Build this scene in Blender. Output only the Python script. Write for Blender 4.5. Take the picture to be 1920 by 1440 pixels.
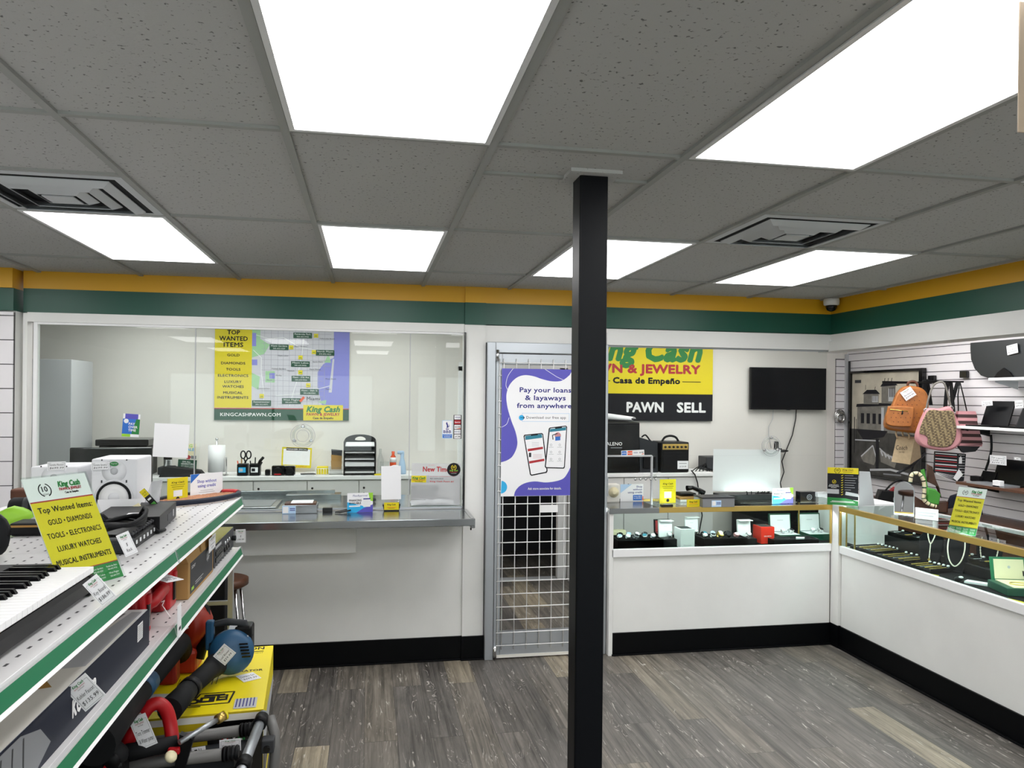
import bpy, bmesh, math, random
from mathutils import Matrix, Vector
D = bpy.data; S = bpy.context.scene; COL = S.collection
for o in list(D.objects): D.objects.remove(o)
PI = math.pi; R = math.radians
random.seed(7)

# ---------------------------------------------------------------- camera, world, exposure
yaw, roll = 0.1842, 0.0102
cy_, sy_, cr_, sr_ = math.cos(yaw), math.sin(yaw), math.cos(roll), math.sin(roll)
right = Vector((cr_ * cy_, -cr_ * sy_, sr_)); up = Vector((-sr_ * cy_, sr_ * sy_, cr_)); fwd = Vector((sy_, cy_, 0))
cam = D.cameras.new('camera'); cam.sensor_fit = 'HORIZONTAL'; cam.sensor_width = 36; cam.lens = 1442 / 1920 * 36
cam.shift_y = 0.01224; cam.clip_start = 0.02
co = D.objects.new('camera', cam); COL.objects.link(co)
co.matrix_world = Matrix(((right.x, up.x, -fwd.x, 0), (right.y, up.y, -fwd.y, 0), (right.z, up.z, -fwd.z, 1.853), (0, 0, 0, 1)))
S.camera = co
w = D.worlds.new('daylight'); S.world = w; w.use_nodes = True
w.node_tree.nodes['Background'].inputs[0].default_value = (0.93, 0.97, 1.0, 1); w.node_tree.nodes['Background'].inputs[1].default_value = 2.4
S.view_settings.view_transform = 'Standard'; S.view_settings.look = 'None'; S.view_settings.gamma = 1; S.view_settings.exposure = 0.6
S.view_settings.use_curve_mapping = False
PANEL_LIGHT = 5.2      # brightness of the LED ceiling panels
CASE_LIGHT = 30.0       # brightness of the strips in the showcases
try:
    S.cycles.max_bounces = 8; S.cycles.diffuse_bounces = 4; S.cycles.glossy_bounces = 4; S.cycles.transparent_max_bounces = 16
    S.cycles.transmission_bounces = 4; S.cycles.caustics_reflective = False; S.cycles.caustics_refractive = False
except Exception: pass

# ---------------------------------------------------------------- materials (all procedural)
def lin(h):
    h = h.lstrip('#'); o = []
    for i in (0, 2, 4):
        c = int(h[i:i + 2], 16) / 255
        o.append(c / 12.92 if c <= 0.04045 else ((c + 0.055) / 1.055) ** 2.4)
    return (o[0], o[1], o[2], 1)
MATS = {}
def mk(name, col, rough=0.5, metal=0.0, spec=0.5, var=0.0, vscale=8, bump=0.0, bscale=60, emit=0.0, coat=0.0):
    m = D.materials.new(name); m.use_nodes = True; nt = m.node_tree; b = nt.nodes['Principled BSDF']
    c = lin(col); b.inputs['Base Color'].default_value = c; b.inputs['Roughness'].default_value = rough
    b.inputs['Metallic'].default_value = metal; b.inputs['Specular IOR Level'].default_value = spec
    if coat: b.inputs['Coat Weight'].default_value = coat; b.inputs['Coat Roughness'].default_value = 0.08
    if var:
        tc = nt.nodes.new('ShaderNodeTexCoord'); n = nt.nodes.new('ShaderNodeTexNoise'); n.inputs['Scale'].default_value = vscale; n.inputs['Detail'].default_value = 4
        rp = nt.nodes.new('ShaderNodeValToRGB'); e = rp.color_ramp.elements
        e[0].position = 0.3; e[1].position = 0.7
        e[0].color = tuple(max(0, x * (1 - var)) for x in c[:3]) + (1,); e[1].color = tuple(min(1, x * (1 + var)) for x in c[:3]) + (1,)
        nt.links.new(tc.outputs['Object'], n.inputs['Vector']); nt.links.new(n.outputs['Fac'], rp.inputs['Fac']); nt.links.new(rp.outputs['Color'], b.inputs['Base Color'])
    if bump:
        tc = nt.nodes.new('ShaderNodeTexCoord'); n = nt.nodes.new('ShaderNodeTexNoise'); n.inputs['Scale'].default_value = bscale; n.inputs['Detail'].default_value = 3
        bp = nt.nodes.new('ShaderNodeBump'); bp.inputs['Strength'].default_value = bump; bp.inputs['Distance'].default_value = 0.004
        nt.links.new(tc.outputs['Object'], n.inputs['Vector']); nt.links.new(n.outputs['Fac'], bp.inputs['Height']); nt.links.new(bp.outputs['Normal'], b.inputs['Normal'])
    if emit:
        b.inputs['Emission Color'].default_value = c; b.inputs['Emission Strength'].default_value = emit
    MATS[name] = m; return m
def glassmat(name, tint, refl_rough=0.0, ior=1.45, opac=0.0):
    m = D.materials.new(name); m.use_nodes = True; nt = m.node_tree; nt.nodes.clear()
    o = nt.nodes.new('ShaderNodeOutputMaterial'); t = nt.nodes.new('ShaderNodeBsdfTransparent'); g = nt.nodes.new('ShaderNodeBsdfGlossy')
    f = nt.nodes.new('ShaderNodeFresnel'); mx = nt.nodes.new('ShaderNodeMixShader')
    t.inputs[0].default_value = lin(tint); g.inputs['Roughness'].default_value = refl_rough; f.inputs[0].default_value = ior
    gm_ = nt.nodes.new('ShaderNodeNewGeometry'); sb = nt.nodes.new('ShaderNodeMath'); sb.operation = 'SUBTRACT'; sb.inputs[0].default_value = 1; ml = nt.nodes.new('ShaderNodeMath'); ml.operation = 'MULTIPLY'
    nt.links.new(gm_.outputs['Backfacing'], sb.inputs[1]); nt.links.new(f.outputs[0], ml.inputs[0]); nt.links.new(sb.outputs[0], ml.inputs[1]); nt.links.new(ml.outputs[0], mx.inputs[0]); nt.links.new(t.outputs[0], mx.inputs[1]); nt.links.new(g.outputs[0], mx.inputs[2])
    last = mx
    if opac:
        d = nt.nodes.new('ShaderNodeBsdfDiffuse'); d.inputs[0].default_value = lin('#e8e8ea'); m2 = nt.nodes.new('ShaderNodeMixShader'); m2.inputs[0].default_value = opac
        nt.links.new(mx.outputs[0], m2.inputs[1]); nt.links.new(d.outputs[0], m2.inputs[2]); last = m2
    nt.links.new(last.outputs[0], o.inputs[0]); MATS[name] = m; return m
def M_(n):
    return MATS[n]
PALETTE = dict(white=('#efefef', .5), offwhite=('#e6e3da', .6), paper=('#f4f4f6', .6), black=('#0b0b0d', .45), matblack=('#121214', .8), rubber=('#17181a', .7), dgrey=('#3a3b3e', .5),
    grey=('#808285', .5), lgrey=('#b9bbbe', .5), green=('#12724a', .4), dgreen=('#0e4a33', .5), red=('#b3141c', .4), yellow=('#f2dc10', .5), gold_print=('#e3d012', .5), brandgreen=('#23803c', .5), brandred=('#b02a30', .5),
    ink=('#1d1d22', .6), navyink=('#2b2d80', .6), purple=('#5a55b8', .4), blue=('#2f6fc8', .4), skyblue=('#2fb0e8', .4), paleblue=('#b8d4f0', .5), lime=('#9ad23a', .5), teal=('#2a7f96', .5), orange=('#e8541e', .5),
    orange_red=('#e6321f', .35), pink=('#c98d92', .55), brown=('#5a3320', .5), tan=('#a9803f', .6), cream=('#e9dfba', .6), kraft=('#a5804a', .75), navy=('#1c2130', .5), midgreen=('#4a9a3a', .6),
    dred=('#8e1218', .4), toolblue=('#1f4f73', .45), toolred=('#b0301c', .4), casegreen=('#0f4a36', .5), felt=('#0d0d10', .95), maptan=('#cfcdd6', .5), mapsea=('#8b8cd8', .5), mapgreen=('#a3cfa0', .5), roadgrey=('#a9a8b6', .5))
for k, v in PALETTE.items(): mk(k, v[0], v[1], spec=.22 if k in ('black', 'matblack', 'rubber', 'ink', 'felt', 'navy', 'dgrey') else .45)
mk('wall_white', '#e9e9e6', .55, var=.03, vscale=3, bump=.05, bscale=120)
mk('wall_back', '#e4e0da', .6, var=.03, vscale=2)
mk('band_yellow', '#dca518', .45, bump=.05, bscale=90); mk('band_green', '#0d4c3c', .4, bump=.06, bscale=90)
mk('base_black', '#030406', .5, spec=.12); mk('slat_white', '#e4e1e3', .5); mk('slat_dark', '#565356', .8)
mk('laminate', '#d7d6d4', .4, var=.02, vscale=2); mk('alu', '#b4b8bd', .38, metal=.75); mk('chrome', '#c8c8c8', .15, metal=1); mk('steel', '#a2a5a8', .2, metal=1)
mk('brass', '#dcbb6a', .3, metal=.85); mk('gold', '#e8c96a', .3, metal=.8); mk('silver', '#dcdfe2', .25, metal=.8); mk('pearl', '#efe7d4', .3)
mk('column_black', '#04060b', .42, spec=.16, bump=.03, bscale=40); mk('tee', '#a6a7a3', .6); mk('hang_card', '#c9b49c', .6); mk('shelf_white', '#dcdbdb', .3, spec=.6); mk('shelf_grey', '#b9bbbd', .35)
mk('hole', '#4a4a4c', .9); mk('screen', '#0a0c0f', .3, spec=.12); mk('gloss_black', '#0a0a0c', .15); mk('walnut', '#4a2a18', .45, var=.25, vscale=14); mk('wood_shelf', '#5b3a28', .45, var=.2, vscale=12)
mk('leather_tan', '#a5642a', .35, var=.12, vscale=30); mk('monogram', '#8a7656', .6, var=.25, vscale=60); mk('canvas', '#c2ad8b', .8, var=.08, vscale=40)
mk('speaker_white', '#e4e5e8', .4); mk('tube_grey', '#6c6b69', .4); mk('graphite', '#26292d', .55, spec=.25, bump=.1, bscale=80); mk('snowboard', '#23272a', .4); mk('strings', '#c98f6a', .6)
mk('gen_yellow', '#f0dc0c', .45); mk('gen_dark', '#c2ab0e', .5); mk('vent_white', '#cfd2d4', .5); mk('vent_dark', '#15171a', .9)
mk('panel_led', '#fcfbfb', .5, emit=PANEL_LIGHT); mk('strip_led', '#f6fdff', .5, emit=CASE_LIGHT)
glassmat('glass', '#f6faf8', 0.0, 1.5); glassmat('acrylic', '#f4f6f6', 0.02, 1.4, .05); glassmat('clear_acrylic', '#fafcfb', 0.0, 1.2); glassmat('case_glass', '#eef6f3', 0.0, 1.35); glassmat('plastic_film', '#f2f2f4', .1, 1.4, .35)

def floor_mat():
    m = D.materials.new('vinyl_plank'); m.use_nodes = True; nt = m.node_tree; b = nt.nodes['Principled BSDF']; N = nt.nodes.new; L = nt.links.new
    tc = N('ShaderNodeTexCoord'); mp = N('ShaderNodeMapping'); mp.inputs['Rotation'].default_value = (0, 0, R(90))
    br = N('ShaderNodeTexBrick'); br.offset = .37; br.inputs['Scale'].default_value = 1; br.inputs['Brick Width'].default_value = 1.22; br.inputs['Row Height'].default_value = .178
    br.inputs['Mortar Size'].default_value = .0016; br.inputs['Bias'].default_value = -.1; br.inputs['Color1'].default_value = (0, 0, 0, 1); br.inputs['Color2'].default_value = (1, 1, 1, 1); br.inputs['Mortar'].default_value = (.3, .3, .3, 1)
    L(tc.outputs['Object'], mp.inputs['Vector']); L(mp.outputs['Vector'], br.inputs['Vector'])
    mu = N('ShaderNodeVectorMath'); mu.operation = 'SCALE'; mu.inputs['Scale'].default_value = 17; L(br.outputs['Color'], mu.inputs[0])
    def grain(sx, sy, scale, detail, dist, rough=.6):   # noise stretched along the planks, shifted from plank to plank
        st = N('ShaderNodeMapping'); st.inputs['Scale'].default_value = (sx, sy, 1); L(tc.outputs['Object'], st.inputs['Vector'])
        ad = N('ShaderNodeVectorMath'); ad.operation = 'ADD'; L(st.outputs['Vector'], ad.inputs[0]); L(mu.outputs['Vector'], ad.inputs[1])
        n = N('ShaderNodeTexNoise'); n.inputs['Scale'].default_value = scale; n.inputs['Detail'].default_value = detail; n.inputs['Roughness'].default_value = rough; n.inputs['Distortion'].default_value = dist; L(ad.outputs['Vector'], n.inputs['Vector']); return n.outputs['Fac']
    def ramp(fac, *stops):
        r = N('ShaderNodeValToRGB'); e = r.color_ramp.elements; e[0].position, e[0].color = stops[0]; e[1].position, e[1].color = stops[-1]
        for p_, c_ in stops[1:-1]: q = e.new(p_); q.color = c_
        L(fac, r.inputs['Fac']); return r.outputs['Color']
    def g_(v): return (v, v * .99, v * .97, 1)
    def mix(kind, a, c, fac=1.0):
        m_ = N('ShaderNodeMixRGB'); m_.blend_type = kind; L(a, m_.inputs[1])
        if isinstance(c, tuple): m_.inputs[2].default_value = c
        else: L(c, m_.inputs[2])
        if isinstance(fac, float): m_.inputs[0].default_value = fac
        else: L(fac, m_.inputs[0])
        return m_.outputs['Color']
    base = ramp(br.outputs['Color'], (0, lin('#5b5855')), (.45, lin('#625e5a')), (.78, lin('#6d6861')), (.86, lin('#8f8676')), (1, lin('#a0967f')))
    col = mix('MULTIPLY', base, ramp(grain(40, 1.3, 1.0, 6, .6, .7), (.34, g_(.42)), (.5, g_(1.0)), (.66, g_(1.45))), .9)
    col = mix('MULTIPLY', col, ramp(grain(5, 1.0, 1.3, 4, 1.5), (.35, g_(.68)), (.62, g_(1.15))), .85)
    rn = grain(7, .9, 1.2, 3, 1.2, .45); sn = N('ShaderNodeMath'); sn.operation = 'MULTIPLY'; sn.inputs[1].default_value = 95; L(rn, sn.inputs[0]); s2 = N('ShaderNodeMath'); s2.operation = 'SINE'; L(sn.outputs[0], s2.inputs[0])
    lines = ramp(s2.outputs[0], (.80, (0, 0, 0, 1)), (.97, (1, 1, 1, 1))); mask = ramp(grain(6, 1.4, 1.5, 5, 2.0), (.54, (0, 0, 0, 1)), (.64, (.85, .85, .85, 1)))
    col = mix('MIX', col, lin('#b9b4ab'), mix('MULTIPLY', lines, mask))
    m3 = N('ShaderNodeMixRGB'); m3.blend_type = 'MULTIPLY'; m3.inputs[2].default_value = (.5, .5, .5, 1); L(br.outputs['Fac'], m3.inputs[0]); L(col, m3.inputs[1])
    L(m3.outputs['Color'], b.inputs['Base Color']); b.inputs['Roughness'].default_value = .5
    MATS['vinyl_plank'] = m
floor_mat()
def tile_mat():
    m = D.materials.new('ceiling_tile'); m.use_nodes = True; nt = m.node_tree; b = nt.nodes['Principled BSDF']; N = nt.nodes.new; L = nt.links.new
    tc = N('ShaderNodeTexCoord'); n = N('ShaderNodeTexNoise'); n.inputs['Scale'].default_value = 75; n.inputs['Detail'].default_value = 2; L(tc.outputs['Object'], n.inputs['Vector'])
    r = N('ShaderNodeValToRGB'); e = r.color_ramp.elements; e[0].position = .30; e[0].color = lin('#787876'); e[1].position = .37; e[1].color = lin('#c6c6c4'); L(n.outputs['Fac'], r.inputs['Fac'])
    L(r.outputs['Color'], b.inputs['Base Color']); b.inputs['Roughness'].default_value = .95; b.inputs['Specular IOR Level'].default_value = .1
    bp = N('ShaderNodeBump'); bp.inputs['Strength'].default_value = .25; bp.inputs['Distance'].default_value = .003; L(n.outputs['Fac'], bp.inputs['Height']); L(bp.outputs['Normal'], b.inputs['Normal'])
    MATS['ceiling_tile'] = m
tile_mat()

# ---------------------------------------------------------------- mesh builder
_tc = {}
def text_mesh(s, bold=0.0, shear=0.0):
    k = (s, bold, shear)
    if k not in _tc:
        c = D.curves.new('txt', 'FONT'); c.body = s; c.size = 1; c.resolution_u = 2; c.offset = bold; c.shear = shear; c.space_character = 1.04
        o = D.objects.new('txt', c); COL.objects.link(o)
        dg = bpy.context.evaluated_depsgraph_get(); me = D.meshes.new_from_object(o.evaluated_get(dg))
        vs = [tuple(v.co) for v in me.vertices]; fs = [tuple(p.vertices) for p in me.polygons]
        D.objects.remove(o); D.curves.remove(c); D.meshes.remove(me)
        if not vs: vs = [(0, 0, 0)]
        x0 = min(v[0] for v in vs); x1 = max(v[0] for v in vs)
        _tc[k] = ([(v[0] - x0, v[1]) for v in vs], fs, x1 - x0)
    return _tc[k]
WL = {}
def wl(o): return WL.get(o.name, Vector((0, 0, 0)))
class B:
    def __init__(s, M=None):
        s.v = []; s.f = []; s.fm = []; s.fs = []; s.ml = []; s.M = M or Matrix.Identity(4)
    def mi(s, m):
        if m not in s.ml: s.ml.append(m)
        return s.ml.index(m)
    def add(s, vs, fs, m, smooth=False):
        b = len(s.v); i = s.mi(m)
        s.v += [s.M @ Vector(v) for v in vs]
        for f in fs: s.f.append(tuple(b + k for k in f)); s.fm.append(i); s.fs.append(smooth)
        return s
    def box(s, a, c, m, bev=0.0):
        x0, y0, z0 = (min(a[i], c[i]) for i in range(3)); x1, y1, z1 = (max(a[i], c[i]) for i in range(3))
        if not bev:
            vs = [(x0, y0, z0), (x1, y0, z0), (x1, y1, z0), (x0, y1, z0), (x0, y0, z1), (x1, y0, z1), (x1, y1, z1), (x0, y1, z1)]
            return s.add(vs, [(0, 3, 2, 1), (4, 5, 6, 7), (0, 1, 5, 4), (1, 2, 6, 5), (2, 3, 7, 6), (3, 0, 4, 7)], m)
        bm = bmesh.new(); bmesh.ops.create_cube(bm, size=1)
        for v in bm.verts: v.co = Vector(((x0 + x1) / 2 + v.co.x * (x1 - x0), (y0 + y1) / 2 + v.co.y * (y1 - y0), (z0 + z1) / 2 + v.co.z * (z1 - z0)))
        bmesh.ops.bevel(bm, geom=list(bm.edges), offset=bev, segments=2, affect='EDGES', profile=.5)
        bm.verts.index_update(); vs = [tuple(v.co) for v in bm.verts]; fs = [tuple(v.index for v in f.verts) for f in bm.faces]; bm.free()
        return s.add(vs, fs, m)
    def hexa(s, v8, m):   # 4 bottom then 4 top corners
        return s.add(v8, [(0, 3, 2, 1), (4, 5, 6, 7), (0, 1, 5, 4), (1, 2, 6, 5), (2, 3, 7, 6), (3, 0, 4, 7)], m)
    def tube(s, pts, r, m, n=8, closed=False, caps=True, flat=1.0):
        P = [Vector(p) for p in pts]; k = len(P); rr = r if isinstance(r, (list, tuple)) else [r] * k
        T = []
        for i in range(k):
            a = P[(i - 1) % k] if (closed or i > 0) else P[i]; c = P[(i + 1) % k] if (closed or i < k - 1) else P[i]
            t = (c - a); T.append(t.normalized() if t.length > 1e-9 else Vector((0, 0, 1)))
        ref = Vector((0, 0, 1)) if abs(T[0].z) < .9 else Vector((1, 0, 0)); u = (ref - T[0] * ref.dot(T[0])).normalized(); vs = []
        for i in range(k):
            u = (u - T[i] * u.dot(T[i])); u = u.normalized() if u.length > 1e-6 else T[i].orthogonal().normalized(); q = T[i].cross(u)
            for j in range(n):
                a = 2 * PI * j / n; vs.append(P[i] + u * (math.cos(a) * rr[i] * flat) + q * (math.sin(a) * rr[i]))
        fs = []
        for i in range(k if closed else k - 1):
            a0 = i * n; b0 = ((i + 1) % k) * n
            for j in range(n): fs.append((a0 + j, a0 + (j + 1) % n, b0 + (j + 1) % n, b0 + j))
        s.add(vs, fs, m, True)
        if caps and not closed:
            s.add(vs[:n], [tuple(range(n - 1, -1, -1))], m); s.add(vs[-n:], [tuple(range(n))], m)
        return s
    def cyl(s, p0, p1, r, m, r2=None, n=16): return s.tube([p0, p1], [r, r if r2 is None else r2], m, n)
    def lathe(s, c, axis, prof, m, n=24):   # prof: (radius, distance along axis)
        a = Vector(axis).normalized(); u = a.orthogonal().normalized(); q = a.cross(u); c = Vector(c); vs = []; fs = []
        for r_, d in prof:
            for j in range(n):
                t = 2 * PI * j / n; vs.append(c + a * d + u * (math.cos(t) * r_) + q * (math.sin(t) * r_))
        for i in range(len(prof) - 1):
            for j in range(n): fs.append((i * n + j, i * n + (j + 1) % n, (i + 1) * n + (j + 1) % n, (i + 1) * n + j))
        s.add(vs, fs, m, True)
        if prof[0][0] > 1e-5: s.add(vs[:n], [tuple(range(n - 1, -1, -1))], m)
        if prof[-1][0] > 1e-5: s.add(vs[-n:], [tuple(range(n))], m)
        return s
    def prism(s, poly, h0, h1, m, ax='z', smooth=False):   # polygon in the plane across ax, extruded along ax
        def pt(a, b_, h): return {'z': (a, b_, h), 'y': (a, h, b_), 'x': (h, a, b_)}[ax]
        n = len(poly); vs = [pt(a, b_, h0) for a, b_ in poly] + [pt(a, b_, h1) for a, b_ in poly]
        s.add(vs, [tuple(range(n - 1, -1, -1)), tuple(range(n, 2 * n))], m)
        return s.add(vs, [(i, (i + 1) % n, n + (i + 1) % n, n + i) for i in range(n)], m, smooth)
    def ball(s, c, r, m, n=14, k=9):
        r = r if isinstance(r, (list, tuple)) else (r, r, r); vs = []; fs = []
        for i in range(k + 1):
            a = PI * i / k
            for j in range(n):
                t = 2 * PI * j / n; vs.append((c[0] + r[0] * math.sin(a) * math.cos(t), c[1] + r[1] * math.sin(a) * math.sin(t), c[2] + r[2] * math.cos(a)))
        for i in range(k):
            for j in range(n): fs.append((i * n + j, (i + 1) * n + j, (i + 1) * n + (j + 1) % n, i * n + (j + 1) % n))
        return s.add(vs, fs, m, True)
    def loft(s, rings, m, caps=True, smooth=True):
        n = len(rings[0]); vs = [p for r_ in rings for p in r_]; fs = []
        for i in range(len(rings) - 1):
            for j in range(n): fs.append((i * n + j, i * n + (j + 1) % n, (i + 1) * n + (j + 1) % n, (i + 1) * n + j))
        s.add(vs, fs, m, smooth)
        if caps: s.add(rings[0], [tuple(range(n - 1, -1, -1))], m); s.add(rings[-1], [tuple(range(n))], m)
        return s
    def build(s, name, parent=None, label=None, cat=None, group=None, kind=None):
        me = D.meshes.new(name)
        lo = Vector([min(v[i] for v in s.v) for i in range(3)]); hi = Vector([max(v[i] for v in s.v) for i in range(3)])
        c = Vector(((lo.x + hi.x) / 2, (lo.y + hi.y) / 2, lo.z))
        me.from_pydata([tuple(v - c) for v in s.v], [], s.f)
        for m in s.ml: me.materials.append(M_(m))
        me.polygons.foreach_set('material_index', s.fm); me.polygons.foreach_set('use_smooth', s.fs)
        bm = bmesh.new(); bm.from_mesh(me); bmesh.ops.remove_doubles(bm, verts=bm.verts, dist=1e-5)
        bm.to_mesh(me); bm.free(); me.update()
        o = D.objects.new(name, me); COL.objects.link(o)
        if parent: o.parent = parent; o.location = c - wl(parent)
        else: o.location = c
        WL[o.name] = c
        return tag(o, label, cat, group, kind)
def smo(P, k=4):
    P = [Vector((a, b_, 0)) for a, b_ in P]; n = len(P); out = []
    for i in range(n):
        a, p, q, c = P[i - 1], P[i], P[(i + 1) % n], P[(i + 2) % n]
        for j in range(k):
            u = j / k; v = .5 * ((2 * p) + (q - a) * u + (2 * a - 5 * p + 4 * q - c) * u * u + (3 * p - a - 3 * q + c) * u ** 3); out.append((v.x, v.y))
    return out
def smop(P, k=5):   # open smooth curve through 2-D points
    P = [Vector((a, b_, 0)) for a, b_ in P]; out = []
    for i in range(len(P) - 1):
        a, p, q, c = P[max(i - 1, 0)], P[i], P[i + 1], P[min(i + 2, len(P) - 1)]
        for j in range(k):
            u = j / k; v = .5 * ((2 * p) + (q - a) * u + (2 * a - 5 * p + 4 * q - c) * u * u + (3 * p - a - 3 * q + c) * u ** 3); out.append((v.x, v.y))
    return out + [(P[-1].x, P[-1].y)]
def tag(o, label=None, cat=None, group=None, kind=None):
    if label: o['label'] = label
    if cat: o['category'] = cat
    if group: o['group'] = group
    if kind: o['kind'] = kind
    return o
def thing(name, label, cat, loc, group=None):
    o = D.objects.new(name, None); COL.objects.link(o); o.location = loc; o.empty_display_size = .05; WL[o.name] = Vector(loc)
    return tag(o, label, cat, group)
def struct(b, name, parent=None): return b.build(name, parent, kind=None if parent else 'structure')
def dup(root, loc, rotz=None, label=None, group=None):
    r_ = root.copy(); COL.objects.link(r_); r_.location = loc; WL[r_.name] = Vector(loc)
    if rotz is not None: r_.rotation_euler = (0, 0, rotz)
    if label: r_['label'] = label
    if group: r_['group'] = group
    for ch in list(root.children):
        c = ch.copy(); COL.objects.link(c); c.parent = r_
        for g in list(ch.children):
            d = g.copy(); COL.objects.link(d); d.parent = c
    return r_
def frame_rz(loc, rz): return Matrix.Translation(loc) @ Matrix.Rotation(rz, 4, 'Z')

class Panel(B):
    """a printed sheet: front face is the local XY plane, fractions 0..1 of width and height"""
    def __init__(s, bl, br, tl, thick=.003, mat='paper', edge=None, body=True):
        bl, br, tl = Vector(bl), Vector(br), Vector(tl); x = (br - bl); s.w = x.length; x.normalize(); n = x.cross(tl - bl).normalized(); y = n.cross(x); s.h = (tl - bl).dot(y)
        super().__init__(Matrix(((x.x, y.x, n.x, bl.x), (x.y, y.y, n.y, bl.y), (x.z, y.z, n.z, bl.z), (0, 0, 0, 1)))); s.lay = 0; s.bl, s.br, s.tl, s.n = bl, br, tl, n
        if body: s.box((0, 0, -thick), (s.w, s.h, 0), mat)
    def z(s): s.lay += 1; return .0003 + .00006 * s.lay
    def rect(s, x0, y0, x1, y1, m): return s.poly([(x0, y0), (x1, y0), (x1, y1), (x0, y1)], m)
    def poly(s, pts, m):
        z = s.z(); return s.add([(a * s.w, b_ * s.h, z) for a, b_ in pts], [tuple(range(len(pts)))], m)
    def disc(s, cx, cy, r, m, ry=None, n=24):   # r in fractions of width, round in metres
        z = s.z(); rr = r * s.w; ry = rr if ry is None else ry * s.w
        return s.add([(cx * s.w + rr * math.cos(2 * PI * i / n), cy * s.h + ry * math.sin(2 * PI * i / n), z) for i in range(n)], [tuple(range(n))], m)
    def ring(s, cx, cy, r, t, m, a0=0, a1=2 * PI, n=28):
        z = s.z(); vs = []
        for i in range(n + 1):
            a = a0 + (a1 - a0) * i / n
            for q in (r - t, r): vs.append((cx * s.w + q * s.w * math.cos(a), cy * s.h + q * s.w * math.sin(a), z))
        return s.add(vs, [(2 * i, 2 * i + 1, 2 * i + 3, 2 * i + 2) for i in range(n)], m)
    def line(s, pts, t, m):  # polyline of thickness t (fraction of width)
        z = s.z(); h = t * s.w / 2
        for (a, b_), (c, d) in zip(pts, pts[1:]):
            p = Vector((a * s.w, b_ * s.h)); q = Vector((c * s.w, d * s.h)); e = q - p
            if e.length < 1e-9: continue
            e.normalize(); nn = Vector((-e.y, e.x)) * h
            s.add([(p.x - nn.x, p.y - nn.y, z), (q.x - nn.x, q.y - nn.y, z), (q.x + nn.x, q.y + nn.y, z), (p.x + nn.x, p.y + nn.y, z)], [(0, 1, 2, 3)], m)
        return s
    def t(s, txt, x, y, h, m, al='c', fw=None, bold=.0, shear=.0, rot=0):   # h = cap height as a fraction of panel height, fw = width as a fraction of panel width
        vs, fs, wd = text_mesh(txt, 0.0, shear); z = s.z(); k = h * s.h / .70; kx = k
        if fw: kx = fw * s.w / max(wd, 1e-6)
        W = wd * kx; ox = {'c': -W / 2, 'l': 0, 'r': -W}[al]; ca, sa = math.cos(rot), math.sin(rot); out = []
        bo = bold * k * .9
        for i_, (dx, dy) in enumerate([(0, 0)] if not bold else [(bo, 0), (-bo, 0), (0, bo), (0, -bo)] + ([(bo * .7, bo * .7), (-bo * .7, bo * .7), (bo * .7, -bo * .7), (-bo * .7, -bo * .7)] if bold > .035 else [])):
            out = []; zz = z + i_ * .00005
            for a, b_ in vs:
                p, q = a * kx + ox + dx, b_ * k + dy; out.append((x * s.w + p * ca - q * sa, y * s.h + p * sa + q * ca, zz))
            s.add(out, fs, m)
        return s
def logo(p, x, y, wd, h, gm='brandgreen', rm='brandred', km='ink', sub=True):
    """the shop's three-line wordmark centred at x, from y upward, h = full height"""
    p.t('King Cash', x, y + h * .55, h * .40, gm, fw=wd, bold=.055, shear=.28)
    p.t('PAWN & JEWELRY', x, y + h * .27, h * .20, rm, fw=wd, bold=.04)
    if sub: p.t('Casa de Empe\u00f1o', x, y + h * .02, h * .15, km, fw=wd * .62, bold=.04)
def ten(p, x, y, r, m):
    """the ten years wreath"""
    p.ring(x, y, r, r * .16, m, R(110), R(250)); p.ring(x, y, r, r * .16, m, R(-70), R(70))
    k = r * p.w / p.h
    p.t('10', x, y - k * .22, k * .75, m, bold=.03); p.t('YEARS', x, y - k * .75, k * .25, m)
def price_tag(name, bl, br, tl, label, lines, group='white handwritten price tags', head=True, thick=.0012):
    p = Panel(bl, br, tl, thick, 'paper')
    p.line([(.07, .05), (.93, .05), (.93, .86), (.78, .86)], .012, 'grey'); p.line([(.22, .86), (.07, .86), (.07, .05)], .012, 'grey')
    if head:
        p.t('King Cash', .5, .82, .09, 'brandgreen', fw=.5, bold=.03, shear=.25); p.t('PAWN & JEWELRY', .5, .74, .05, 'brandred', fw=.5); p.t('Casa de Empe\u00f1o', .5, .68, .04, 'ink', fw=.3)
    k = len(lines); top = .60 if head else .82; st = (top - .1) / max(k, 1)
    for i, ln in enumerate(lines): p.t(ln, .5, top - st * (i + .72), st * .55, 'ink', fw=min(.78, .11 * len(ln)), shear=.2)
    return p.build('price_tag', None, label, 'price tag', group)

# ================================================================ THE SETTING
CEIL = 2.618; GX = -0.246; GW = 0.611; GY = 2.31; GH = 1.2192
def gx(c): return GX + GW * c
def gy(r): return GY + GH * (r - 1)
b = B(); b.box((-4.6, -4.2, -.05), (5.3, 7.7, 0), 'vinyl_plank'); b.box((.4, 7.7, -.05), (2.4, 9.2, 0), 'vinyl_plank'); struct(b, 'floor')
b = B(); b.box((-4.6, -4.2, CEIL + .006), (5.3, 7.75, CEIL + .05), 'ceiling_tile'); b.box((.4, 7.75, CEIL + .006), (2.4, 9.2, CEIL + .05), 'ceiling_tile'); ceil = struct(b, 'ceiling')
b = B()
c = -7
while gx(c) < 5.2:
    if gx(c) > -4.5: b.box((gx(c) - .012, -4.1, CEIL - .004), (gx(c) + .012, 5.39, CEIL + .007), 'tee')
    c += 1
for r in range(-4, 4): b.box((-4.5, gy(r) - .012, CEIL - .0035), (5.12, gy(r) + .012, CEIL + .007), 'tee')
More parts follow.
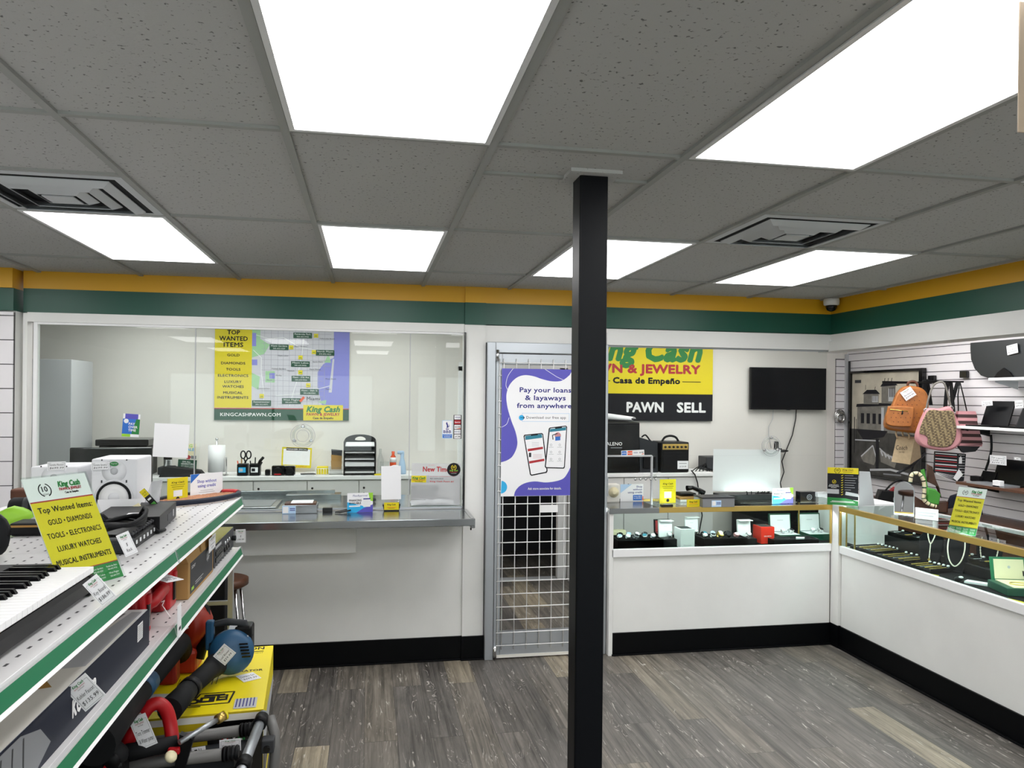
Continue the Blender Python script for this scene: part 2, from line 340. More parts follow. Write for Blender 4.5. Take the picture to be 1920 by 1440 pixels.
for c, r in ((-2, 1.5), (3, 1.5)): b.box((gx(c), gy(r) - .01, CEIL - .003), (gx(c + 1), gy(r) + .01, CEIL + .007), 'tee')
b.box((gx(1), 2.60, CEIL - .003), (gx(2), 2.622, CEIL + .007), 'tee')
b.box((.66, 2.50, CEIL - .006), (.84, 2.68, CEIL + .006), 'ceiling_tile')
struct(b, 'trim_1')

# front teller wall: lower wall, pilaster, header bands
b = B()
b.box((-2.17, 5.39, 0), (.66, 5.47, 1.012), 'wall_white'); struct(b, 'wall_front'); b = B()
b.box((-2.17, 5.39, 1.075), (-2.145, 5.47, 2.36), 'wall_white'); b.box((-2.145, 5.385, 2.30), (.66, 5.47, 2.36), 'wall_white')
struct(b, 'trim_6'); b = B(); b.box((.66, 5.375, 0), (.81, 5.50, 2.36), 'wall_white'); struct(b, 'wall_front_pier'); b = B(); b.box((.81, 5.39, 2.235), (1.70, 5.50, 2.36), 'wall_white')
b.box((1.70, 5.39, 2.235), (3.52, 5.55, 2.36), 'wall_white')
b.box((-2.17, 5.39, 2.355), (3.52, 5.55, 2.512), 'band_green'); b.box((-2.17, 5.388, 2.512), (3.52, 5.55, CEIL + .01), 'band_yellow')
b.box((.66, 5.374, 2.355), (.81, 5.40, 2.512), 'band_green'); b.box((.66, 5.373, 2.512), (.81, 5.40, CEIL + .005), 'band_yellow')
b.box((1.70, 5.372, 2.235), (3.50, 5.40, 2.325), 'wall_white')
struct(b, 'wall_front_header')
b = B()
b.box((-2.11, 5.388, 1.0), (-2.085, 5.43, 2.30), 'white', .003); b.box((.655, 5.36, 1.05), (.668, 5.40, 2.30), 'gloss_black')
struct(b, 'trim_2')
# right soffit over the long showcase
b = B()
b.box((3.50, -4.1, 2.225), (3.66, 5.55, 2.355), 'wall_white'); b.box((3.502, -4.1, 2.353), (3.66, 5.55, 2.512), 'band_green'); b.box((3.50, -4.1, 2.512), (3.66, 5.55, CEIL + .01), 'band_yellow')
b.box((3.478, -4.1, 2.225), (3.51, 5.37, 2.30), 'wall_white')
struct(b, 'wall_right_soffit')
# slatwall helper: boards between grooves
def slats(b, x0, x1, z0, z1, pitch, depth, g, along, pos):
    z = z0
    while z < z1 - .01:
        t = min(z + pitch - g, z1)
        if along == 'x': b.box((x0, pos, z), (x1, pos + depth, t), 'slat_white')
        else: b.box((pos, x0, z), (pos + depth, x1, t), 'slat_white')
        z += pitch
    if along == 'x': b.box((x0, pos + depth * .6, z0), (x1, pos + depth + .01, z1), 'slat_dark')
    else: b.box((pos + depth * .6, x0, z0), (pos + depth + .01, x1, z1), 'slat_dark')
b = B(); slats(b, -4.5, -2.19, .05, 2.35, .152, .018, .006, 'x', 5.30)
b.box((-4.5, 5.30, 2.36), (-2.19, 5.47, 2.50), 'band_green'); b.box((-4.5, 5.285, 2.50), (-2.19, 5.47, CEIL + .01), 'band_yellow'); b.box((-4.5, 5.33, 0), (-2.19, 5.47, 2.36), 'wall_white')
struct(b, 'wall_front_left')
b = B(); b.box((-4.6, -4.2, 0), (-4.5, 7.7, CEIL + .02), 'wall_white'); struct(b, 'wall_left')
# staff area back wall, with the doorway behind the grille door
b = B()
b.box((-4.5, 7.6, 0), (.95, 7.7, CEIL + .02), 'wall_back'); b.box((1.91, 7.6, 0), (5.2, 7.7, CEIL + .02), 'wall_back'); b.box((.95, 7.6, 2.1), (1.91, 7.7, CEIL + .02), 'wall_back')
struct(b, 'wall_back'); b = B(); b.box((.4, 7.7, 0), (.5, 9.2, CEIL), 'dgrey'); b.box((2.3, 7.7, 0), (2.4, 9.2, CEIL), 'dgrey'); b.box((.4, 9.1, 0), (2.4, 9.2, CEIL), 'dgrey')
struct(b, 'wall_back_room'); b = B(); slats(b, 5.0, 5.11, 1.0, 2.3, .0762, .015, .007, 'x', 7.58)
struct(b, 'wall_back_slats')
b = B(); slats(b, -4.0, 7.58, .60, 2.60, .0762, .016, .007, 'y', 5.13); b.box((5.14, -4.2, 0), (5.25, 7.7, CEIL + .02), 'wall_white'); struct(b, 'wall_right')
b = B(); b.box((5.10, 7.555, .9), (5.13, 7.585, 2.35), 'shelf_grey'); struct(b, 'trim_3')
# wall behind the photographer with two shop windows
b = B()
b.box((-4.6, -4.2, 0), (5.3, -4.1, .75), 'wall_white'); b.box((-4.6, -4.2, 2.25), (5.3, -4.1, CEIL + .02), 'wall_white')
for x0, x1 in ((-4.6, -3.6), (.1, .9), (4.3, 5.3)): b.box((x0, -4.2, .7), (x1, -4.1, 2.3), 'wall_white')
struct(b, 'wall_street')
for i, (x0, x1) in enumerate(((-3.6, .1), (.9, 4.3))):
    b = B(); 
    for x in (x0, (x0 + x1) / 2 - .02, x1 - .04): b.box((x, -4.18, .75), (x + .04, -4.12, 2.25), 'alu')
    b.box((x0, -4.18, .75), (x1, -4.12, .79), 'alu'); b.box((x0, -4.18, 2.21), (x1, -4.12, 2.25), 'alu')
    o = struct(b, 'window_%d' % (i + 2)); g = B(); g.box((x0, -4.155, .75), (x1, -4.147, 2.25), 'glass'); g.build('pane', o)
# cove base
b = B(); b.box((-2.17, 5.375, 0), (.66, 5.39, .165), 'base_black'); b.box((-2.17, 5.36, 0), (.66, 5.392, .012), 'base_black', .004)
b.box((.655, 5.36, 0), (.815, 5.376, .165), 'base_black'); b.box((.65, 5.345, 0), (.82, 5.38, .012), 'base_black', .004); struct(b, 'baseboard_front')
# teller window panes
b = B(); b.box((-2.085, 5.392, 2.285), (.655, 5.42, 2.30), 'white'); b.box((-2.085, 5.392, 1.065), (.655, 5.415, 1.075), 'alu'); win = struct(b, 'window_1')
xs = [-2.085, -1.133, 0.282, .655]
for x0, x1 in zip(xs, xs[1:]):
    b = B(); b.box((x0 + .002, 5.398, 1.075), (x1 - .002, 5.406, 2.286), 'glass'); b.build('pane', win)
for x in xs[1:3]:
    b = B(); b.box((x - .0025, 5.394, 1.07), (x + .0025, 5.41, 2.29), 'shelf_grey'); b.build('seam', win)

# grille door
b = B()
b.box((.815, 5.33, 0), (.875, 5.44, 2.235), 'alu', .004); b.box((1.665, 5.33, 0), (1.70, 5.44, 2.235), 'alu', .004); b.box((.875, 5.331, 2.16), (1.665, 5.44, 2.235), 'alu', .004)
door = struct(b, 'door_1')
b = B(); b.box((.88, 5.345, .01), (.925, 5.39, 2.155), 'alu', .003); b.box((1.615, 5.345, .01), (1.66, 5.39, 2.155), 'alu', .003); b.box((.925, 5.346, 2.08), (1.615, 5.389, 2.155), 'alu', .003); b.box((.925, 5.346, .012), (1.615, 5.389, .19), 'alu', .003); b.box((.9, 5.34, .01), (1.66, 5.36, .03), 'offwhite'); b.build('door_frame', door)
b = B(); r_ = .0035
x = .935; xs = []
while x < 1.63: xs.append(x); x += .0895
for x in [.905] + xs: b.cyl((x, 5.335, .07), (x, 5.335, 2.12), r_, 'white', n=8)
z = .10
while z < 2.13: b.cyl((.895, 5.328, z), (1.63, 5.328, z), r_, 'white', n=8); z += .0905
b.build('wire_grid', door)
b = B(); b.box((.872, 5.325, 2.10), (.90, 5.35, 2.18), 'alu', .004); b.cyl((.886, 5.325, 2.10), (.886, 5.325, 2.18), .012, 'chrome'); b.build('hinge', door)
b = B(); b.cyl((.886, 5.325, .02), (.886, 5.325, .10), .014, 'chrome'); b.build('hinge', door)
b = Panel(*[(x_, 5.322, z_) for x_, z_ in ((1.204, 1.033), (1.332, 1.033), (1.204, 1.086))], .002, 'white'); b.build('card_tag', door)
b = B(); b.box((1.60, 5.31, 1.0), (1.64, 5.34, 1.12), 'chrome', .004); b.cyl((1.62, 5.29, 1.06), (1.56, 5.29, 1.06), .008, 'chrome'); b.cyl((1.62, 5.34, 1.06), (1.62, 5.285, 1.06), .009, 'chrome'); b.build('handle', door)
b = B(); b.box((1.9, 7.575, 0), (1.99, 7.60, 2.15), 'white', .004); b.box((.87, 7.575, 0), (.96, 7.60, 2.15), 'white', .004); b.box((.87, 7.575, 2.1), (1.99, 7.60, 2.19), 'white', .004); b.box((.96, 7.60, 0), (1.90, 7.70, .012), 'lgrey', .004); struct(b, 'trim_4')

# app poster fixed to the grille
def appposter(p):
    X = lambda u: (u - 254) / 678; Y = lambda v: (1317 - v) / 1017; Q = lambda L: [(X(a), Y(c)) for a, c in L]
    p.poly(smoothpoly(Q([(254, 299), (805, 299)]), Q([(780, 345), (720, 390), (640, 396), (560, 378), (500, 358), (430, 350), (370, 370), (320, 420), (295, 480), (290, 540), (302, 620), (332, 720), (362, 800), (378, 880), (370, 940), (340, 1000), (300, 1030), (254, 1045)])), 'purple')
    p.poly([(.15, .002), (.998, .002)] + smop([(.998, .31)] + Q([(840, 1050), (800, 1080), (775, 1130), (740, 1178), (680, 1200), (600, 1209), (520, 1200), (450, 1210), (400, 1235), (368, 1272), (356, 1312)])), 'purple')
    p.poly([(.002, .073 - .05)] + [(.074 * math.cos(a) * .95 + .002, .073 + .05 * math.sin(a)) for a in [R(-85 + 17 * k) for k in range(11)]], 'skyblue')
    p.line(smop(Q([(340, 299), (300, 360), (286, 430), (300, 470)])), .005, 'white'); p.line(Q([(585, 299), (680, 360), (735, 386)]), .005, 'white'); p.line(smop(Q([(312, 690), (295, 740), (258, 766)])), .005, 'white')
    p.t('Pay your loans', .5, Y(485), .037, 'navyink', fw=.59, bold=.03); p.t('& layaways', .5, Y(548), .037, 'navyink', fw=.465, bold=.03); p.t('from anywhere!', .5, Y(611), .037, 'navyink', fw=.65, bold=.03)
    p.rect(X(412), Y(722), X(783), Y(653), 'paleblue'); p.rect(X(415), Y(719), X(780), Y(656), 'paper'); p.disc(X(408), Y(690), .03, 'skyblue'); p.line(Q([(398, 690), (430, 690)]), .006, 'ink'); p.line(Q([(420, 679), (431, 690), (420, 701)]), .006, 'ink'); p.t('Download our free app', X(600), Y(698), .021, 'ink', fw=.455)
    p.poly(Q([(425, 838), (432, 826), (568, 812), (578, 822), (615, 1118), (608, 1132), (490, 1155), (478, 1146)]), 'ink'); p.poly(Q([(433, 843), (438, 834), (565, 820), (571, 828), (606, 1113), (600, 1124), (491, 1145), (485, 1138)]), 'paper'); p.poly(Q([(437, 836), (566, 821), (571, 850), (440, 868)]), 'teal')
    p.poly(Q([(457, 940), (576, 922), (578, 940), (460, 960)]), 'brandred'); p.poly(Q([(470, 1038), (588, 1018), (590, 1036), (472, 1057)]), 'brandred'); p.rect(X(468), Y(1005), X(486), Y(970), 'dgrey'); p.poly(Q([(480, 826), (538, 818), (535, 829), (484, 836)]), 'ink')
    for k in range(4): p.rect(X(490), Y(888 + 10 * k), X(545), Y(886 + 10 * k), 'lgrey'); p.rect(X(500), Y(985 + 10 * k), X(570), Y(983 + 10 * k), 'pink')
    p.poly(Q([(620, 778), (628, 768), (755, 752), (765, 762), (750, 1088), (742, 1099), (600, 1094), (592, 1082)]), 'ink'); p.poly(Q([(629, 782), (634, 775), (753, 760), (758, 768), (743, 1083), (737, 1091), (605, 1086), (601, 1078)]), 'paper'); p.poly(Q([(630, 780), (757, 764), (755, 790), (628, 804)]), 'teal'); p.poly(Q([(668, 768), (726, 761), (722, 772), (673, 779)]), 'ink')
    p.disc(X(692), Y(832), .036, 'pink'); p.poly(Q([(672, 842), (712, 838), (712, 870), (672, 874)]), 'blue'); p.line(Q([(655, 865), (650, 830), (690, 815)]), .01, 'dgrey')
    for i in range(3):
        for j in range(2): p.ring(X(640 + 68 * j), Y(908 + 57 * i), .012, .003, 'grey'); p.rect(X(622 + 66 * j), Y(928 + 56 * i), X(660 + 66 * j), Y(925 + 56 * i), 'lgrey')
    p.t('Ask store associate for details.', .5, Y(1266), .018, 'white', fw=.385, bold=.02)
def smoothpoly(a, c): return a + smop(c)
x0 = 0.917; z0, z1 = 1.151, 2.049
p = Panel((x0, 5.318, z0), (1.548, 5.318, z0), (x0, 5.318, z1), .004, 'paper'); appposter(p); p.build('poster', None, 'purple and white phone app poster hung on the white grille door', 'poster')

# support column
b = B(); b.box((.703, 2.54, 0), (.803, 2.64, CEIL), 'column_black', .006); o = struct(b, 'column')
b = B(); b.box((.675, 2.515, 0), (.831, 2.665, .012), 'column_black', .003); b.build('base_plate', o)

# ceiling lamps and vents
lamps = [(0, 1, 'LED ceiling panel in the middle of the near row', ), (2, 1, 'LED ceiling panel at the upper right corner of the near row'), (-2, 3, 'LED ceiling panel in the far row beside the left vent'), (0, 3, 'LED ceiling panel in the far row above the wanted-items map'),
         (2, 3, 'LED ceiling panel in the far row, partly behind the black column'), (4, 3, 'LED ceiling panel in the far row nearest the dome camera')]
behind = [(4, 1), (0, -1), (2, -1), (-4, 1), (-4, 3), (-2, -1), (4, -1), (-4, -1), (0, -3), (-4, -3), (4, -3)]  # unseen panels repeating the visible rows, added for more room light
def lamp(c, r, label):
    x0, x1, y0, y1 = gx(c) + .014, gx(c + 1) - .014, gy(r - 1) + .014, gy(r) - .014
    t = thing('ceiling_light', label, 'ceiling light', ((x0 + x1) / 2, (y0 + y1) / 2, CEIL - .008), 'LED ceiling panels')
    b = B()
    for a, c_ in (((x0, y0), (x1, y0 + .016)), ((x0, y1 - .016), (x1, y1)), ((x0, y0 + .016), (x0 + .016, y1 - .016)), ((x1 - .016, y0 + .016), (x1, y1 - .016))): b.box((a[0], a[1], CEIL - .007), (c_[0], c_[1], CEIL + .005), 'white')
    b.build('frame', t)
    b = B(); b.box((x0 + .016, y0 + .016, CEIL - .004), (x1 - .016, y1 - .016, CEIL + .004), 'panel_led'); b.build('diffuser', t)
for c, r, l in lamps: lamp(c, r, l)
for c, r in behind: lamp(c, r, 'LED ceiling panel outside the frame, above or behind the photographer')
# unseen lamps added to brighten the staff area
for x, y in ((-1.9, 6.5), (-.8, 6.5), (.3, 6.5), (2.7, 6.5), (3.7, 6.5), (4.4, 5.6), (4.4, 4.4), (4.4, 2.7), (4.4, .2)):
    t = thing('ceiling_light', 'LED ceiling panel over the staff side of the counter', 'ceiling light', (x, y, CEIL - .008), 'LED ceiling panels')
    b = B(); b.box((x - .30, y - .60, CEIL - .007), (x + .30, y + .60, CEIL + .005), 'white'); b.build('frame', t)
    b = B(); b.box((x - .285, y - .585, CEIL - .0085), (x + .285, y + .585, CEIL - .002), 'panel_led'); b.build('diffuser', t)
def vent(c, label):
    x0, x1, y0, y1 = gx(c) + .013, gx(c + 1) - .013, gy(1.5) + .013, gy(2) - .013; cx, cy = (x0 + x1) / 2, (y0 + y1) / 2
    t = thing('ceiling_vent', label, 'ceiling vent', (cx, cy, CEIL - .03), 'square ceiling vents')
    def ringbox(h0, h1, z0, z1, m):   # sloping square frame from half-size h0 at z0 to h1 at z1
        b = B(); q = [(-1, -1), (1, -1), (1, 1), (-1, 1)]
        for k in range(4):
            a, c_ = q[k], q[(k + 1) % 4]
            b.add([(cx + a[0] * h0, cy + a[1] * h0, z0), (cx + c_[0] * h0, cy + c_[1] * h0, z0), (cx + c_[0] * h1, cy + c_[1] * h1, z1), (cx + a[0] * h1, cy + a[1] * h1, z1),
                   (cx + a[0] * h0, cy + a[1] * h0, z0 + .003), (cx + c_[0] * h0, cy + c_[1] * h0, z0 + .003), (cx + c_[0] * h1, cy + c_[1] * h1, z1 + .003), (cx + a[0] * h1, cy + a[1] * h1, z1 + .003)],
                  [(0, 1, 2, 3), (7, 6, 5, 4), (0, 4, 5, 1), (2, 6, 7, 3)], m)
        return b
    bb = B(); bb.box((x0, y0, CEIL + .001), (x1, y1, CEIL + .005), 'vent_dark'); bb.build('duct_opening', t)
    ringbox(.292, .262, CEIL - .004, CEIL - .006, 'vent_white').build('frame', t)
    for h0, h1 in ((.235, .205), (.165, .135), (.10, .07)):
        ringbox(h0, h1, CEIL - .008, CEIL - .026, 'vent_white').build('louvre', t)
    bb = B(); bb.box((cx - .055, cy - .055, CEIL - .028), (cx + .055, cy + .055, CEIL - .024), 'vent_white'); bb.build('centre_plate', t)
vent(-2, 'square ceiling vent in the left part, beside a lit panel'); vent(3, 'square ceiling vent right of the black column')
# dome camera in the corner
p = (3.435, 5.280, 2.594)
t = thing('security_camera', 'white dome security camera under the ceiling in the right corner', 'security camera', (p[0], p[1], CEIL - .09))
b = B(); b.lathe((p[0], p[1], CEIL - .002), (0, 0, -1), [(.055, 0), (.058, .02), (.055, .045), (.045, .05)], 'white'); b.build('housing', t)
b = B(); b.lathe((p[0], p[1], CEIL - .05), (0, 0, -1), [(.043, 0), (.041, .02), (.03, .038), (.012, .046), (.0001, .047)], 'gloss_black'); b.build('dome', t)
# tan tag hanging at the right edge of the frame
p = (1.120, 1.164, 2.326)
t = thing('hanging_sign', 'pale tan card hanging from the ceiling at the right edge', 'sign', (p[0] + .04, p[1], p[2]))
b = B(); b.box((p[0] - .004, p[1], p[2]), (p[0] + .09, p[1] + .004, min(p[2] + .23, CEIL - .01)), 'hang_card', .0015); b.build('card', t)
b = B(); b.cyl((p[0] + .043, p[1] + .002, min(p[2] + .225, CEIL - .015)), (p[0] + .043, p[1] + .002, CEIL + .006), .0015, 'white', n=6); b.build('string', t)

# ================================================================ COUNTERS
# stainless teller counter
t = thing('teller_counter', 'long stainless steel teller counter under the left window', 'counter', (-.8, 5.3, 0))
b = B(); b.box((-2.14, 4.93, 1.035), (.665, 6.2, 1.06), 'steel', .003); b.box((-2.14, 4.92, 1.015), (.68, 4.945, 1.062), 'steel', .004); b.box((.655, 4.925, 1.0), (.685, 5.36, 1.062), 'steel', .004); b.build('worktop', t)
b = B(); b.box((-2.1, 6.12, 0), (.64, 6.18, 1.034), 'laminate'); b.build('back_panel', t)
b = B(); b.box((-1.3, 6.10, 1.06), (-.25, 6.13, 1.115), 'steel', .002); b.box((-.6, 5.95, 1.06), (-.2, 6.10, 1.10), 'steel', .002); b.build('backguard', t)
b = B(); b.box((-1.25, 5.5, 1.0605), (-.62, 5.92, 1.075), 'steel', .003); b.box((-1.2, 5.54, 1.0755), (-.66, 5.88, 1.077), 'grey'); b.build('cash_tray', t)
b = B(); b.box((-1.6, 5.25, .795), (-0.073, 5.389, 1.014), 'wall_white', .003); b.build('apron_box', t)
b = B(); b.cyl((.66, 4.95, 1.0), (.66, 4.95, .985), .005, 'gloss_black'); b.build('bolt', t)
# lockers along the back wall, left
def lockers(name, label, x0, x1, seams, y0=7.12, top=1.12):
    t = thing(name, label, 'cabinet', ((x0 + x1) / 2, 7.36, 0), 'white laminate back cabinets')
    b = B(); b.box((x0, y0 + .02, 0), (x1, 7.575, top - .035), 'laminate'); b.build('body', t)
    b = B(); b.box((x0 - .01, y0 - .01, top - .035), (x1 + .01, 7.575, top), 'white', .003); b.build('countertop', t)
    e = [x0] + seams + [x1]
    for a, c in zip(e, e[1:]):
        d = B(); d.box((a + .004, y0, .1), (c - .004, y0 + .018, top - .045), 'laminate', .002); o = d.build('door', t)
        k = B(); k.cyl((a + .045, y0 - .003, top - .11), (a + .045, y0 + .004, top - .11), .010, 'gloss_black'); k.build('lock', o)
        k = B(); k.box((a + .04, y0 - .012, top - .24), (a + .05, y0, top - .15), 'gloss_black', .003); k.build('handle', o)
lockers('cabinet', 'white laminate cabinet with keyed doors behind the teller window', -2.37, .85, [-1.9, -1.5, -0.998, -0.535, -0.079, .38])
lockers('cabinet', 'white laminate cabinet with doors under the guitar amplifier', 2.0, 3.366, [2.438, 2.891])
# glass showcases
CT = 1.055
def case(name, label, along, a0, a1, front, depth, posts, wood_z=.735):
    """showcase whose glass front runs along x (front = y) or along y (front = x), depth away from the shop floor"""
    def P_(a, d, z): return (a, front + d, z) if along == 'x' else (front + d, a, z)
    def bx(b, a0, d0, z0, a1, d1, z1, m, bev=0): return b.box(P_(a0, d0, z0), P_(a1, d1, z1), m, bev)
    t = thing(name, label, 'showcase', P_((a0 + a1) / 2, depth / 2, 0))
    b = B(); bx(b, a0, .02, 0, a1, depth, wood_z - .03, 'wall_white'); b.build('base_cabinet', t)
    b = B(); bx(b, a0 - .005, .006, 0, a1, .02, .16, 'base_black'); bx(b, a0 - .005, -.012, 0, a1, .02, .012, 'base_black', .004); b.build('baseboard', t)
    b = B(); bx(b, a0 - .012, 0, wood_z - .03, a1, .03, wood_z + .028, 'white', .004); bx(b, a0, .03, wood_z - .03, a1, depth, wood_z - .004, 'white'); b.build('ledge', t)
    b = B(); bx(b, a0 + .002, .03, wood_z - .004, a1 - .002, depth - .01, wood_z + .012, 'felt'); b.build('felt_floor', t)
    b = B(); bx(b, a0, .012, wood_z + .028, a1, .018, CT - .022, 'case_glass'); b.build('front_glass', t)
    b = B(); bx(b, a0, .0, CT - .008, a1, depth, CT, 'case_glass'); b.build('top_glass', t)
    return t, bx, P_
XF0, XF1 = 1.735, 3.46
t, bx, _ = case('showcase', 'glass showcase of watches with a brass top rail, facing the camera', 'x', XF0, XF1, 5.285, .50, [])
b = B(); bx(b, 2.07, -.008, CT - .034, XF1, -.002, CT + .002, 'brass', .002); bx(b, 2.07, -.008, CT + .0005, XF1, .024, CT + .003, 'brass'); bx(b, 2.07, .0, CT - .02, XF1, .006, CT, 'brass'); bx(b, XF1 - .012, -.004, .765, XF1, .014, CT - .03, 'brass', .003); bx(b, 2.07, .488, CT - .02, XF1, .5, CT, 'brass', .002); b.build('brass_rail', t)
b = B(); bx(b, 1.70, -.014, CT - .034, 2.075, -.004, CT + .004, 'steel', .002); bx(b, 1.70, -.014, CT + .0005, 2.075, .5, CT + .004, 'steel', .001); b.build('steel_top', t)
b = B(); bx(b, XF0 - .03, .0, 0, XF0, .5, CT - .028, 'wall_white', .002); b.build('side_panel', t)
b = B(); bx(b, XF0 + .01, .007, CT - .026, XF1 - .015, .021, CT - .012, 'strip_led'); b.build('light_strip', t)
b = B(); bx(b, XF1 - .075, .33, .75, XF1 - .068, .34, CT - .01, 'brass'); b.build('post', t)
RX = 3.468
t, bx, _ = case('showcase', 'long glass showcase of gold chains running along the right side', 'y', -1.0, 5.20, RX, .50, [])
b = B(); bx(b, -1.0, -.008, CT - .034, 5.2, -.002, CT + .002, 'brass', .002); bx(b, -1.0, -.008, CT + .0005, 5.2, .024, CT + .003, 'brass'); bx(b, -1.0, .0, CT - .02, 5.2, .006, CT, 'brass'); bx(b, 5.19, -.004, .765, 5.202, .014, CT - .03, 'brass', .003); b.build('brass_rail', t)
b = B(); bx(b, -1.0, .49, CT - .025, 4.85, .505, CT + .003, 'shelf_white', .002); b.build('back_rail', t)
b = B(); bx(b, -1.0, .007, CT - .026, 5.18, .021, CT - .012, 'strip_led'); b.build('light_strip', t)
for y in (5.16, 5.06):
    b = B(); bx(b, y, .03, .75, y + .008, .038, CT - .01, 'brass'); b.build('post', t)
b = B(); bx(b, 4.62, .33, .75, 4.64, .345, CT - .01, 'shelf_white'); b.build('post', t)
b = B(); b.box((XF1 + .002, 5.205, 0), (3.53, 5.30, CT + .004), 'wall_white', .003); b.box((XF1 - .005, 5.19, 0), (RX + .012, 5.297, .165), 'base_black'); struct(b, 'trim_5')
b = B(); b.box((XF1 + .075, 5.302, 0), (XF1 + .58, 5.78, .734), 'white', .003); b.box((XF1 + .20, 5.302, .734), (XF1 + .58, 5.78, CT), 'white', .003); b.box((XF1 + .004, 5.305, .734), (XF1 + .2, 5.77, .747), 'felt'); b.box((XF1 + .004, 5.304, CT - .008), (XF1 + .2, 5.78, CT), 'case_glass'); tag(b.build('corner_shelf'), 'white corner unit filling the angle between the two showcases', 'corner unit')

# glass over the front showcase, with a pass-through
PY = 5.42
b = B(); b.box((1.71, PY - .005, 2.225), (3.50, PY + .02, 2.236), 'alu'); o = struct(b, 'window_4')
nx = 2.071; nz = 1.423
b = B(); b.box((1.715, PY, nz), (3.495, PY + .006, 2.224), 'clear_acrylic'); b.box((nx, PY, CT + .004), (3.495, PY + .006, nz), 'clear_acrylic'); b.build('pane', o)
b = B(); b.box((1.72, PY - .008, nz - .006), (nx, PY + .014, nz + .006), 'shelf_grey', .002); b.box((nx - .006, PY - .008, CT + .005), (nx + .006, PY + .014, nz), 'shelf_grey', .002); b.build('hatch_frame', o)
b = B(); b.box((1.705, PY - .02, 1.13), (1.73, PY + .004, 1.27), 'alu', .003)
for z in (1.15, 1.2, 1.25): b.ball((1.717, PY - .02, z), .006, 'chrome')
b.build('hinge_bracket', o)
p0, p1 = (1.939, 5.400, 1.252), (2.105, 5.400, 1.274)
b = B(); b.tube([(p0[0], PY - .004, p0[2]), (p1[0], PY - .004, p1[2])], .012, 'acrylic'); 
for k in range(5): b.ball((p0[0] + .04 * k, PY - .01, p0[2]), .01, 'chrome')
b.build('latch', o)
# round speaking holes
def speak(name, label, c, r, parent=None):
    t = thing('speaking_port', label, 'speaking port', (c[0], c[1], c[2] - r), 'clear speak-through rings')
    b = B(); n = 32; pts = [(c[0] + r * .78 * math.cos(2 * PI * k / n), c[1] - .006, c[2] + r * .78 * math.sin(2 * PI * k / n)) for k in range(n)]
    b.tube(pts, [r * .2] * n, 'acrylic', 6, closed=True, flat=.5); b.build('ring', t)
    b = B(); pts = [(c[0] + r * math.cos(2 * PI * k / n), c[1] - .008, c[2] + r * math.sin(2 * PI * k / n)) for k in range(n)]; b.tube(pts, .0018, 'lgrey', 5, closed=True)
    pts = [(c[0] + r * .5 * math.cos(2 * PI * k / n), c[1] - .008, c[2] + r * .5 * math.sin(2 * PI * k / n)) for k in range(n)]; b.tube(pts, .0018, 'lgrey', 5, closed=True); b.build('rim', t)
    for k in range(3):
        a = PI / 2 + k * 2 * PI / 3; b = B(); b.lathe((c[0] + r * .8 * math.cos(a), c[1] - .004, c[2] + r * .8 * math.sin(a)), (0, -1, 0), [(.012, 0), (.012, .008), (.008, .012)], 'chrome', 12); b.build('screw', t)
speak('a', 'clear round speaking port in the teller glass above the manager special card', (-0.437, 5.398, 1.572), 22 * 0.00362)
speak('b', 'clear round speaking port beside the white sheet, below the television', (3.026, 5.420, 1.496), 19 * 0.00408)
# sheets taped to the glass
def sheet(q, label, name='paper_sheet', cat='paper', mat='paper', paint=None, thick=.001, group=None):
    p = Panel(*q, thick, mat)
    if paint: paint(p)
    return p.build(name, None, label, cat, group)
sheet([(-1.391, 5.394, 1.435), (-1.173, 5.394, 1.424), (-1.393, 5.394, 1.656)], 'blank white paper sheet taped on the teller glass right of the black monitor', group='white sheets on the glass')
sheet([(0.093, 5.394, 1.130), (0.228, 5.394, 1.132), (0.091, 5.394, 1.362)], 'white paper sheet taped low on the teller glass beside the newspaper award', group='white sheets on the glass')
sheet([(2.564, 5.440, 1.152), (3.117, 5.440, 1.145), (2.591, 5.440, 1.471)], 'large white sheet on the glass below the television', group='white sheets on the glass')
def pay(p):
    p.rect(0, .12, 1, .78, 'blue'); p.poly([(.55, .12), (1, .12), (1, .78), (.78, .78)], 'brandgreen'); p.rect(.12, .78, .88, 1, 'purple'); p.rect(0, 0, .5, .12, 'lime'); p.disc(.2, .68, .14, 'white')
    for i, s_ in enumerate(('PAY', 'OVER', 'TIME')): p.t(s_, .36, .52 - .14 * i, .10, 'white', 'l', bold=.03)
sheet([(-1.581, 5.394, 1.568), (-1.477, 5.394, 1.561), (-1.582, 5.394, 1.718)], 'blue and green PAY OVER TIME sticker on the teller glass', 'sticker', 'sticker', paint=pay)
def bbb(p):
    p.rect(0, 0, 1, 1, 'paleblue'); p.rect(.05, .03, .95, .23, 'blue'); p.rect(.05, .25, .95, .97, 'white'); p.t('BBB', .5, .30, .15, 'navyink', fw=.75, bold=.03); p.t('ACCREDITED', .5, .15, .05, 'white', fw=.75); p.t('BUSINESS', .5, .07, .05, 'white', fw=.6)
    p.poly([(.42, .56), (.62, .62), (.58, .74), (.46, .92), (.36, .84), (.46, .70)], 'navyink'); p.poly([(.58, .58), (.72, .68), (.6, .84), (.66, .7)], 'navyink'); p.rect(.36, .49, .66, .54, 'navyink')
sheet([(0.509, 5.394, 1.554), (0.581, 5.394, 1.554), (0.508, 5.394, 1.681)], 'blue and white BBB sticker on the right edge of the teller glass', 'sticker', 'sticker', paint=bbb)
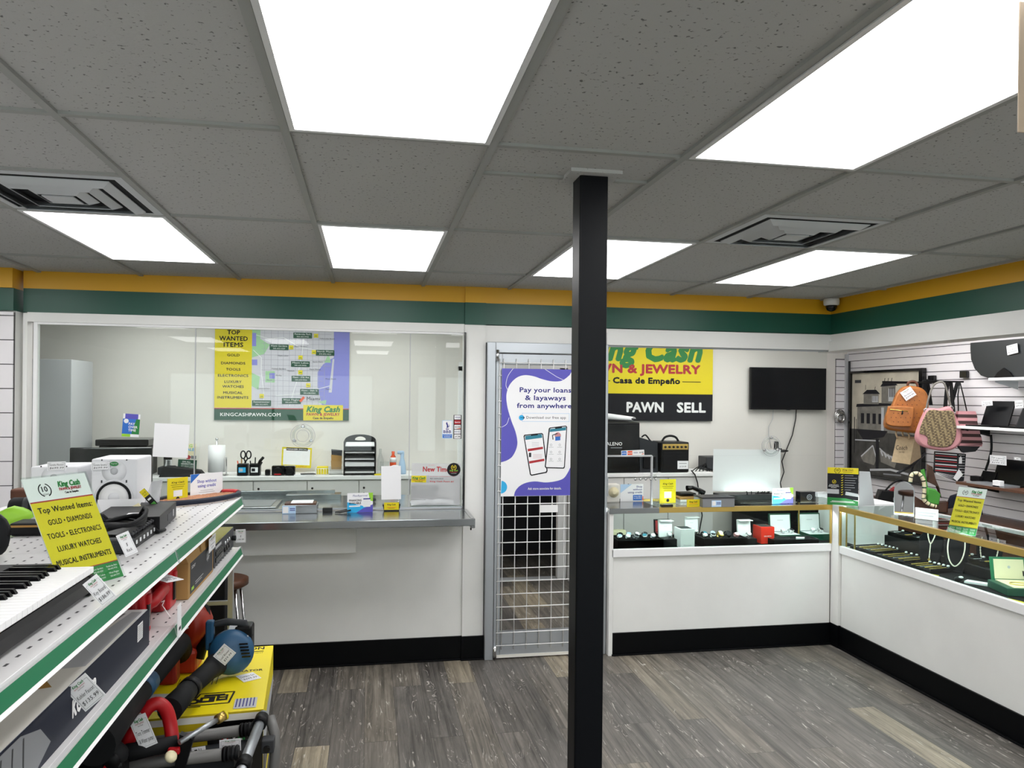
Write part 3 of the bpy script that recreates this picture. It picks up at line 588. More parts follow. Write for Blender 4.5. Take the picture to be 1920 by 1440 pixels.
def cardlogos(p, horiz=False):
    p.rect(0, 0, 1, 1, 'white' if horiz else 'ink')
    L = [('VISA', 'white', 'navyink'), ('MasterCard', 'red', 'white'), ('DISCOVER', 'white', 'ink'), ('DC', 'white', 'navyink'), ('JCB', 'white', 'ink')]
    if horiz: L = [('AMEX', 'blue', 'white'), ('MasterCard', 'orange', 'white'), ('VISA', 'white', 'navyink'), ('DISCOVER', 'white', 'ink')]
    n = len(L)
    for i, (s_, bg, fg) in enumerate(L):
        a, c = i / n, (i + 1) / n
        if horiz: p.rect(a + .02, .12, c - .02, .88, bg); p.t(s_, (a + c) / 2, .38, .26, fg, fw=.18, bold=.02)
        else: p.rect(.1, 1 - c + .015, .9, 1 - a - .015, bg); p.t(s_, .5, 1 - c + .07, .06, fg, fw=.66, bold=.02)
        if s_ == 'DISCOVER': (p.poly([(a + .1, .14), (c - .03, .14), (c - .03, .34)], 'orange') if horiz else p.poly([(.3, 1 - c + .02), (.88, 1 - c + .02), (.88, 1 - c + .06)], 'orange'))
sheet([(0.588, 5.393, 1.551), (0.645, 5.393, 1.551), (0.586, 5.393, 1.719)], 'black strip of card payment logos on the edge of the teller glass', 'sticker', 'sticker', paint=cardlogos)
sheet([(1.831, 5.412, 1.424), (2.008, 5.412, 1.431), (1.830, 5.412, 1.463)], 'white strip of card payment logos above the showcase pass-through', 'sticker', 'sticker', paint=lambda p: cardlogos(p, True))
def times(p):
    p.t('M I A M I', .40, .945, .02, 'red', fw=.12); p.t('New Times', .52, .80, .12, 'brandred', fw=.58, bold=.03)
    p.rect(0, .54, .30, .70, 'gold_print'); logo(p, .15, .55, .26, .13); p.line([(.34, .72), (.34, .52)], .006, 'grey')
    p.t('BEST OF MIAMI  |  SHOPPING & SERVICES  |  2023', .38, .675, .018, 'brandred', 'l', fw=.5); p.t('BEST PAWN SHOP', .38, .62, .03, 'ink', 'l', fw=.27); p.t('King Cash Pawn #1', .38, .55, .035, 'brandred', 'l', fw=.48, bold=.03)
    for i in range(12): p.rect(0, .47 - .026 * i, .55 if i < 11 else .3, .476 - .026 * i, 'grey')
    p.t('KINGCASHPAWN.COM', .0, .12, .02, 'ink', 'l', fw=.3)
sheet([(0.295, 5.394, 1.090), (0.638, 5.394, 1.084), (0.292, 5.394, 1.383)], 'clear newspaper award poster reading New Times on the teller glass', 'award_poster', 'poster', 'plastic_film', paint=times)
def badge(p):
    p.disc(.5, .5, .5, 'ink', n=32); ten(p, .5, .66, .2, 'yellow'); p.t('King Cash', .5, .38, .10, 'lime', fw=.62, bold=.03, shear=.25); p.t('PAWN & JEWELRY', .5, .28, .06, 'orange_red', fw=.6); p.t('Casa de Empe\u00f1o', .5, .2, .05, 'white', fw=.4)
p = Panel((0.546, 5.392, 1.288), (0.640, 5.392, 1.288), (0.545, 5.392, 1.382), .001, 'ink', body=False); badge(p); p.prism([(p.w / 2 + p.w / 2 * math.cos(k * PI / 16), p.h / 2 + p.w / 2 * math.sin(k * PI / 16)) for k in range(32)], 0, .0003, 'ink'); p.build('sticker', None, 'round black ten years sticker beside the newspaper award', 'sticker')

# things on the teller counter
ZC = 1.061
p = (-0.352, 5.269, 1.061)
t = thing('paper_holder', 'low grey steel box of paper slips on the teller counter', 'box', (p[0], p[1], ZC))
x0, x1, y0 = -0.553, -0.332, 5.280
b = B(); b.box((x0, y0, ZC), (x1, y0 + .16, ZC + .055), 'steel', .002); b.build('body', t)
b = B(); b.box((x0 + .01, y0 + .02, ZC + .055), (x1 - .01, y0 + .15, ZC + .064), 'walnut'); b.box((x0 + .05, y0 + .03, ZC + .064), (x1 - .03, y0 + .15, ZC + .07), 'paper'); b.build('paper_stack', t)
b = Panel((x0 - .002, y0 - .002, ZC), (x0 + .085, y0 - .002, ZC), (x0 - .002, y0 - .002, ZC + .052), .001, 'paleblue'); b.rect(.05, .1, .45, .9, 'white'); b.rect(.55, .6, .95, .7, 'navyink'); b.rect(.55, .4, .95, .5, 'navyink'); b.build('sticker', t)
b = B(); c = (-0.269, 5.330, 1.061); b.box((c[0] - .03, c[1], ZC), (c[0] + .035, c[1] + .05, ZC + .028), 'gloss_black', .004); tag(b.build('card_reader'), 'small black card reader on the counter left of the financing card', 'card reader')
b = B(); c = (-0.172, 5.271, 1.061)
for k in range(3): b.cyl((c[0] - .04 + .012 * k, c[1] - .01 * k, ZC + .006), (c[0] + .05 + .006 * k, c[1] + .05 - .03 * k, ZC + .02), .005, 'gloss_black', n=8)
tag(b.build('pen'), 'black pens lying together left of the financing card', 'pen')
def fin(p):
    p.poly([(0, 0), (1, 0), (1, .2), (0, .55)], 'skyblue'); p.poly([(.35, 0), (1, 0), (1, .4), (.6, .2)], 'purple'); p.poly([(.88, .6), (1, .55), (1, 1), (.82, 1)], 'lime'); p.t('FlexApproval', .5, .82, .10, 'navyink', fw=.58, shear=.2)
    p.t('FINANCING', .07, .58, .10, 'ink', 'l', fw=.48, bold=.03); p.t('AVAILABLE', .07, .44, .10, 'ink', 'l', fw=.46, bold=.03); p.rect(.07, .30, .5, .37, 'white'); p.rect(.62, .28, .9, .66, 'white'); p.rect(.62, .66, .9, .72, 'navyink')
def standcard(q, label, paint, name='counter_card', cat='sign', mat='paper', group=None, lean=.0, thick=.003):
    bl, br, tl = (Vector(v) for v in q); t = thing(name, label, cat, tuple((bl + br) / 2), group)
    p = Panel(bl, br, tl, thick, mat); paint(p); p.build('card', t)
    n = p.n; mid = (bl + br) / 2; k = p.h * .35; bk = B(); f = bl - n * k; g = br - n * k; s_ = Vector((0, 0, .003))
    bk.hexa([bl - n * .003, br - n * .003, g, f, bl - n * .003 + s_, br - n * .003 + s_, g + s_, f + s_], 'acrylic'); bk.build('foot', t)
    return t
standcard([(-0.134, 5.266, 1.061), (0.035, 5.294, 1.061), (-0.134, 5.266, 1.193)], 'blue and purple FINANCING AVAILABLE card on the teller counter', fin)
# yellow card holder
c = (0.161, 5.329, 1.061)
t = thing('card_holder', 'black and yellow business card holder on the teller counter', 'card holder', (c[0], c[1], ZC))
b = B(); b.prism([(c[0] - .05, ZC), (c[0] + .05, ZC), (c[0] + .062, ZC + .045), (c[0] - .062, ZC + .045)], c[1], c[1] + .05, 'gloss_black', 'y'); b.build('tray', t)
p = Panel((c[0] - .05, c[1] - .002, ZC + .008), (c[0] + .05, c[1] - .002, ZC + .008), (c[0] - .05, c[1] - .002, ZC + .058), .002, 'gold_print'); p.t('King Cash', .5, .62, .2, 'ink', fw=.55, bold=.03); p.rect(.2, .3, .8, .36, 'orange'); p.rect(.3, .18, .7, .22, 'ink'); p.build('card_stack', t)
# open book on the counter near the newspaper award
c = (0.468, 5.607, 1.061); b = B()
for sx in (-1, 1):
    rings = []
    for k in range(7):
        u = k / 6; x = c[0] + sx * u * .16; z = ZC + .004 + .02 * math.sin(PI * min(1, u * 1.1 + .05)) ** .7 * (1 - u * .4)
        rings.append([(x, c[1] - .06, ZC), (x, c[1] - .06, z), (x, c[1] + .12, z + .006), (x, c[1] + .12, ZC)])
    if sx < 0: rings.reverse()
    b.loft(rings, 'paper', smooth=False)
tag(b.build('open_ledger'), 'open white ledger lying on the counter under the newspaper award', 'book')
b = B(); b.box((c[0] - .09, c[1] + .13, ZC), (c[0] + .12, c[1] + .17, ZC + .03), 'dgrey', .004); tag(b.build('stapler'), 'dark grey stapler behind the open ledger', 'stapler')
c = (0.003, 5.687, 1.061); b = B(); b.ball((c[0] + .02, c[1] + .1, ZC + .018), (.04, .055, .018), 'graphite'); tag(b.build('computer_mouse'), 'dark computer mouse behind the financing card', 'mouse')
# acrylic shield corner bolts on the right end
c = (0.210, 5.380, 1.101); b = B(); b.box((c[0] - .006, 5.375, ZC), (c[0] + .006, 5.397, ZC + .07), 'chrome', .002); b.ball((c[0], 5.373, ZC + .02), .012, 'chrome'); b.ball((c[0], 5.373, ZC + .055), .009, 'chrome'); tag(b.build('glass_clamp'), 'chrome clamp holding the teller glass beside the yellow card holder', 'clamp')
# black monitor and printer behind the glass
t = thing('computer_monitor', 'black computer monitor seen from behind through the teller glass', 'monitor', (-1.78, 5.85, ZC))
x0, x1, zt = -2.046, -1.509, 1.465
b = B(); b.box((x0, 5.83, ZC + .09), (x1, 5.87, zt), 'gloss_black', .008); b.build('screen_housing', t)
b = B(); b.box(((x0 + x1) / 2 - .03, 5.86, ZC + .01), ((x0 + x1) / 2 + .03, 5.89, ZC + .25), 'black', .004); b.box(((x0 + x1) / 2 - .13, 5.78, ZC), ((x0 + x1) / 2 + .13, 5.98, ZC + .014), 'black', .004); b.build('stand', t)
x0, x1 = -2.315, -1.884
t = thing('printer', 'black printer on the cabinet behind the monitor', 'printer', ((x0 + x1) / 2, 7.35, 1.12))
b = B(); b.box((x0 + .02, 7.2, 1.12), (x1 - .02, 7.55, 1.39), 'black', .01); b.build('body', t)
b = B(); b.box((x0, 7.17, 1.39), (x1, 7.56, 1.445), 'gloss_black', .008); b.build('scanner_lid', t)
b = B(); b.box((x0 + .08, 7.06, 1.2), (x1 - .08, 7.2, 1.215), 'dgrey', .003); b.build('paper_tray', t)
# tall grey partition at the far left behind the glass
b = B(); x1 = -2.411; b.box((x1 - .75, 6.9, 0), (x1, 7.4, 2.122), 'lgrey', .004); tag(b.build('locker'), 'tall pale grey locker behind the left end of the teller glass', 'locker')

# wanted-items map poster on the back wall
def mapposter(p):
    L = .27; m0 = .13
    p.rect(0, m0, L, 1, 'gold_print'); p.rect(L, m0, 1, 1, 'maptan'); p.rect(.88, m0, 1, 1, 'mapsea')
    p.poly([(.76, .52), (.80, .60), (.86, .66), (.89, .68), (.89, .13), (.80, .13), (.78, .25), (.76, .36)], 'mapsea')
    p.poly([(.845, .30), (.868, .30), (.885, .66), (.872, .66)], 'maptan')
    p.poly([(L, .96), (.33, 1), (.33, .86), (.40, .80), (.36, .70), (L, .66)], 'mapgreen'); p.poly([(L, .5), (.33, .46), (.32, .32), (L, .36)], 'mapgreen'); p.rect(.37, .40, .44, .52, 'mapgreen')
    p.rect(L, .78, .30, .92, 'mapsea'); p.rect(L, .58, .31, .64, 'mapsea'); p.rect(.40, .44, .44, .50, 'mapsea'); p.poly([(.81, .62), (.86, .62), (.84, .72)], 'mapgreen'); p.poly([(.76, .2), (.82, .17), (.83, .22)], 'mapgreen')
    for x in (.36, .41, .46, .50, .545, .59, .635, .68, .72, .765, .81): p.rect(x, m0 + .02, x + .0025, .99, 'roadgrey')
    for y in (.2, .255, .31, .36, .42, .47, .53, .58, .64, .69, .75, .81, .86, .92, .96): p.rect(.34, y, .80 if y < .55 else .86, y + .003, 'roadgrey')
    p.line([(.28, .74), (.34, .66), (.34, .5), (.36, .3), (.36, .15)], .004, 'white'); p.line([(.66, 1), (.64, .7), (.60, .4), (.55, .15)], .004, 'white'); p.line([(.30, .90), (.4, .86), (.5, .88), (.62, .78), (.8, .74)], .004, 'white'); p.line([(.45, .26), (.62, .28), (.85, .37)], .004, 'white')
    for i, (s_, y) in enumerate((('TOP', .90), ('WANTED', .835), ('ITEMS', .77))): p.t(s_, L / 2, y, .045, 'ink', fw=(.09, .205, .14)[i], bold=.03)
    for s_, y, f in (('GOLD', .67, .09), ('DIAMONDS', .585, .175), ('TOOLS', .52, .105), ('ELECTRONICS', .455, .22), ('LUXURY', .39, .125), ('WATCHES', .34, .155), ('MUSICAL', .275, .14), ('INSTRUMENTS', .225, .225)): p.t(s_, L / 2, y, .026, 'ink', fw=f, bold=.02)
    p.rect(0, 0, 1, .118, 'dgreen'); p.rect(0, .118, 1, .128, 'brandred'); p.t('KINGCASHPAWN.COM', .045, .042, .035, 'white', 'l', fw=.44, bold=.02)
    p.rect(.655, -.0, .955, .165, 'gold_print'); logo(p, .805, .012, .25, .145)
    def place(x, y, a, c): p.rect(x - .07, y - .03, x + .07, y + .03, 'dgreen'); p.t(a, x, y + .005, .018, 'white', fw=.12); p.t(c, x, y - .02, .013, 'white', fw=.09)
    def pin(x, y): p.rect(x - .016, y - .02, x + .016, y + .022, 'gold_print'); p.rect(x - .01, y - .006, x + .01, y, 'brandgreen')
    for x, y, a, c in ((.645, .905, 'Pembroke Park', '954.405.9700'), (.47, .775, 'Miami Gardens', '305.625.5227'), (.815, .725, 'North Miami', '305.892.4221'), (.63, .60, 'Miami Lakes', '305.625.0006'), (.635, .445, 'Miami - 27th Ave', '305.634.9926'), (.70, .305, 'Miami - 36th St', '305.638.0060'), (.565, .205, 'West Flagler', '305.649.7777'), (.345, .18, 'Sweetwater', '305.552.0071')): place(x, y, a, c)
    for x, y in ((.745, .905), (.56, .775), (.73, .73), (.63, .67), (.63, .512), (.69, .375), (.345, .255)): pin(x, y)
    p.line([(.63, .20), (.66, .25)], .018, 'orange'); p.t('Miami', .73, .215, .038, 'ink', fw=.10)
    for x, y, s_ in ((.56, .52, 'Hialeah'), (.47, .54, 'Hialeah Gardens'), (.50, .68, 'Miami Lakes'), (.83, .87, 'Hallandale Beach'), (.76, .62, 'North Miami'), (.74, .54, 'Miami Shores'), (.86, .44, 'Miami Beach'), (.84, .33, 'Miami'), (.40, .42, 'Doral'), (.47, .47, 'Medley'), (.36, .33, 'Fontainebleau'), (.63, .78, 'Miami Gardens')): p.t(s_, x, y, .014, 'dgrey', fw=.007 * len(s_))
p = Panel((-1.42, 7.585, 1.605), (-.187, 7.585, 1.605), (-1.42, 7.585, 2.50), .006, 'paper'); mapposter(p); p.build('poster', None, 'large wanted-items poster with a city map on the back wall', 'poster')
# shop sign and television on the back wall, right
x0, x1, z0, z1 = 2.08, 3.56, 1.615, 2.55
def sign(p):
    p.rect(0, .30, 1, 1, 'gold_print'); p.rect(0, 0, 1, .30, 'ink'); H = 1
    p.t('King Cash', .475, .672, .235, 'brandgreen', fw=.87, bold=.06, shear=.28); p.t('PAWN & JEWELRY', .458, .532, .092, 'brandred', fw=.887, bold=.06); p.t('Casa de Empe\u00f1o', .506, .415, .062, 'ink', fw=.49, bold=.06)
    p.rect(.77, .434, .91, .442, 'ink'); p.rect(.10, .434, .24, .442, 'ink'); p.t('PAWN', .496, .10, .105, 'white', fw=.265, bold=.045); p.t('SELL', .84, .10, .105, 'white', fw=.21, bold=.045)
p = Panel((x0, 7.575, z0), (x1, 7.575, z0), (x0, 7.575, z1), .02, 'ink'); sign(p); p.build('shop_sign', None, 'large yellow and black shop sign reading PAWN SELL on the back wall', 'sign')
tv = [(3.965, 1.742), (4.842, 2.19)]
t = thing('television', 'black flat television mounted on the white back wall', 'television', (4.4, 7.55, 1.742))
b = B(); b.box((tv[0][0], 7.52, tv[0][1]), (tv[1][0], 7.56, tv[1][1]), 'black', .004); b.build('housing', t)
b = B(); b.box((tv[0][0] + .012, 7.517, tv[0][1] + .018), (tv[1][0] - .012, 7.521, tv[1][1] - .012), 'screen'); b.build('screen', t)
b = B(); b.box((4.3, 7.56, 1.85), (4.5, 7.6, 2.1), 'black'); b.build('wall_mount', t)
b = B(); b.box((4.38, 7.515, 1.737), (4.42, 7.53, 1.745), 'dgrey'); b.build('sensor', t)
b = B(); b.tube([(4.521, 7.570, 1.749), (4.516, 7.570, 1.646), (4.480, 7.570, 1.474), (4.407, 7.570, 1.302), (4.359, 7.570, 1.188), (4.385, 7.570, 1.074), (4.343, 7.570, 0.960), (4.42, 7.57, .6)], .006, 'black', 6); tag(b.build('power_cable'), 'black cable hanging from the right underside of the television', 'cable', 'television cables')
b = B(); b.tube([(4.253, 7.570, 1.742), (4.248, 7.570, 1.645), (4.200, 7.570, 1.559), (4.201, 7.570, 1.474), (4.233, 7.570, 1.331)], .0035, 'lgrey', 6); tag(b.build('power_cable'), 'thin grey cable hanging from the middle of the television', 'cable', 'television cables')
c = (4.330, 7.500, 1.291); t = thing('wall_bracket', 'black bracket on the wall beside the clear speaking port', 'bracket', (c[0], 7.5, c[2]))
b = B(); b.ball((c[0], 7.5, c[2] + .015), (.06, .05, .016), 'gloss_black'); b.build('saucer', t); b = B(); b.box((c[0] - .05, 7.55, c[2] + .02), (c[0] - .02, 7.6, c[2] + .11), 'black', .004); b.box((c[0] - .02, 7.52, c[2]), (c[0] + .0, 7.6, c[2] + .04), 'black', .004); b.build('arm', t)

# ================================================================ GONDOLA SHELVING, LEFT
GF = -.615; GE = 3.915; Z1 = 1.35; Z2 = 1.108
t = thing('shelving_unit', 'white gondola shelving with green price strips at the left', 'shelving', (-1.08, 2.0, 0))
SEC = [(0.0, 1.315), (1.318, 2.617), (2.620, GE)]
def holes(b, x0, x1, y0, y1, z, dx=.05, dy=.05):
    x = x0
    while x < x1:
        y = y0
        while y < y1: b.add([(x - .003, y - .008, z), (x + .003, y - .008, z), (x + .003, y + .008, z), (x - .003, y + .008, z)], [(0, 1, 2, 3)], 'hole'); y += dy
        x += dx
for y0, y1 in SEC:
    b = B(); b.box((-1.56, y0, Z1 - .03), (GF, y1, Z1), 'shelf_white', .002); holes(b, -1.5, GF - .02, y0 + .04, y1 - .02, Z1 + .0004); b.build('shelf', t)
    b = B(); b.box((-1.06, y0, Z2 - .03), (GF, y1, Z2), 'shelf_white', .002); holes(b, -1.04, GF - .02, y0 + .04, y1 - .02, Z2 + .0004); b.build('shelf', t)
    for z in (Z1, Z2):
        b = B(); b.prism([(GF, z), (GF + .012, z + .004), (GF + .010, z - .006), (GF + .018, z - .034), (GF + .024, z - .042), (GF, z - .038)], y0 + .001, y1 - .001, 'white', 'y')
        b.prism([(GF + .0112, z - .0035), (GF + .0118, z - .0045), (GF + .0195, z - .034), (GF + .018, z - .036)], y0 + .004, y1 - .004, 'green', 'y')
        b.build('price_strip', t)
        b = B(); b.tube([(GF + .013, y1 - .004, z + .002), (GF + .017, y1 - .004, z - .015), (GF + .026, y1 - .004, z - .042)], .004, 'acrylic', 6); b.build('strip_end', t)
b = B(); b.box((-1.09, 0, .12), (-1.06, GE, Z1 - .032), 'matblack'); b.build('back_panel', t)
b = B(); b.box((-1.56, 0, .02), (GF + .02, GE, .13), 'matblack', .004); b.build('base_deck', t)
for y in (.01, 1.30, 2.60, GE - .03): b = B(); b.box((-1.095, y, 0), (-1.055, y + .03, Z1 - .03), 'dgrey'); b.build('upright', t)

# keyboard on the top shelf
KX0, KX1, KY0, KY1, KZ = -1.0, -.672, 1.05, 2.075, Z1
t = thing('electronic_keyboard', 'black electronic piano keyboard on the near end of the top shelf', 'keyboard', ((KX0 + KX1) / 2, (KY0 + KY1) / 2, KZ + .001))
b = B(); b.prism([(KX1 + .004, KZ + .012), (KX1 - .03, KZ + .002), (KX0, KZ + .002), (KX0 - .01, KZ + .085), (-.84, KZ + .082), (-.835, KZ + .055), (KX1, KZ + .05), (KX1 + .006, KZ + .04)], KY0, KY1 - .028, 'black', 'y'); b.box((KX0, KY1 - .03, KZ + .002), (-.835, KY1, KZ + .08), 'black', .005); b.box((-.84, KY1 - .03, KZ + .002), (KX1 + .006, KY1, KZ + .052), 'black', .005); b.build('body', t)
wy = KY1 - .004; pitch = .0236; k = 0
while wy - pitch > KY0 + .03:
    b = B(); b.box((-.838, wy - pitch + .0008, KZ + .055), (KX1 + .004, wy - .0008, KZ + .070), 'white', .001); b.build('white_key', t)
    if k % 7 not in (2, 6):
        b = B(); yb = wy - pitch; b.hexa([(-.838, yb - .006, KZ + .069), (-.735, yb - .006, KZ + .069), (-.735, yb + .006, KZ + .069), (-.838, yb + .006, KZ + .069), (-.838, yb - .005, KZ + .083), (-.742, yb - .0045, KZ + .081), (-.742, yb + .0045, KZ + .081), (-.838, yb + .005, KZ + .083)], 'gloss_black'); b.build('black_key', t)
    wy -= pitch; k += 1
b = Panel((-.88, 1.62, KZ + .0835), (-.88, 1.80, KZ + .0835), (-.98, 1.62, KZ + .0845), .0008, 'paper'); b.rect(.1, .3, .8, .4, 'ink'); b.rect(.1, .6, .7, .7, 'ink'); b.build('label_sticker', t)
b = B(); b.box((-.98, 1.15, KZ + .083), (-.87, 1.45, KZ + .087), 'dgrey', .001); b.build('display', t)
b = B(); b.box((-1.0, 2.09, KZ + .001), (-.80, 2.20, KZ + .055), 'black', .008); tag(b.build('equipment_case'), 'flat black case lying behind the keyboard under the acrylic sign', 'case')
# acrylic wanted-items sign, leaning
def wanted(p, big=True):
    p.rect(0, .79, 1, 1, 'white'); p.rect(0, .155, 1, .79, 'gold_print'); p.rect(0, .78, 1, .792, 'brandred'); p.rect(0, 0, 1, .155, 'brandgreen'); p.rect(0, .15, 1, .158, 'brandred')
    ten(p, .28, .885, .10, 'ink'); logo(p, .68, .83, .36, .125)
    p.t('Top Wanted Items:', .5, .685, .05, 'ink', fw=.86, bold=.02)
    for i, (s_, f) in enumerate((('GOLD \u2022 DIAMONDS', .70), ('TOOLS \u2022 ELECTRONICS', .86), ('LUXURY WATCHES', .70), ('MUSICAL INSTRUMENTS', .88))): p.t(s_, .5, .575 - .118 * i, .047, 'ink', fw=f, bold=.015)
    for i, (a, c) in enumerate((('Miami', '305.634.9926'), ('North Miami', '305.892.4221'), ('Miami Gardens', '305.625.5227'), ('Pembroke Park', '954.405.9700'))):
        x = .14 + .24 * i; p.t(a, x, .11, .016, 'white', fw=.18); p.t(c, x, .085, .014, 'white', fw=.16); p.t('West Flagler' if i == 3 else 'Miami Lakes', x, .05, .016, 'white', fw=.17); p.t('305.649.7777', x, .022, .014, 'white', fw=.16)
def leansign(q, label, paint, name='acrylic_sign', group=None):
    bl, br, tl = (Vector(v) for v in q); t = thing(name, label, 'sign', tuple((bl + br) / 2), group)
    p = Panel(bl, br, tl, .002, 'paper'); paint(p); p.build('sheet', t)
    g = Panel(bl, br, tl, .001, 'acrylic', body=False); g.box((-.004, -.001, .0015), (g.w + .004, g.h + .004, .0035), 'glass'); g.build('acrylic_front', t)
    n = p.n; n0 = Vector((n.x, n.y, 0)).normalized(); k = B(); ft = .06
    f, g_ = bl - n0 * ft, br - n0 * ft; s_ = Vector((0, 0, .003)); o = n0 * .002
    k.hexa([bl - n0 * .004, br - n0 * .004, g_, f, bl - n0 * .004 + s_, br - n0 * .004 + s_, g_ + s_, f + s_], 'acrylic'); k.build('foot', t)
leansign([(-0.744, 2.088, 1.352), (-0.653, 2.258, 1.352), (-0.868, 2.154, 1.628)], 'acrylic wanted-items sign leaning back beside the keyboard', wanted, group='acrylic wanted-items signs')
# tag hanging over the strip below the keyboard
price_tag('k', (-0.594, 1.900, 1.363), (-0.565, 1.900, 1.387), (-0.630, 1.900, 1.420), 'handwritten price tag of the keyboard, hanging over the top green strip', ['Key Board', '$186.99'])
# goods at the far left of the top shelf
c = (-1.106, 2.590, 1.352)
t = thing('headphones', 'black padded headphones lying at the left edge behind the keyboard', 'headphones', (c[0], c[1], c[2]))
b = B(); b.ball((c[0], c[1], c[2] + .06), (.034, .02, .06), 'rubber'); b.build('ear_cup', t); b = B(); b.ball((c[0] - .09, c[1] + .05, c[2] + .05), (.04, .02, .05), 'rubber'); b.build('ear_cup', t)
b = B(); b.tube([(c[0] + math.cos(a) * .06 - .03, c[1] + .035 - math.cos(a) * .035, c[2] + .06 + math.sin(a) * .06) for a in [PI * k / 8 for k in range(9)]], .009, 'black'); b.build('headband', t)
c = (-1.280, 3.086, 1.352); b = B()
rings = []
for k in range(7):
    u = k / 6; r_ = .033 * math.sin(PI * (.12 + .8 * u)); rings.append([(c[0] - .05 + .11 * u, c[1] + .05 * u + r_ * math.cos(a) * (1 + .25 * math.sin(3 * a + k)), c[2] + .042 + r_ * 1.0 * math.sin(a) * (1 + .2 * math.cos(2 * a + k))) for a in [2 * PI * j / 12 for j in range(12)]])
b.loft(rings, 'lime'); tag(b.build('work_glove'), 'bright lime green work glove crumpled at the left edge', 'glove')
c = (-1.158, 2.930, 1.352); b = B(); b.box((c[0] - .06, c[1], c[2]), (c[0] + .05, c[1] + .10, c[2] + .045), 'black', .008); b.box((c[0] - .058, c[1] - .001, c[2] + .03), (c[0] + .048, c[1] + .101, c[2] + .037), 'tan'); tag(b.build('battery_pack'), 'black battery pack with a tan band left of the acrylic sign', 'battery')
c = (-1.283, 3.168, 1.352); c2 = (c[0] - .03, c[1] + .12, c[2]); t = thing('camera_lens', 'black zoom lens lying on its side at the left behind the green glove', 'camera lens', c2)
b = B(); b.lathe((c2[0] - .05, c2[1], c2[2] + .045), (1, .1, 0), [(.035, 0), (.044, .01), (.044, .08), (.038, .085), (.038, .15), (.044, .155), (.044, .19), (.036, .195)], 'rubber', 20); b.build('barrel', t)
b = B(); b.lathe((c2[0] + .0, c2[1] + .005, c2[2] + .045), (1, .1, 0), [(.0442, 0), (.046, .004), (.046, .018), (.0442, .022)], 'dgrey', 20); b.build('focus_ring', t)
c = (-1.503, 3.557, 1.352); b = B(); b.box((c[0] - .12, c[1] + .35, c[2]), (c[0] + .1, c[1] + .42, c[2] + .05), 'brown', .01); tag(b.build('leather_case'), 'brown leather case at the left end of the top shelf', 'case')
# two white studio monitors
def studio(x0, x1, y0, h, label):
    w_ = x1 - x0; t = thing('studio_monitor', label, 'loudspeaker', ((x0 + x1) / 2, y0 + .1, Z1 + .001), 'white studio monitors'); cx = (x0 + x1) / 2; zb = Z1 + .001
    b = B(); b.box((x0, y0, zb), (x1, y0 + .21, zb + h), 'speaker_white', .006); b.build('cabinet', t)
    b = B(); zc = zb + h * .36; b.lathe((cx, y0 + .001, zc), (0, -1, 0), [(w_ * .43, 0), (w_ * .43, .004), (w_ * .39, .006), (w_ * .385, .003)], 'speaker_white', 32); b.lathe((cx, y0 - .003, zc), (0, -1, 0), [(w_ * .385, 0), (w_ * .37, .006), (w_ * .34, .005), (w_ * .32, 0)], 'rubber', 32)
    b.lathe((cx, y0 - .004, zc), (0, -1, 0), [(w_ * .33, 0), (w_ * .33, .001), (w_ * .15, -.0005 + .0)], 'white', 32); b.ball((cx, y0 - .002, zc), (w_ * .13, .012, w_ * .13), 'speaker_white', 18); b.build('woofer', t)
    b = B(); zt = zb + h * .80; b.lathe((cx, y0 + .001, zt), (0, -1, 0), [(w_ * .27, 0), (w_ * .27, .003), (w_ * .12, .0022)], 'speaker_white', 28); b.ball((cx, y0 - .001, zt), (w_ * .085, .008, w_ * .085), 'lgrey', 14); b.build('tweeter', t)
    for sx in (-1, 1):
        for zz in (zt + w_ * .26, zt - w_ * .26, zc + w_ * .40): b = B(); b.ball((cx + sx * w_ * .27, y0 - .001, zz), .003, 'dgrey', 8, 5); b.build('screw', t)
    return t
SY = 3.27
s1x0, s1x1, sh = -1.068, -0.900, 1.590 - Z1
s0x0, s0x1 = -1.286, -1.118
studio(s1x0, s1x1, SY, sh, 'white studio monitor on the right, with a green oval sticker'); studio(s0x0, s0x1, SY, sh - .03, 'white studio monitor on the left, behind the acrylic sign')
price_tag('s', (-1.065, 3.262, 1.547), (-0.998, 3.262, 1.549), (-1.066, 3.262, 1.578), 'price tag on the right studio monitor', ['Yamaha Speaker', '$699.99'], head=False)
price_tag('s', (-1.222, 3.262, 1.546), (-1.156, 3.262, 1.548), (-1.222, 3.262, 1.581), 'price tag on the left studio monitor', ['Yamaha Monitor', '$699.99'], head=False)
c = (-0.982, 3.262, 1.572); b = Panel((c[0] - .016, c[1], c[2] - .009), (c[0] + .016, c[1], c[2] - .009), (c[0] - .016, c[1], c[2] + .009), .001, 'brandgreen', body=False); b.disc(.5, .5, .5, 'brandgreen', .28); b.t('King Cash', .5, .42, .3, 'white', fw=.7); tag(b.build('sticker'), 'green oval sticker on the top of the right studio monitor', 'sticker')
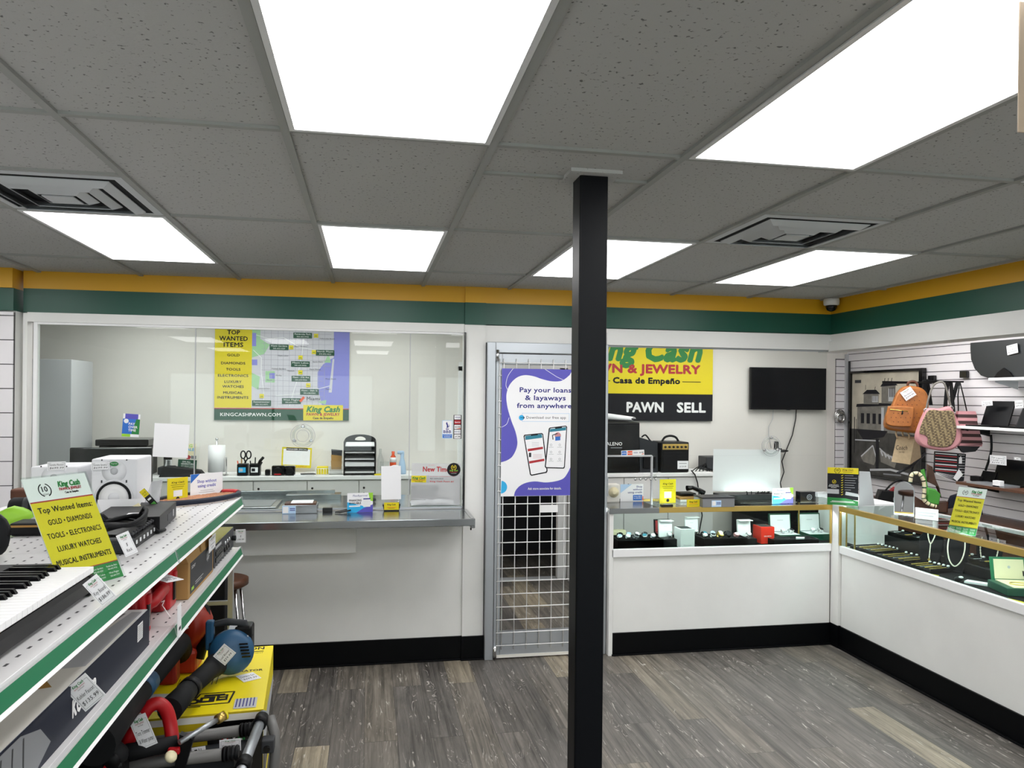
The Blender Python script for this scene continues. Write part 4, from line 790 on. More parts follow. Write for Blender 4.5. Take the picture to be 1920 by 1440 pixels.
# foam board in front of the speakers, leaning, with a pale edge
pl = [(-1.027, 3.190, 1.333), (-1.018, 3.190, 1.441), (-0.858, 3.190, 1.441), (-0.867, 3.190, 1.420), (-0.974, 3.190, 1.354)]; zb = Z1 + .001
b = B(); b.prism([(pl[0][0], zb), (pl[4][0], zb)] + [(q[0], max(q[2], zb)) for q in (pl[4], pl[3], pl[2], pl[1])], 3.19, 3.196, 'paper', 'y'); o = b.build('foam_board'); tag(o, 'white board with a slanted cream edge standing in front of the studio monitors', 'board')
b = B(); e0, e1 = Vector(pl[4]), Vector(pl[3]); e0.z = max(e0.z, zb + .008); b.tube([e0, e1], .008, 'cream', 6); b.build('edge_strip', o)
c = (-1.118, 3.639, 1.352); b = B(); b.lathe((c[0], c[1] - .1, c[2] + .03), (-.2, 1, 0), [(.026, 0), (.032, .01), (.032, .07), (.028, .09)], 'rubber', 18); tag(b.build('lens_hood'), 'black ribbed knob-like lens hood behind the acrylic sign', 'lens hood')
# black mixer with coiled cable, black power supply box
c = (-0.722, 2.637, 1.352)
def oriented(q0, q1):
    d = Vector(q1) - Vector(q0); d.z = 0; return math.atan2(d.y, d.x)
q0, q1 = (-0.732, 2.638, 1.352), (-0.740, 2.929, 1.352)
t = thing('audio_mixer', 'black audio mixer wrapped in its coiled cable on the top shelf', 'audio mixer', q0); an = oriented(q0, q1); Lm = (Vector(q1) - Vector(q0)).length
Mx = frame_rz(Vector(q0), an)
b = B(Mx); b.prism([(0, 0), (0, .035), (.05, .052), (.19, .06), (.19, 0)], -.02, Lm, 'black', 'x'); b.build('body', t)
for k in range(9): b = B(Mx); b.cyl((.01 + Lm * k / 9, .012, .041), (.01 + Lm * k / 9, .008, .052), .006, 'dgrey', n=10); b.build('knob', t)
for k in range(6): b = B(Mx); b.box((.02 + Lm * k / 6.2, -.002, .012), (.035 + Lm * k / 6.2, .002, .026), 'silver', .002); b.build('jack_socket', t)
b = B(Mx)
for k in range(4):
    pts = [(.10 + .17 * math.cos(a) - .012 * k, .09 + (.085 + .006 * k) * math.sin(a), .068 + .010 * k + .012 * math.sin(a * 2 + k) - (.03 if math.cos(a) > .8 else 0)) for a in [2 * PI * j / 22 for j in range(22)]]
    b.tube(pts, .0065, 'rubber', 7, closed=True)
b.tube([(.24, .03, .06), (.27, .01, .03), (.28, -.01, .008), (.33, -.02, .006)], .006, 'rubber', 7); b.build('cable', t)
q0, q1 = (-0.726, 2.917, 1.352), (-0.762, 3.311, 1.352); an = oriented(q0, q1); L2 = (Vector(q1) - Vector(q0)).length; Mx = frame_rz(Vector(q0), an)
t = thing('power_supply', 'flat black power box standing beyond the coiled cable', 'power supply', q0)
b = B(Mx); b.box((0, 0, 0), (L2, .22, .062), 'black', .003); b.build('housing', t)
b = B(Mx); b.box((L2 * .45, -.001, .018), (L2 * .72, .002, .042), 'dgrey'); b.box((L2 * .74, -.0015, .016), (L2 * .82, .002, .044), 'gloss_black'); b.build('outlet_panel', t)
b = Panel(Mx @ Vector((.03, .08, .063)), Mx @ Vector((.10, .08, .063)), Mx @ Vector((.03, .12, .063)), .0006, 'paper'); b.rect(.1, .3, .8, .45, 'grey'); b.build('label', t)
price_tag('m', (-0.709, 2.470, 1.361), (-0.675, 2.470, 1.376), (-0.731, 2.470, 1.428), 'curled price tag standing against the audio mixer', ['$', 'Rack'])
c = (-0.767, 2.560, 1.352); b = B(); b.box((c[0] - .04, c[1] + .0, c[2]), (c[0] + .045, c[1] + .06, c[2] + .045), 'graphite', .012); tag(b.build('adapter_plug'), 'dark grey power adapter beside the curled price tag', 'adapter')
# boxed hanging tag: tall yellow and black product card
q = [(-0.741, 2.985, 1.410), (-0.741, 3.077, 1.410), (-0.741, 2.985, 1.540)]; b = Panel((-0.816, 3.250, 1.377), (-0.798, 3.250, 1.392), (-0.849, 3.250, 1.492), .004, 'gloss_black'); b.rect(0, .72, 1, 1, 'gold_print'); b.t('10 YR', .5, .84, .06, 'ink', fw=.7); b.t('WTY', .5, .76, .05, 'ink', fw=.6); b.rect(.2, .55, .8, .62, 'white'); b.rect(.15, .25, .85, .42, 'midgreen'); tag(b.build('product_card'), 'narrow black card with a yellow top standing behind the power box', 'card')
c = (-0.859, 3.300, 1.407); b = B(); b.hexa([(c[0] - .04, 3.30, Z1 + .001), (c[0] + .03, 3.28, Z1 + .001), (c[0] + .03, 3.29, Z1 + .001), (c[0] - .04, 3.31, Z1 + .001), (c[0] - .01, 3.36, Z1 + .14), (c[0] + .035, 3.34, Z1 + .15), (c[0] + .035, 3.35, Z1 + .15), (c[0] - .01, 3.37, Z1 + .14)], 'plastic_film'); tag(b.build('plastic_bag'), 'clear plastic bag standing behind the narrow black card', 'bag')
# tennis racket at the far end
rc = Vector((-0.793, 3.804, 1.368)); ax = Vector((-0.648, 3.997, 1.370)) - Vector((-0.915, 3.609, 1.360)); ax.z = 0; La = ax.length / 2; ax.normalize(); bx_ = Vector((-ax.y, ax.x, 0)); Wb = .112
rc = (Vector((-0.648, 3.997, 1.370)) + Vector((-0.915, 3.609, 1.360))) / 2; rc.z = Z1 + .016
t = thing('tennis_racket', 'black and red tennis racket lying on the far end of the top shelf', 'tennis racket', (rc.x, rc.y, Z1 + .001))
def rp(a, e=1): return rc + ax * (La * math.cos(a) * e) + bx_ * (Wb * math.sin(a) * e)
b = B(); n = 40; b.tube([rp(2 * PI * k / n) for k in range(n)], .0125, 'navy', 8, closed=True); b.build('frame', t)
b = B(); b.tube([rp(a) + Vector((0, 0, .001)) for a in [R(-18 + 6 * k) for k in range(9)]], .0135, 'red', 8); b.build('red_band', t)
b = B()
for k in range(-9, 10):
    u = k / 10; h_ = math.sqrt(1 - u * u); b.tube([rc + ax * (La * u) - bx_ * (Wb * h_ * .95), rc + ax * (La * u) + bx_ * (Wb * h_ * .95)], .0011, 'strings', 4)
for k in range(-7, 8):
    u = k / 8; h_ = math.sqrt(1 - u * u); b.tube([rc + bx_ * (Wb * u) - ax * (La * h_ * .95), rc + bx_ * (Wb * u) + ax * (La * h_ * .95)], .0011, 'strings', 4)
b.build('strings', t)
b = B(); e = rc - ax * La; 
for sg in (-1, 1): b.tube([rc - ax * (La * .93) + bx_ * (.04 * sg), rc - ax * (La + .07), rc - ax * (La + .12)], .010, 'navy', 8)
b.build('throat', t); b = B(); b.tube([rc - ax * (La + .10), rc - ax * (La + .30)], .014, 'black', 8); b.build('grip', t)
price_tag('r', (-0.780, 3.280, 1.372), (-0.767, 3.381, 1.372), (-0.849, 3.437, 1.372), 'white and red tag lying by the racket throat', ['Racket'])
b = B(); c = rc + ax * La * .62 + bx_ * Wb * .8; b.tube([c, c + Vector((.0, 0, .03)), c + Vector((.012, 0, .045))], [.009, .007, .002], 'gloss_black', 8); tag(b.build('vibration_damper'), 'small black clip standing on the far rim of the racket', 'clip')
def yel(p):
    p.t('King Cash', .5, .78, .07, 'ink', fw=.62, bold=.03, shear=.25); p.rect(.15, .70, .85, .715, 'ink'); p.rect(.2, .62, .8, .635, 'ink'); p.rect(.25, .54, .75, .55, 'ink'); p.rect(.28, .22, .72, .48, 'white'); p.disc(.5, .12, .09, 'ink')
standcard([(-0.897, 3.733, 1.352), (-0.828, 3.816, 1.352), (-0.897, 3.733, 1.462)], 'yellow card standing behind the racket on the top shelf', yel, mat='gold_print', group='yellow payment cards')
def shop(p):
    p.poly([(0, 1), (.28, 1), (0, .62)], 'blue'); p.t('Shop without', .5, .62, .13, 'purple', fw=.60, bold=.02); p.t('using credit', .5, .43, .13, 'purple', fw=.56, bold=.02); p.rect(.3, .28, .7, .30, 'lgrey'); p.rect(.25, .2, .75, .22, 'lgrey')
standcard([(-0.828, 3.873, 1.352), (-0.706, 3.999, 1.352), (-0.828, 3.873, 1.466)], 'white Shop without using credit card behind the racket', shop, group='shop without credit cards')

# ---------------------------------------------------------------- second shelf
# long boxed tap with a dark front
x1, y0, y1, z0, z1 = -.632, 1.15, 2.43, Z2 + .001, Z2 + .105
t = thing('product_box', 'long dark carton with a pale lid picturing a brass tap', 'box', (-.85, 1.8, z0))
b = B(); b.box((-1.04, y0, z0), (x1, y1, z1), 'navy', .003); b.build('carton', t)
p = Panel((x1 - .003, y0 + .003, z1 + .001), (x1 - .003, y1 - .003, z1 + .001), (-1.037, y0 + .003, z1 + .001), .001, 'lgrey'); p.rect(.0, 0, .92, 1, 'offwhite'); p.rect(.92, 0, 1, 1, 'white')
p.poly([(.62, .02), (.98, .02), (.98, .09), (.66, .18), (.62, .30), (.60, .30)], 'lgrey'); p.line([(.97, .13), (.68, .20), (.64, .36), (.54, .40)], .006, 'grey'); p.line([(.97, .17), (.70, .24)], .004, 'grey')
p.poly([(.50, .22), (.57, .22), (.555, .29), (.57, .55), (.55, .56), (.535, .30), (.50, .28)], 'tan'); p.poly([(.52, .08), (.60, .24), (.585, .36), (.50, .26)], 'tan'); p.poly([(.545, .54), (.59, .60), (.57, .68), (.52, .60)], 'tan'); p.build('lid', t)
p = Panel((x1 + .0012, y0, z0), (x1 + .0012, y1, z0), (x1 + .0012, y0, z1), .001, 'navy'); p.poly([(0, 0), (.38, 0), (.44, .3), (.40, .75), (.33, .98), (0, 1)], 'grey')
for k in range(9): p.line([(.02 + .04 * k, .02), (.06 + .035 * k, .9)], .004, 'dgrey')
p.t('KOHLER', .530, .30, .36, 'white', 'l', fw=.118, bold=.05); p.rect(.905, .42, .945, .88, 'white')
for k in range(8): p.rect(.908, .46 + .05 * k, .942, .48 + .05 * k, 'grey')
p.build('front_print', t)
price_tag('b', (-0.601, 1.820, 1.155), (-0.560, 1.820, 1.190), (-0.630, 1.820, 1.217), 'handwritten price tag stuck on the long dark tap carton', ['Kohler Faucet', '$135.99'])
# red tool case
y0, y1, x0, x1, z0 = 2.455, 2.915, -1.03, -.66, Z2 + .001
t = thing('tool_case', 'red plastic tool case with black latches on the second shelf', 'case', ((x0 + x1) / 2, (y0 + y1) / 2, z0))
b = B(); b.box((x0, y0, z0), (x1 - .05, y1, z0 + .165), 'dred', .012); b.box((x1 - .06, y0, z0), (x1 - .015, y0 + .15, z0 + .15), 'dred', .01); b.box((x1 - .06, y1 - .14, z0), (x1 - .015, y1, z0 + .16), 'dred', .01)
b.box((x1 - .04, y0 + .025, z0), (x1 - .002, y0 + .12, z0 + .135), 'red', .008); b.box((x1 - .04, y1 - .115, z0), (x1 - .002, y1 - .02, z0 + .145), 'red', .008); b.build('shell', t)
for y in (y0 + .075, y1 - .065):
    b = B(); b.box((x1 - .006, y - .014, z0 + .095), (x1 + .008, y + .014, z0 + .125), 'red', .004); o = b.build('latch', t); b = B(); b.box((x1 - .006, y - .011, z0 + .025), (x1 + .005, y + .011, z0 + .095), 'gloss_black', .003); b.build('latch_clip', o)
b = B(); b.tube([(x1 - .03, y0 + .15, z0 + .07), (x1 - .012, y0 + .17, z0 + .075), (x1 - .01, y1 - .16, z0 + .085), (x1 - .03, y1 - .14, z0 + .085)], .019, 'red', 10); b.build('handle', t)
price_tag('c', (-0.600, 2.499, 1.275), (-0.559, 2.535, 1.275), (-0.662, 2.593, 1.275), 'price tag lying flat on top of the red tool case', ['Milwaukee', '$59.99'])
b = B(); b.tube([(-0.645, 2.624, 1.184), (-0.640, 2.636, 1.185), (-0.630, 2.570, 1.187), (-0.600, 2.551, 1.153)], .0014, 'white', 5); t = thing('price_tag', 'white tag on a string hanging edge-on from the red tool case', 'price tag', (-0.585, 2.563, 1.089), 'white handwritten price tags'); b.build('string', t)
b = Panel((-0.580, 2.562, 1.084), (-0.580, 2.604, 1.086), (-0.580, 2.465, 1.181), .003, 'paper'); b.rect(.2, .2, .8, .3, 'ink'); b.build('card', t)
# cardboard camera box
y0, y1, x0, x1, z0, z1 = 2.935, 3.385, -1.02, -.632, Z2 + .001, Z2 + .150
t = thing('cardboard_box', 'open brown cardboard box with a black printed front', 'box', ((x0 + x1) / 2, (y0 + y1) / 2, z0))
b = B(); b.box((x0, y0, z0), (x1, y1, z1 - .02), 'kraft', .003); b.build('carton', t)
b = B(); b.hexa([(x1 - .12, y0, z1 - .02), (x1, y0, z1 - .02), (x1, y0 + .2, z1 - .02), (x1 - .12, y0 + .2, z1 - .02), (x1 - .14, y0, z1 + .005), (x1 - .01, y0, z1 + .002), (x1 - .01, y0 + .21, z1 + .006), (x1 - .14, y0 + .2, z1 + .01)], 'kraft'); b.build('flap', t)
b = B(); b.hexa([(x1 - .1, y0 + .22, z1 - .02), (x1, y0 + .22, z1 - .02), (x1, y1, z1 - .02), (x1 - .1, y1, z1 - .02), (x1 - .12, y0 + .23, z1 + .01), (x1 - .005, y0 + .23, z1 + .012), (x1 - .008, y1, z1 + .016), (x1 - .1, y1, z1 + .02)], 'kraft'); b.build('flap', t)
b = B(); b.box((x0 + .03, y0 + .02, z1 - .0), (x1 - .15, y1 - .05, z1 + .02), 'gloss_black', .006); b.build('foam_insert', t)
p = Panel((x1 + .001, y0 + .03, z0 + .012), (x1 + .001, y1 - .02, z0 + .012), (x1 + .001, y0 + .03, z0 + .125), .001, 'dgrey'); p.t('SONY', .04, .78, .10, 'white', 'l', fw=.16, bold=.02); p.rect(.04, .08, .14, .18, 'lime'); p.rect(.2, .22, .55, .25, 'lgrey'); p.rect(.2, .15, .48, .18, 'lgrey'); p.rect(.70, .55, .82, .9, 'grey'); p.line([(.74, .5), (.78, .62), (.76, .8), (.8, .9)], .01, 'lgrey'); p.line([(.7, .6), (.84, .66)], .01, 'lgrey'); p.build('front_print', t)
b = B(); c = (x1 - .06, y0 + .17, z1 + .008); b.ball(c, (.02, .03, .022), 'paper', 8, 5); b.ball((c[0] + .02, c[1] - .02, c[2] - .008), (.014, .02, .02), 'paper', 8, 5); tag(b.build('tissue'), 'crumpled white tissue on the flap of the brown cardboard box', 'tissue')
price_tag('d', (-0.620, 3.238, 1.214), (-0.620, 3.368, 1.216), (-0.620, 3.277, 1.271), 'price tag stuck on the far corner of the brown cardboard box', ['Camera', '$99'])
# AV receiver turned with its sockets outward
y0, y1, x0, x1, z0, z1 = 3.42, 3.90, -1.0, -.635, Z2 + .008, Z2 + .100
t = thing('av_receiver', 'dark grey audio receiver showing its rear sockets at the shelf end', 'receiver', ((x0 + x1) / 2, (y0 + y1) / 2, Z2 + .001))
b = B(); b.box((x0, y0, z0), (x1, y1, z1), 'dgrey', .003); b.build('housing', t)
b = B(); b.box((x0 + .002, y0 + .002, z1), (x1 - .002, y1 - .002, z1 + .002), 'steel'); b.build('top_plate', t)
for k in range(6):
    for j in range(2): b = B(); b.box((x1 - .001, y0 + .03 + .028 * k, z0 + .015 + .028 * j), (x1 + .004, y0 + .05 + .028 * k, z0 + .035 + .028 * j), 'gloss_black', .002); b.build('socket', t)
for k in range(3):
    b = B(); b.lathe((x1, y0 + .24 + .05 * k, z0 + .03), (1, 0, 0), [(.011, 0), (.011, .006), (.006, .007)], 'gloss_black', 12); b.build('terminal', t); b = B(); b.lathe((x1, y0 + .24 + .05 * k, z0 + .062), (1, 0, 0), [(.008, 0), (.008, .006), (.004, .007)], 'silver', 12); b.build('terminal', t)
b = Panel((x1 + .001, y0 + .03, z0 + .072), (x1 + .001, y0 + .16, z0 + .072), (x1 + .001, y0 + .03, z0 + .084), .0006, 'lgrey'); b.build('label', t)
for y in (y0 + .05, y1 - .05): b = B(); b.cyl((x1 - .06, y, Z2 + .001), (x1 - .06, y, z0), .015, 'rubber', n=10); b.build('foot', t)
b = B(); b.cyl((x1 + .003, y1 - .06, z0 + .05), (x1 + .02, y1 - .06, z0 + .05), .012, 'rubber', n=10); b.build('plug', t)
price_tag('e', (-0.630, 3.930, 1.126), (-0.583, 3.930, 1.127), (-0.631, 3.930, 1.191), 'price tag sticking out past the end of the audio receiver', ['$', '199.99'])

# ---------------------------------------------------------------- floor level goods
# generator carton
Mg = frame_rz(Vector((-.40, 3.185, .131)), R(4.0)); GW_, GL_, GH_ = .58, .80, .468
t = thing('generator_box', 'bright yellow generator carton on the base of the shelving', 'box', (-.7, 3.55, .131))
b = B(Mg); b.box((-GW_, 0, 0), (0, GL_, GH_), 'gen_yellow', .004); b.build('carton', t)
p = Panel(Mg @ Vector((-GW_, 0, GH_ + .001)), Mg @ Vector((0, 0, GH_ + .001)), Mg @ Vector((-GW_, GL_, GH_ + .001)), .001, 'gen_yellow')
p.t('CHAMPION', .93, .94, .05, 'ink', 'r', fw=.40, bold=.03, rot=-PI / 2 * 0); p.rect(.5, .90, .93, .912, 'ink'); p.t('GLOBAL POWER EQUIPMENT', .93, .87, .015, 'ink', 'r', fw=.40)
p.t('9250', .66, .80, .04, 'ink', fw=.18, bold=.03); p.t('GENERATOR', .80, .56, .03, 'ink', fw=.30, bold=.02)
for k in range(10): p.rect(.36 + .03 * k, .40, .365 + .03 * k, .40 + (.12, .10, .14, .09, .13)[k % 5], 'ink')
p.line([(.50, .12), (.55, .27), (.78, .27), (.76, .12), (.5, .12)], .014, 'ink'); p.rect(.56, .15, .66, .22, 'ink'); p.rect(.67, .16, .745, .235, 'ink'); p.disc(.52, .17, .045, 'ink'); p.disc(.52, .17, .02, 'gold_print'); p.rect(.58, .225, .72, .25, 'ink'); p.rect(.58, .17, .62, .2, 'gold_print'); p.rect(.69, .18, .73, .19, 'gold_print'); p.rect(.69, .21, .73, .22, 'gold_print'); p.line([(.47, .10), (.58, .10)], .012, 'ink')
p.rect(.80, .03, .95, .16, 'lgrey')
for k in range(6): p.rect(.81 + .023 * k, .05, .818 + .023 * k, .16, 'navyink')
p.rect(.62, .6, .64, .61, 'ink'); p.build('lid_print', t)
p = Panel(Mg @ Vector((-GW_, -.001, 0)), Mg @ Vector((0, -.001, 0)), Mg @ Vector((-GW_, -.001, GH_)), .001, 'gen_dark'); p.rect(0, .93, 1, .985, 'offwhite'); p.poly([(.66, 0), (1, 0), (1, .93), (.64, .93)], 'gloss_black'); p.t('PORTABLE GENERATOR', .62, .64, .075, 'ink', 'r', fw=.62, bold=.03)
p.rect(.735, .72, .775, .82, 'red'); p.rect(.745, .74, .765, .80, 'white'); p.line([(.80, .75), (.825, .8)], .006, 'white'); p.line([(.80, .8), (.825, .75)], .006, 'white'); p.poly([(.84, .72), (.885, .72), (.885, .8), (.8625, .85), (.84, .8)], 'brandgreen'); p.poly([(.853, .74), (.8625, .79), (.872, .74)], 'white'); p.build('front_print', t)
p = Panel(Mg @ Vector((.001, 0, 0)), Mg @ Vector((.001, GL_, 0)), Mg @ Vector((.001, 0, GH_)), .001, 'gen_yellow'); p.rect(0, 0, 1, .6, 'gloss_black'); p.poly([(0, .6), (1, .6), (1, .7), (0, .85)], 'lgrey'); p.rect(.1, .2, .9, .3, 'gold_print'); p.line([(.2, 0), (.35, .9)], .01, 'white'); p.line([(.6, 0), (.5, .8)], .01, 'lgrey'); p.build('side_print', t)
GT = .131 + GH_
price_tag('g', (-0.520, 3.489, 0.603), (-0.452, 3.529, 0.603), (-0.516, 3.599, 0.603), 'price label stuck on the lid of the yellow generator carton', ['Champion Gen', '$699.99'], head=False)
# blue leaf blower lying on the carton
def at(u, q): return Vector(q)
bc = Vector((-0.587, 3.550, 0.709))
t = thing('leaf_blower', 'blue leaf blower with a long black nozzle lying on the yellow carton', 'leaf blower', (bc.x, bc.y, GT + .001), 'leaf blowers')
ax = Vector((.15, -.95, .28)).normalized()
b = B(); b.lathe(bc + Vector((0, .03, 0)), (.25, -.9, .35), [(.05, -.07), (.088, -.05), (.098, -.01), (.092, .03), (.06, .05), (.02, .055)], 'toolblue', 28); b.build('fan_housing', t)
b = B(); n_ = Vector((.25, -.9, .35)).normalized(); u_ = n_.orthogonal().normalized(); q_ = n_.cross(u_)
for k in range(5):
    o_ = bc + Vector((0, .03, 0)) + n_ * .050 + Vector((.045, 0, .0)) + Vector((.003 * k, 0, .028 - .014 * k)); b.box((o_.x - .018, o_.y - .004, o_.z - .003), (o_.x + .018, o_.y + .004, o_.z + .003), 'gloss_black')
b.build('vent_slots', t)
b = B(); h0 = bc + Vector((-.085, .04, .02)); b.tube([h0, h0 + Vector((-.01, .0, .10)), h0 + Vector((.06, .02, .105)), h0 + Vector((.13, .03, .09)), h0 + Vector((.15, .03, .03))], [.022, .018, .017, .02, .024], 'graphite', 10); b.box((h0.x - .025, h0.y - .02, h0.z - .01), (h0.x + .01, h0.y + .02, h0.z + .12), 'toolblue', .008); b.build('handle', t)
b = B(); c = Vector((-0.533, 3.620, 0.755)); b.box((c.x - .045, c.y - .03, c.z - .07), (c.x + .03, c.y + .06, c.z + .06), 'black', .012); b.build('battery', t)
b = Panel((-0.532, 3.585, 0.725), (-0.507, 3.585, 0.731), (-0.532, 3.585, 0.773), .001, 'paper'); b.rect(.2, .2, .4, .8, 'ink'); b.rect(.6, .3, .7, .9, 'grey'); b.build('label', t)
b = B(); n0 = bc + Vector((-.055, -.03, -.035)); n1 = Vector((-0.665, 3.150, 0.717)); n2 = Vector((-0.697, 2.960, 0.705)); b.tube([n0, n0.lerp(n1, .25), n1], [.05, .040, .036], 'rubber', 16); b.tube([n1.lerp(n0, .02), n1.lerp(n2, .15)], .042, 'black', 16); b.tube([n1, n2], [.037, .046], 'rubber', 16); b.build('nozzle', t)
price_tag('l', (-0.590, 3.440, 0.695), (-0.545, 3.440, 0.747), (-0.629, 3.440, 0.749), 'square price tag on the blue leaf blower', ['Leaf Blower', '$59.99'])
b = Panel((-0.609, 3.600, 0.786), (-0.578, 3.600, 0.777), (-0.612, 3.600, 0.834), .002, 'paper'); tag(b.build('price_tag'), 'blank white tag standing above the blue leaf blower', 'price tag', 'white handwritten price tags')
# red leaf blower behind it
rcn = Vector((-0.796, 3.720, 0.690))
t = thing('leaf_blower', 'red leaf blower with a black tube under the second shelf', 'leaf blower', (rcn.x, rcn.y, GT + .001), 'leaf blowers')
rings = []
for k in range(8):
    u = k / 7; r_ = .075 * (.55 + .6 * math.sin(PI * (.15 + .7 * u))); z = GT + .10 + .21 * u; sx = .04 * math.sin(PI * u)
    rings.append([(rcn.x + sx + r_ * .75 * math.cos(a), rcn.y + r_ * math.sin(a), z) for a in [2 * PI * j / 14 for j in range(14)]])
b = B(); b.loft(rings, 'toolred'); b.build('motor_housing', t)
b = B(); b.box((rcn.x - .07, rcn.y - .09, GT + .001), (rcn.x + .05, rcn.y + .09, GT + .11), 'toolred', .02); b.build('fan_housing', t)
b = B(); b.tube([(rcn.x + .05, rcn.y - .05, GT + .06), (rcn.x + .085, rcn.y - .03, GT + .16), (rcn.x + .075, rcn.y, GT + .27), (rcn.x + .03, rcn.y, GT + .31)], [.028, .02, .016, .012], 'black', 10); b.build('handle', t)
b = Panel((rcn.x + .0, rcn.y - .10, GT + .20), (rcn.x + .02, rcn.y - .10, GT + .21), (rcn.x + .005, rcn.y - .095, GT + .27), .002, 'white'); b.build('label', t)
n0 = Vector((-0.795, 3.550, 0.768)); n1 = Vector((-0.800, 3.020, 0.779)); n2 = Vector((-0.786, 2.460, 0.805))
b = B(); b.tube([rcn + Vector((-.02, -.06, .0)), n0, n1], [.05, .044, .042], 'rubber', 16); b.build('upper_tube', t); b = B(); b.tube([n1.lerp(n0, .08), n1.lerp(n2, .12)], .045, 'toolblue', 16); b.build('tube_collar', t)
b = B(); b.tube([n1, n1.lerp(n2, .7), n2], [.043, .05, .058], 'rubber', 16); b.build('lower_tube', t)
# red plastic gas can shape behind, resting on the carton
c = (-0.859, 3.482, 0.600); b = B(); b.box((c[0] - .07, c[1] + .02, GT + .001), (c[0] + .06, c[1] + .10, GT + .17), 'dred', .015); tag(b.build('battery_charger'), 'dark red block-shaped charger under the black blower tube', 'charger')
b = Panel((-.98, 3.24, GT + .002), (-.74, 3.22, GT + .002), (-.94, 3.42, GT + .002), .001, 'lgrey')
for k in range(5): b.rect(.1, .2 + .13 * k, .85, .23 + .13 * k, 'grey')
tag(b.build('instruction_sheet'), 'grey printed instruction sheet lying on the yellow carton', 'paper')

# folded grey tube frame with a black deck
t = thing('folding_frame', 'folded grey tubular frame with a black deck in front of the carton', 'folding frame', (-.65, 2.9, 0))
def jt(u, v, y): return None
b1, b0 = Vector((-0.419, 3.100, 0.560)), Vector((-0.763, 3.100, 0.536)); f1, f0 = Vector((-0.440, 2.860, 0.579)), Vector((-0.650, 2.860, 0.570))
b0 = b1 + (b0 - b1) * 1.6; f0 = f1 + (f0 - f1) * 2.6
b = B(); b.tube([b0, b1], .021, 'tube_grey', 14); b.build('cross_tube', t)
b = B(); b.tube([f0, f1], .021, 'tube_grey', 14); b.build('cross_tube', t)
r1, r0 = Vector((-0.396, 3.160, 0.588)), Vector((-0.415, 2.840, 0.560)); r0 = r0 + (r0 - r1) * .8
b = B(); b.tube([r1, r0], .019, 'alu', 14); b.build('side_rail', t)
for e, o in ((b1, b0), (f1, f0)):
    d = (e - o).normalized(); b = B()
    for k in range(4): b.tube([e - d * (.05 - .013 * k), e - d * (.043 - .013 * k)], .0265, 'rubber', 14)
    b.tube([e - d * .055, e], .0245, 'black', 14); b.build('collar', t)
for f_ in (.04, .56):
    m0 = r1.lerp(r0, f_); m1 = r1.lerp(r0, f_ + .10); b = B(); b.tube([m0, m1], .026, 'black', 14); b.build('rail_sleeve', t)
l1 = Vector((-0.369, 3.140, 0.584)); b = B(); b.tube([l1, Vector((-0.346, 3.100, 0.537)), Vector((-0.341, 3.080, 0.473)), (-.365, 3.05, .02)], .02, 'tube_grey', 12); b.cyl((-.365, 3.05, .0), (-.365, 3.05, .03), .024, 'rubber'); b.build('leg', t)
b = B(); b.tube([b0 + Vector((.05, 0, 0)), b0 + Vector((.03, -.02, -.3)), (b0.x + .03, b0.y - .02, .131)], .02, 'tube_grey', 12); b.build('leg', t)
b = B(); c = Vector((-0.365, 3.050, 0.525)); b.box((c.x - .02, c.y - .03, c.z - .03), (c.x + .025, c.y + .02, c.z + .02), 'dgrey', .004); b.cyl(c + Vector((.0, -.04, -.01)), c + Vector((0, 0, -.01)), .012, 'gloss_black'); b.build('hinge', t)
b = B(); b.hexa([b0 + Vector((0, -.03, -.05)), b1 + Vector((-.03, -.03, -.05)), b1 + Vector((-.03, -.02, -.02)), b0 + Vector((0, -.02, -.02)), f0 + Vector((.3, .03, -.05)), f1 + Vector((-.03, .03, -.05)), f1 + Vector((-.03, .03, -.025)), f0 + Vector((.3, .03, -.025))], 'graphite')
m = B(); m.hexa([f0 + Vector((.2, .02, -.06)), f1 + Vector((-.02, .02, -.06)), b1 + Vector((-.02, -.02, -.06)), b0 + Vector((.05, -.02, -.06)), f0 + Vector((.2, .02, -.02)), f1 + Vector((-.02, .02, -.02)), b1 + Vector((-.02, -.02, -.03)), b0 + Vector((.05, -.02, -.03))], 'graphite'); m.build('deck', t)
price_tag('f', (-0.518, 2.930, 0.553), (-0.444, 2.930, 0.555), (-0.536, 2.930, 0.597), 'price tag lying on the black deck of the folded frame', ['Treadmill', '$149.99'])
b = Panel((-0.606, 2.900, 0.562), (-0.559, 2.900, 0.566), (-0.599, 2.900, 0.590), .001, 'paper'); b.rect(.2, .3, .4, .7, 'ink'); b.rect(.5, .2, .56, .8, 'grey'); b.rect(.65, .2, .7, .8, 'grey'); tag(b.build('label_sticker'), 'small white label left of the price tag on the black deck', 'sticker')
# string trimmer with a red bail handle
t = thing('string_trimmer', 'string trimmer with a red looped handle under the shelves', 'string trimmer', (-.78, 2.75, .55))
ap = [(-0.814, 2.860, 0.631), (-0.785, 2.870, 0.691), (-0.750, 2.880, 0.748), (-0.718, 2.890, 0.759), (-0.693, 2.900, 0.729), (-0.679, 2.900, 0.675), (-0.666, 2.880, 0.617)]
def smooth(P, k=4):
    P = [Vector(p) for p in P]; out = []
    for i in range(len(P) - 1):
        a = P[max(i - 1, 0)]; p, q = P[i], P[i + 1]; c = P[min(i + 2, len(P) - 1)]
        for j in range(k):
            u = j / k; out.append(.5 * ((2 * p) + (q - a) * u + (2 * a - 5 * p + 4 * q - c) * u * u + (3 * p - a - 3 * q + c) * u ** 3))
    return out + [P[-1]]
b = B(); b.tube(smooth(ap), .023, 'red', 14); b.build('loop_handle', t)
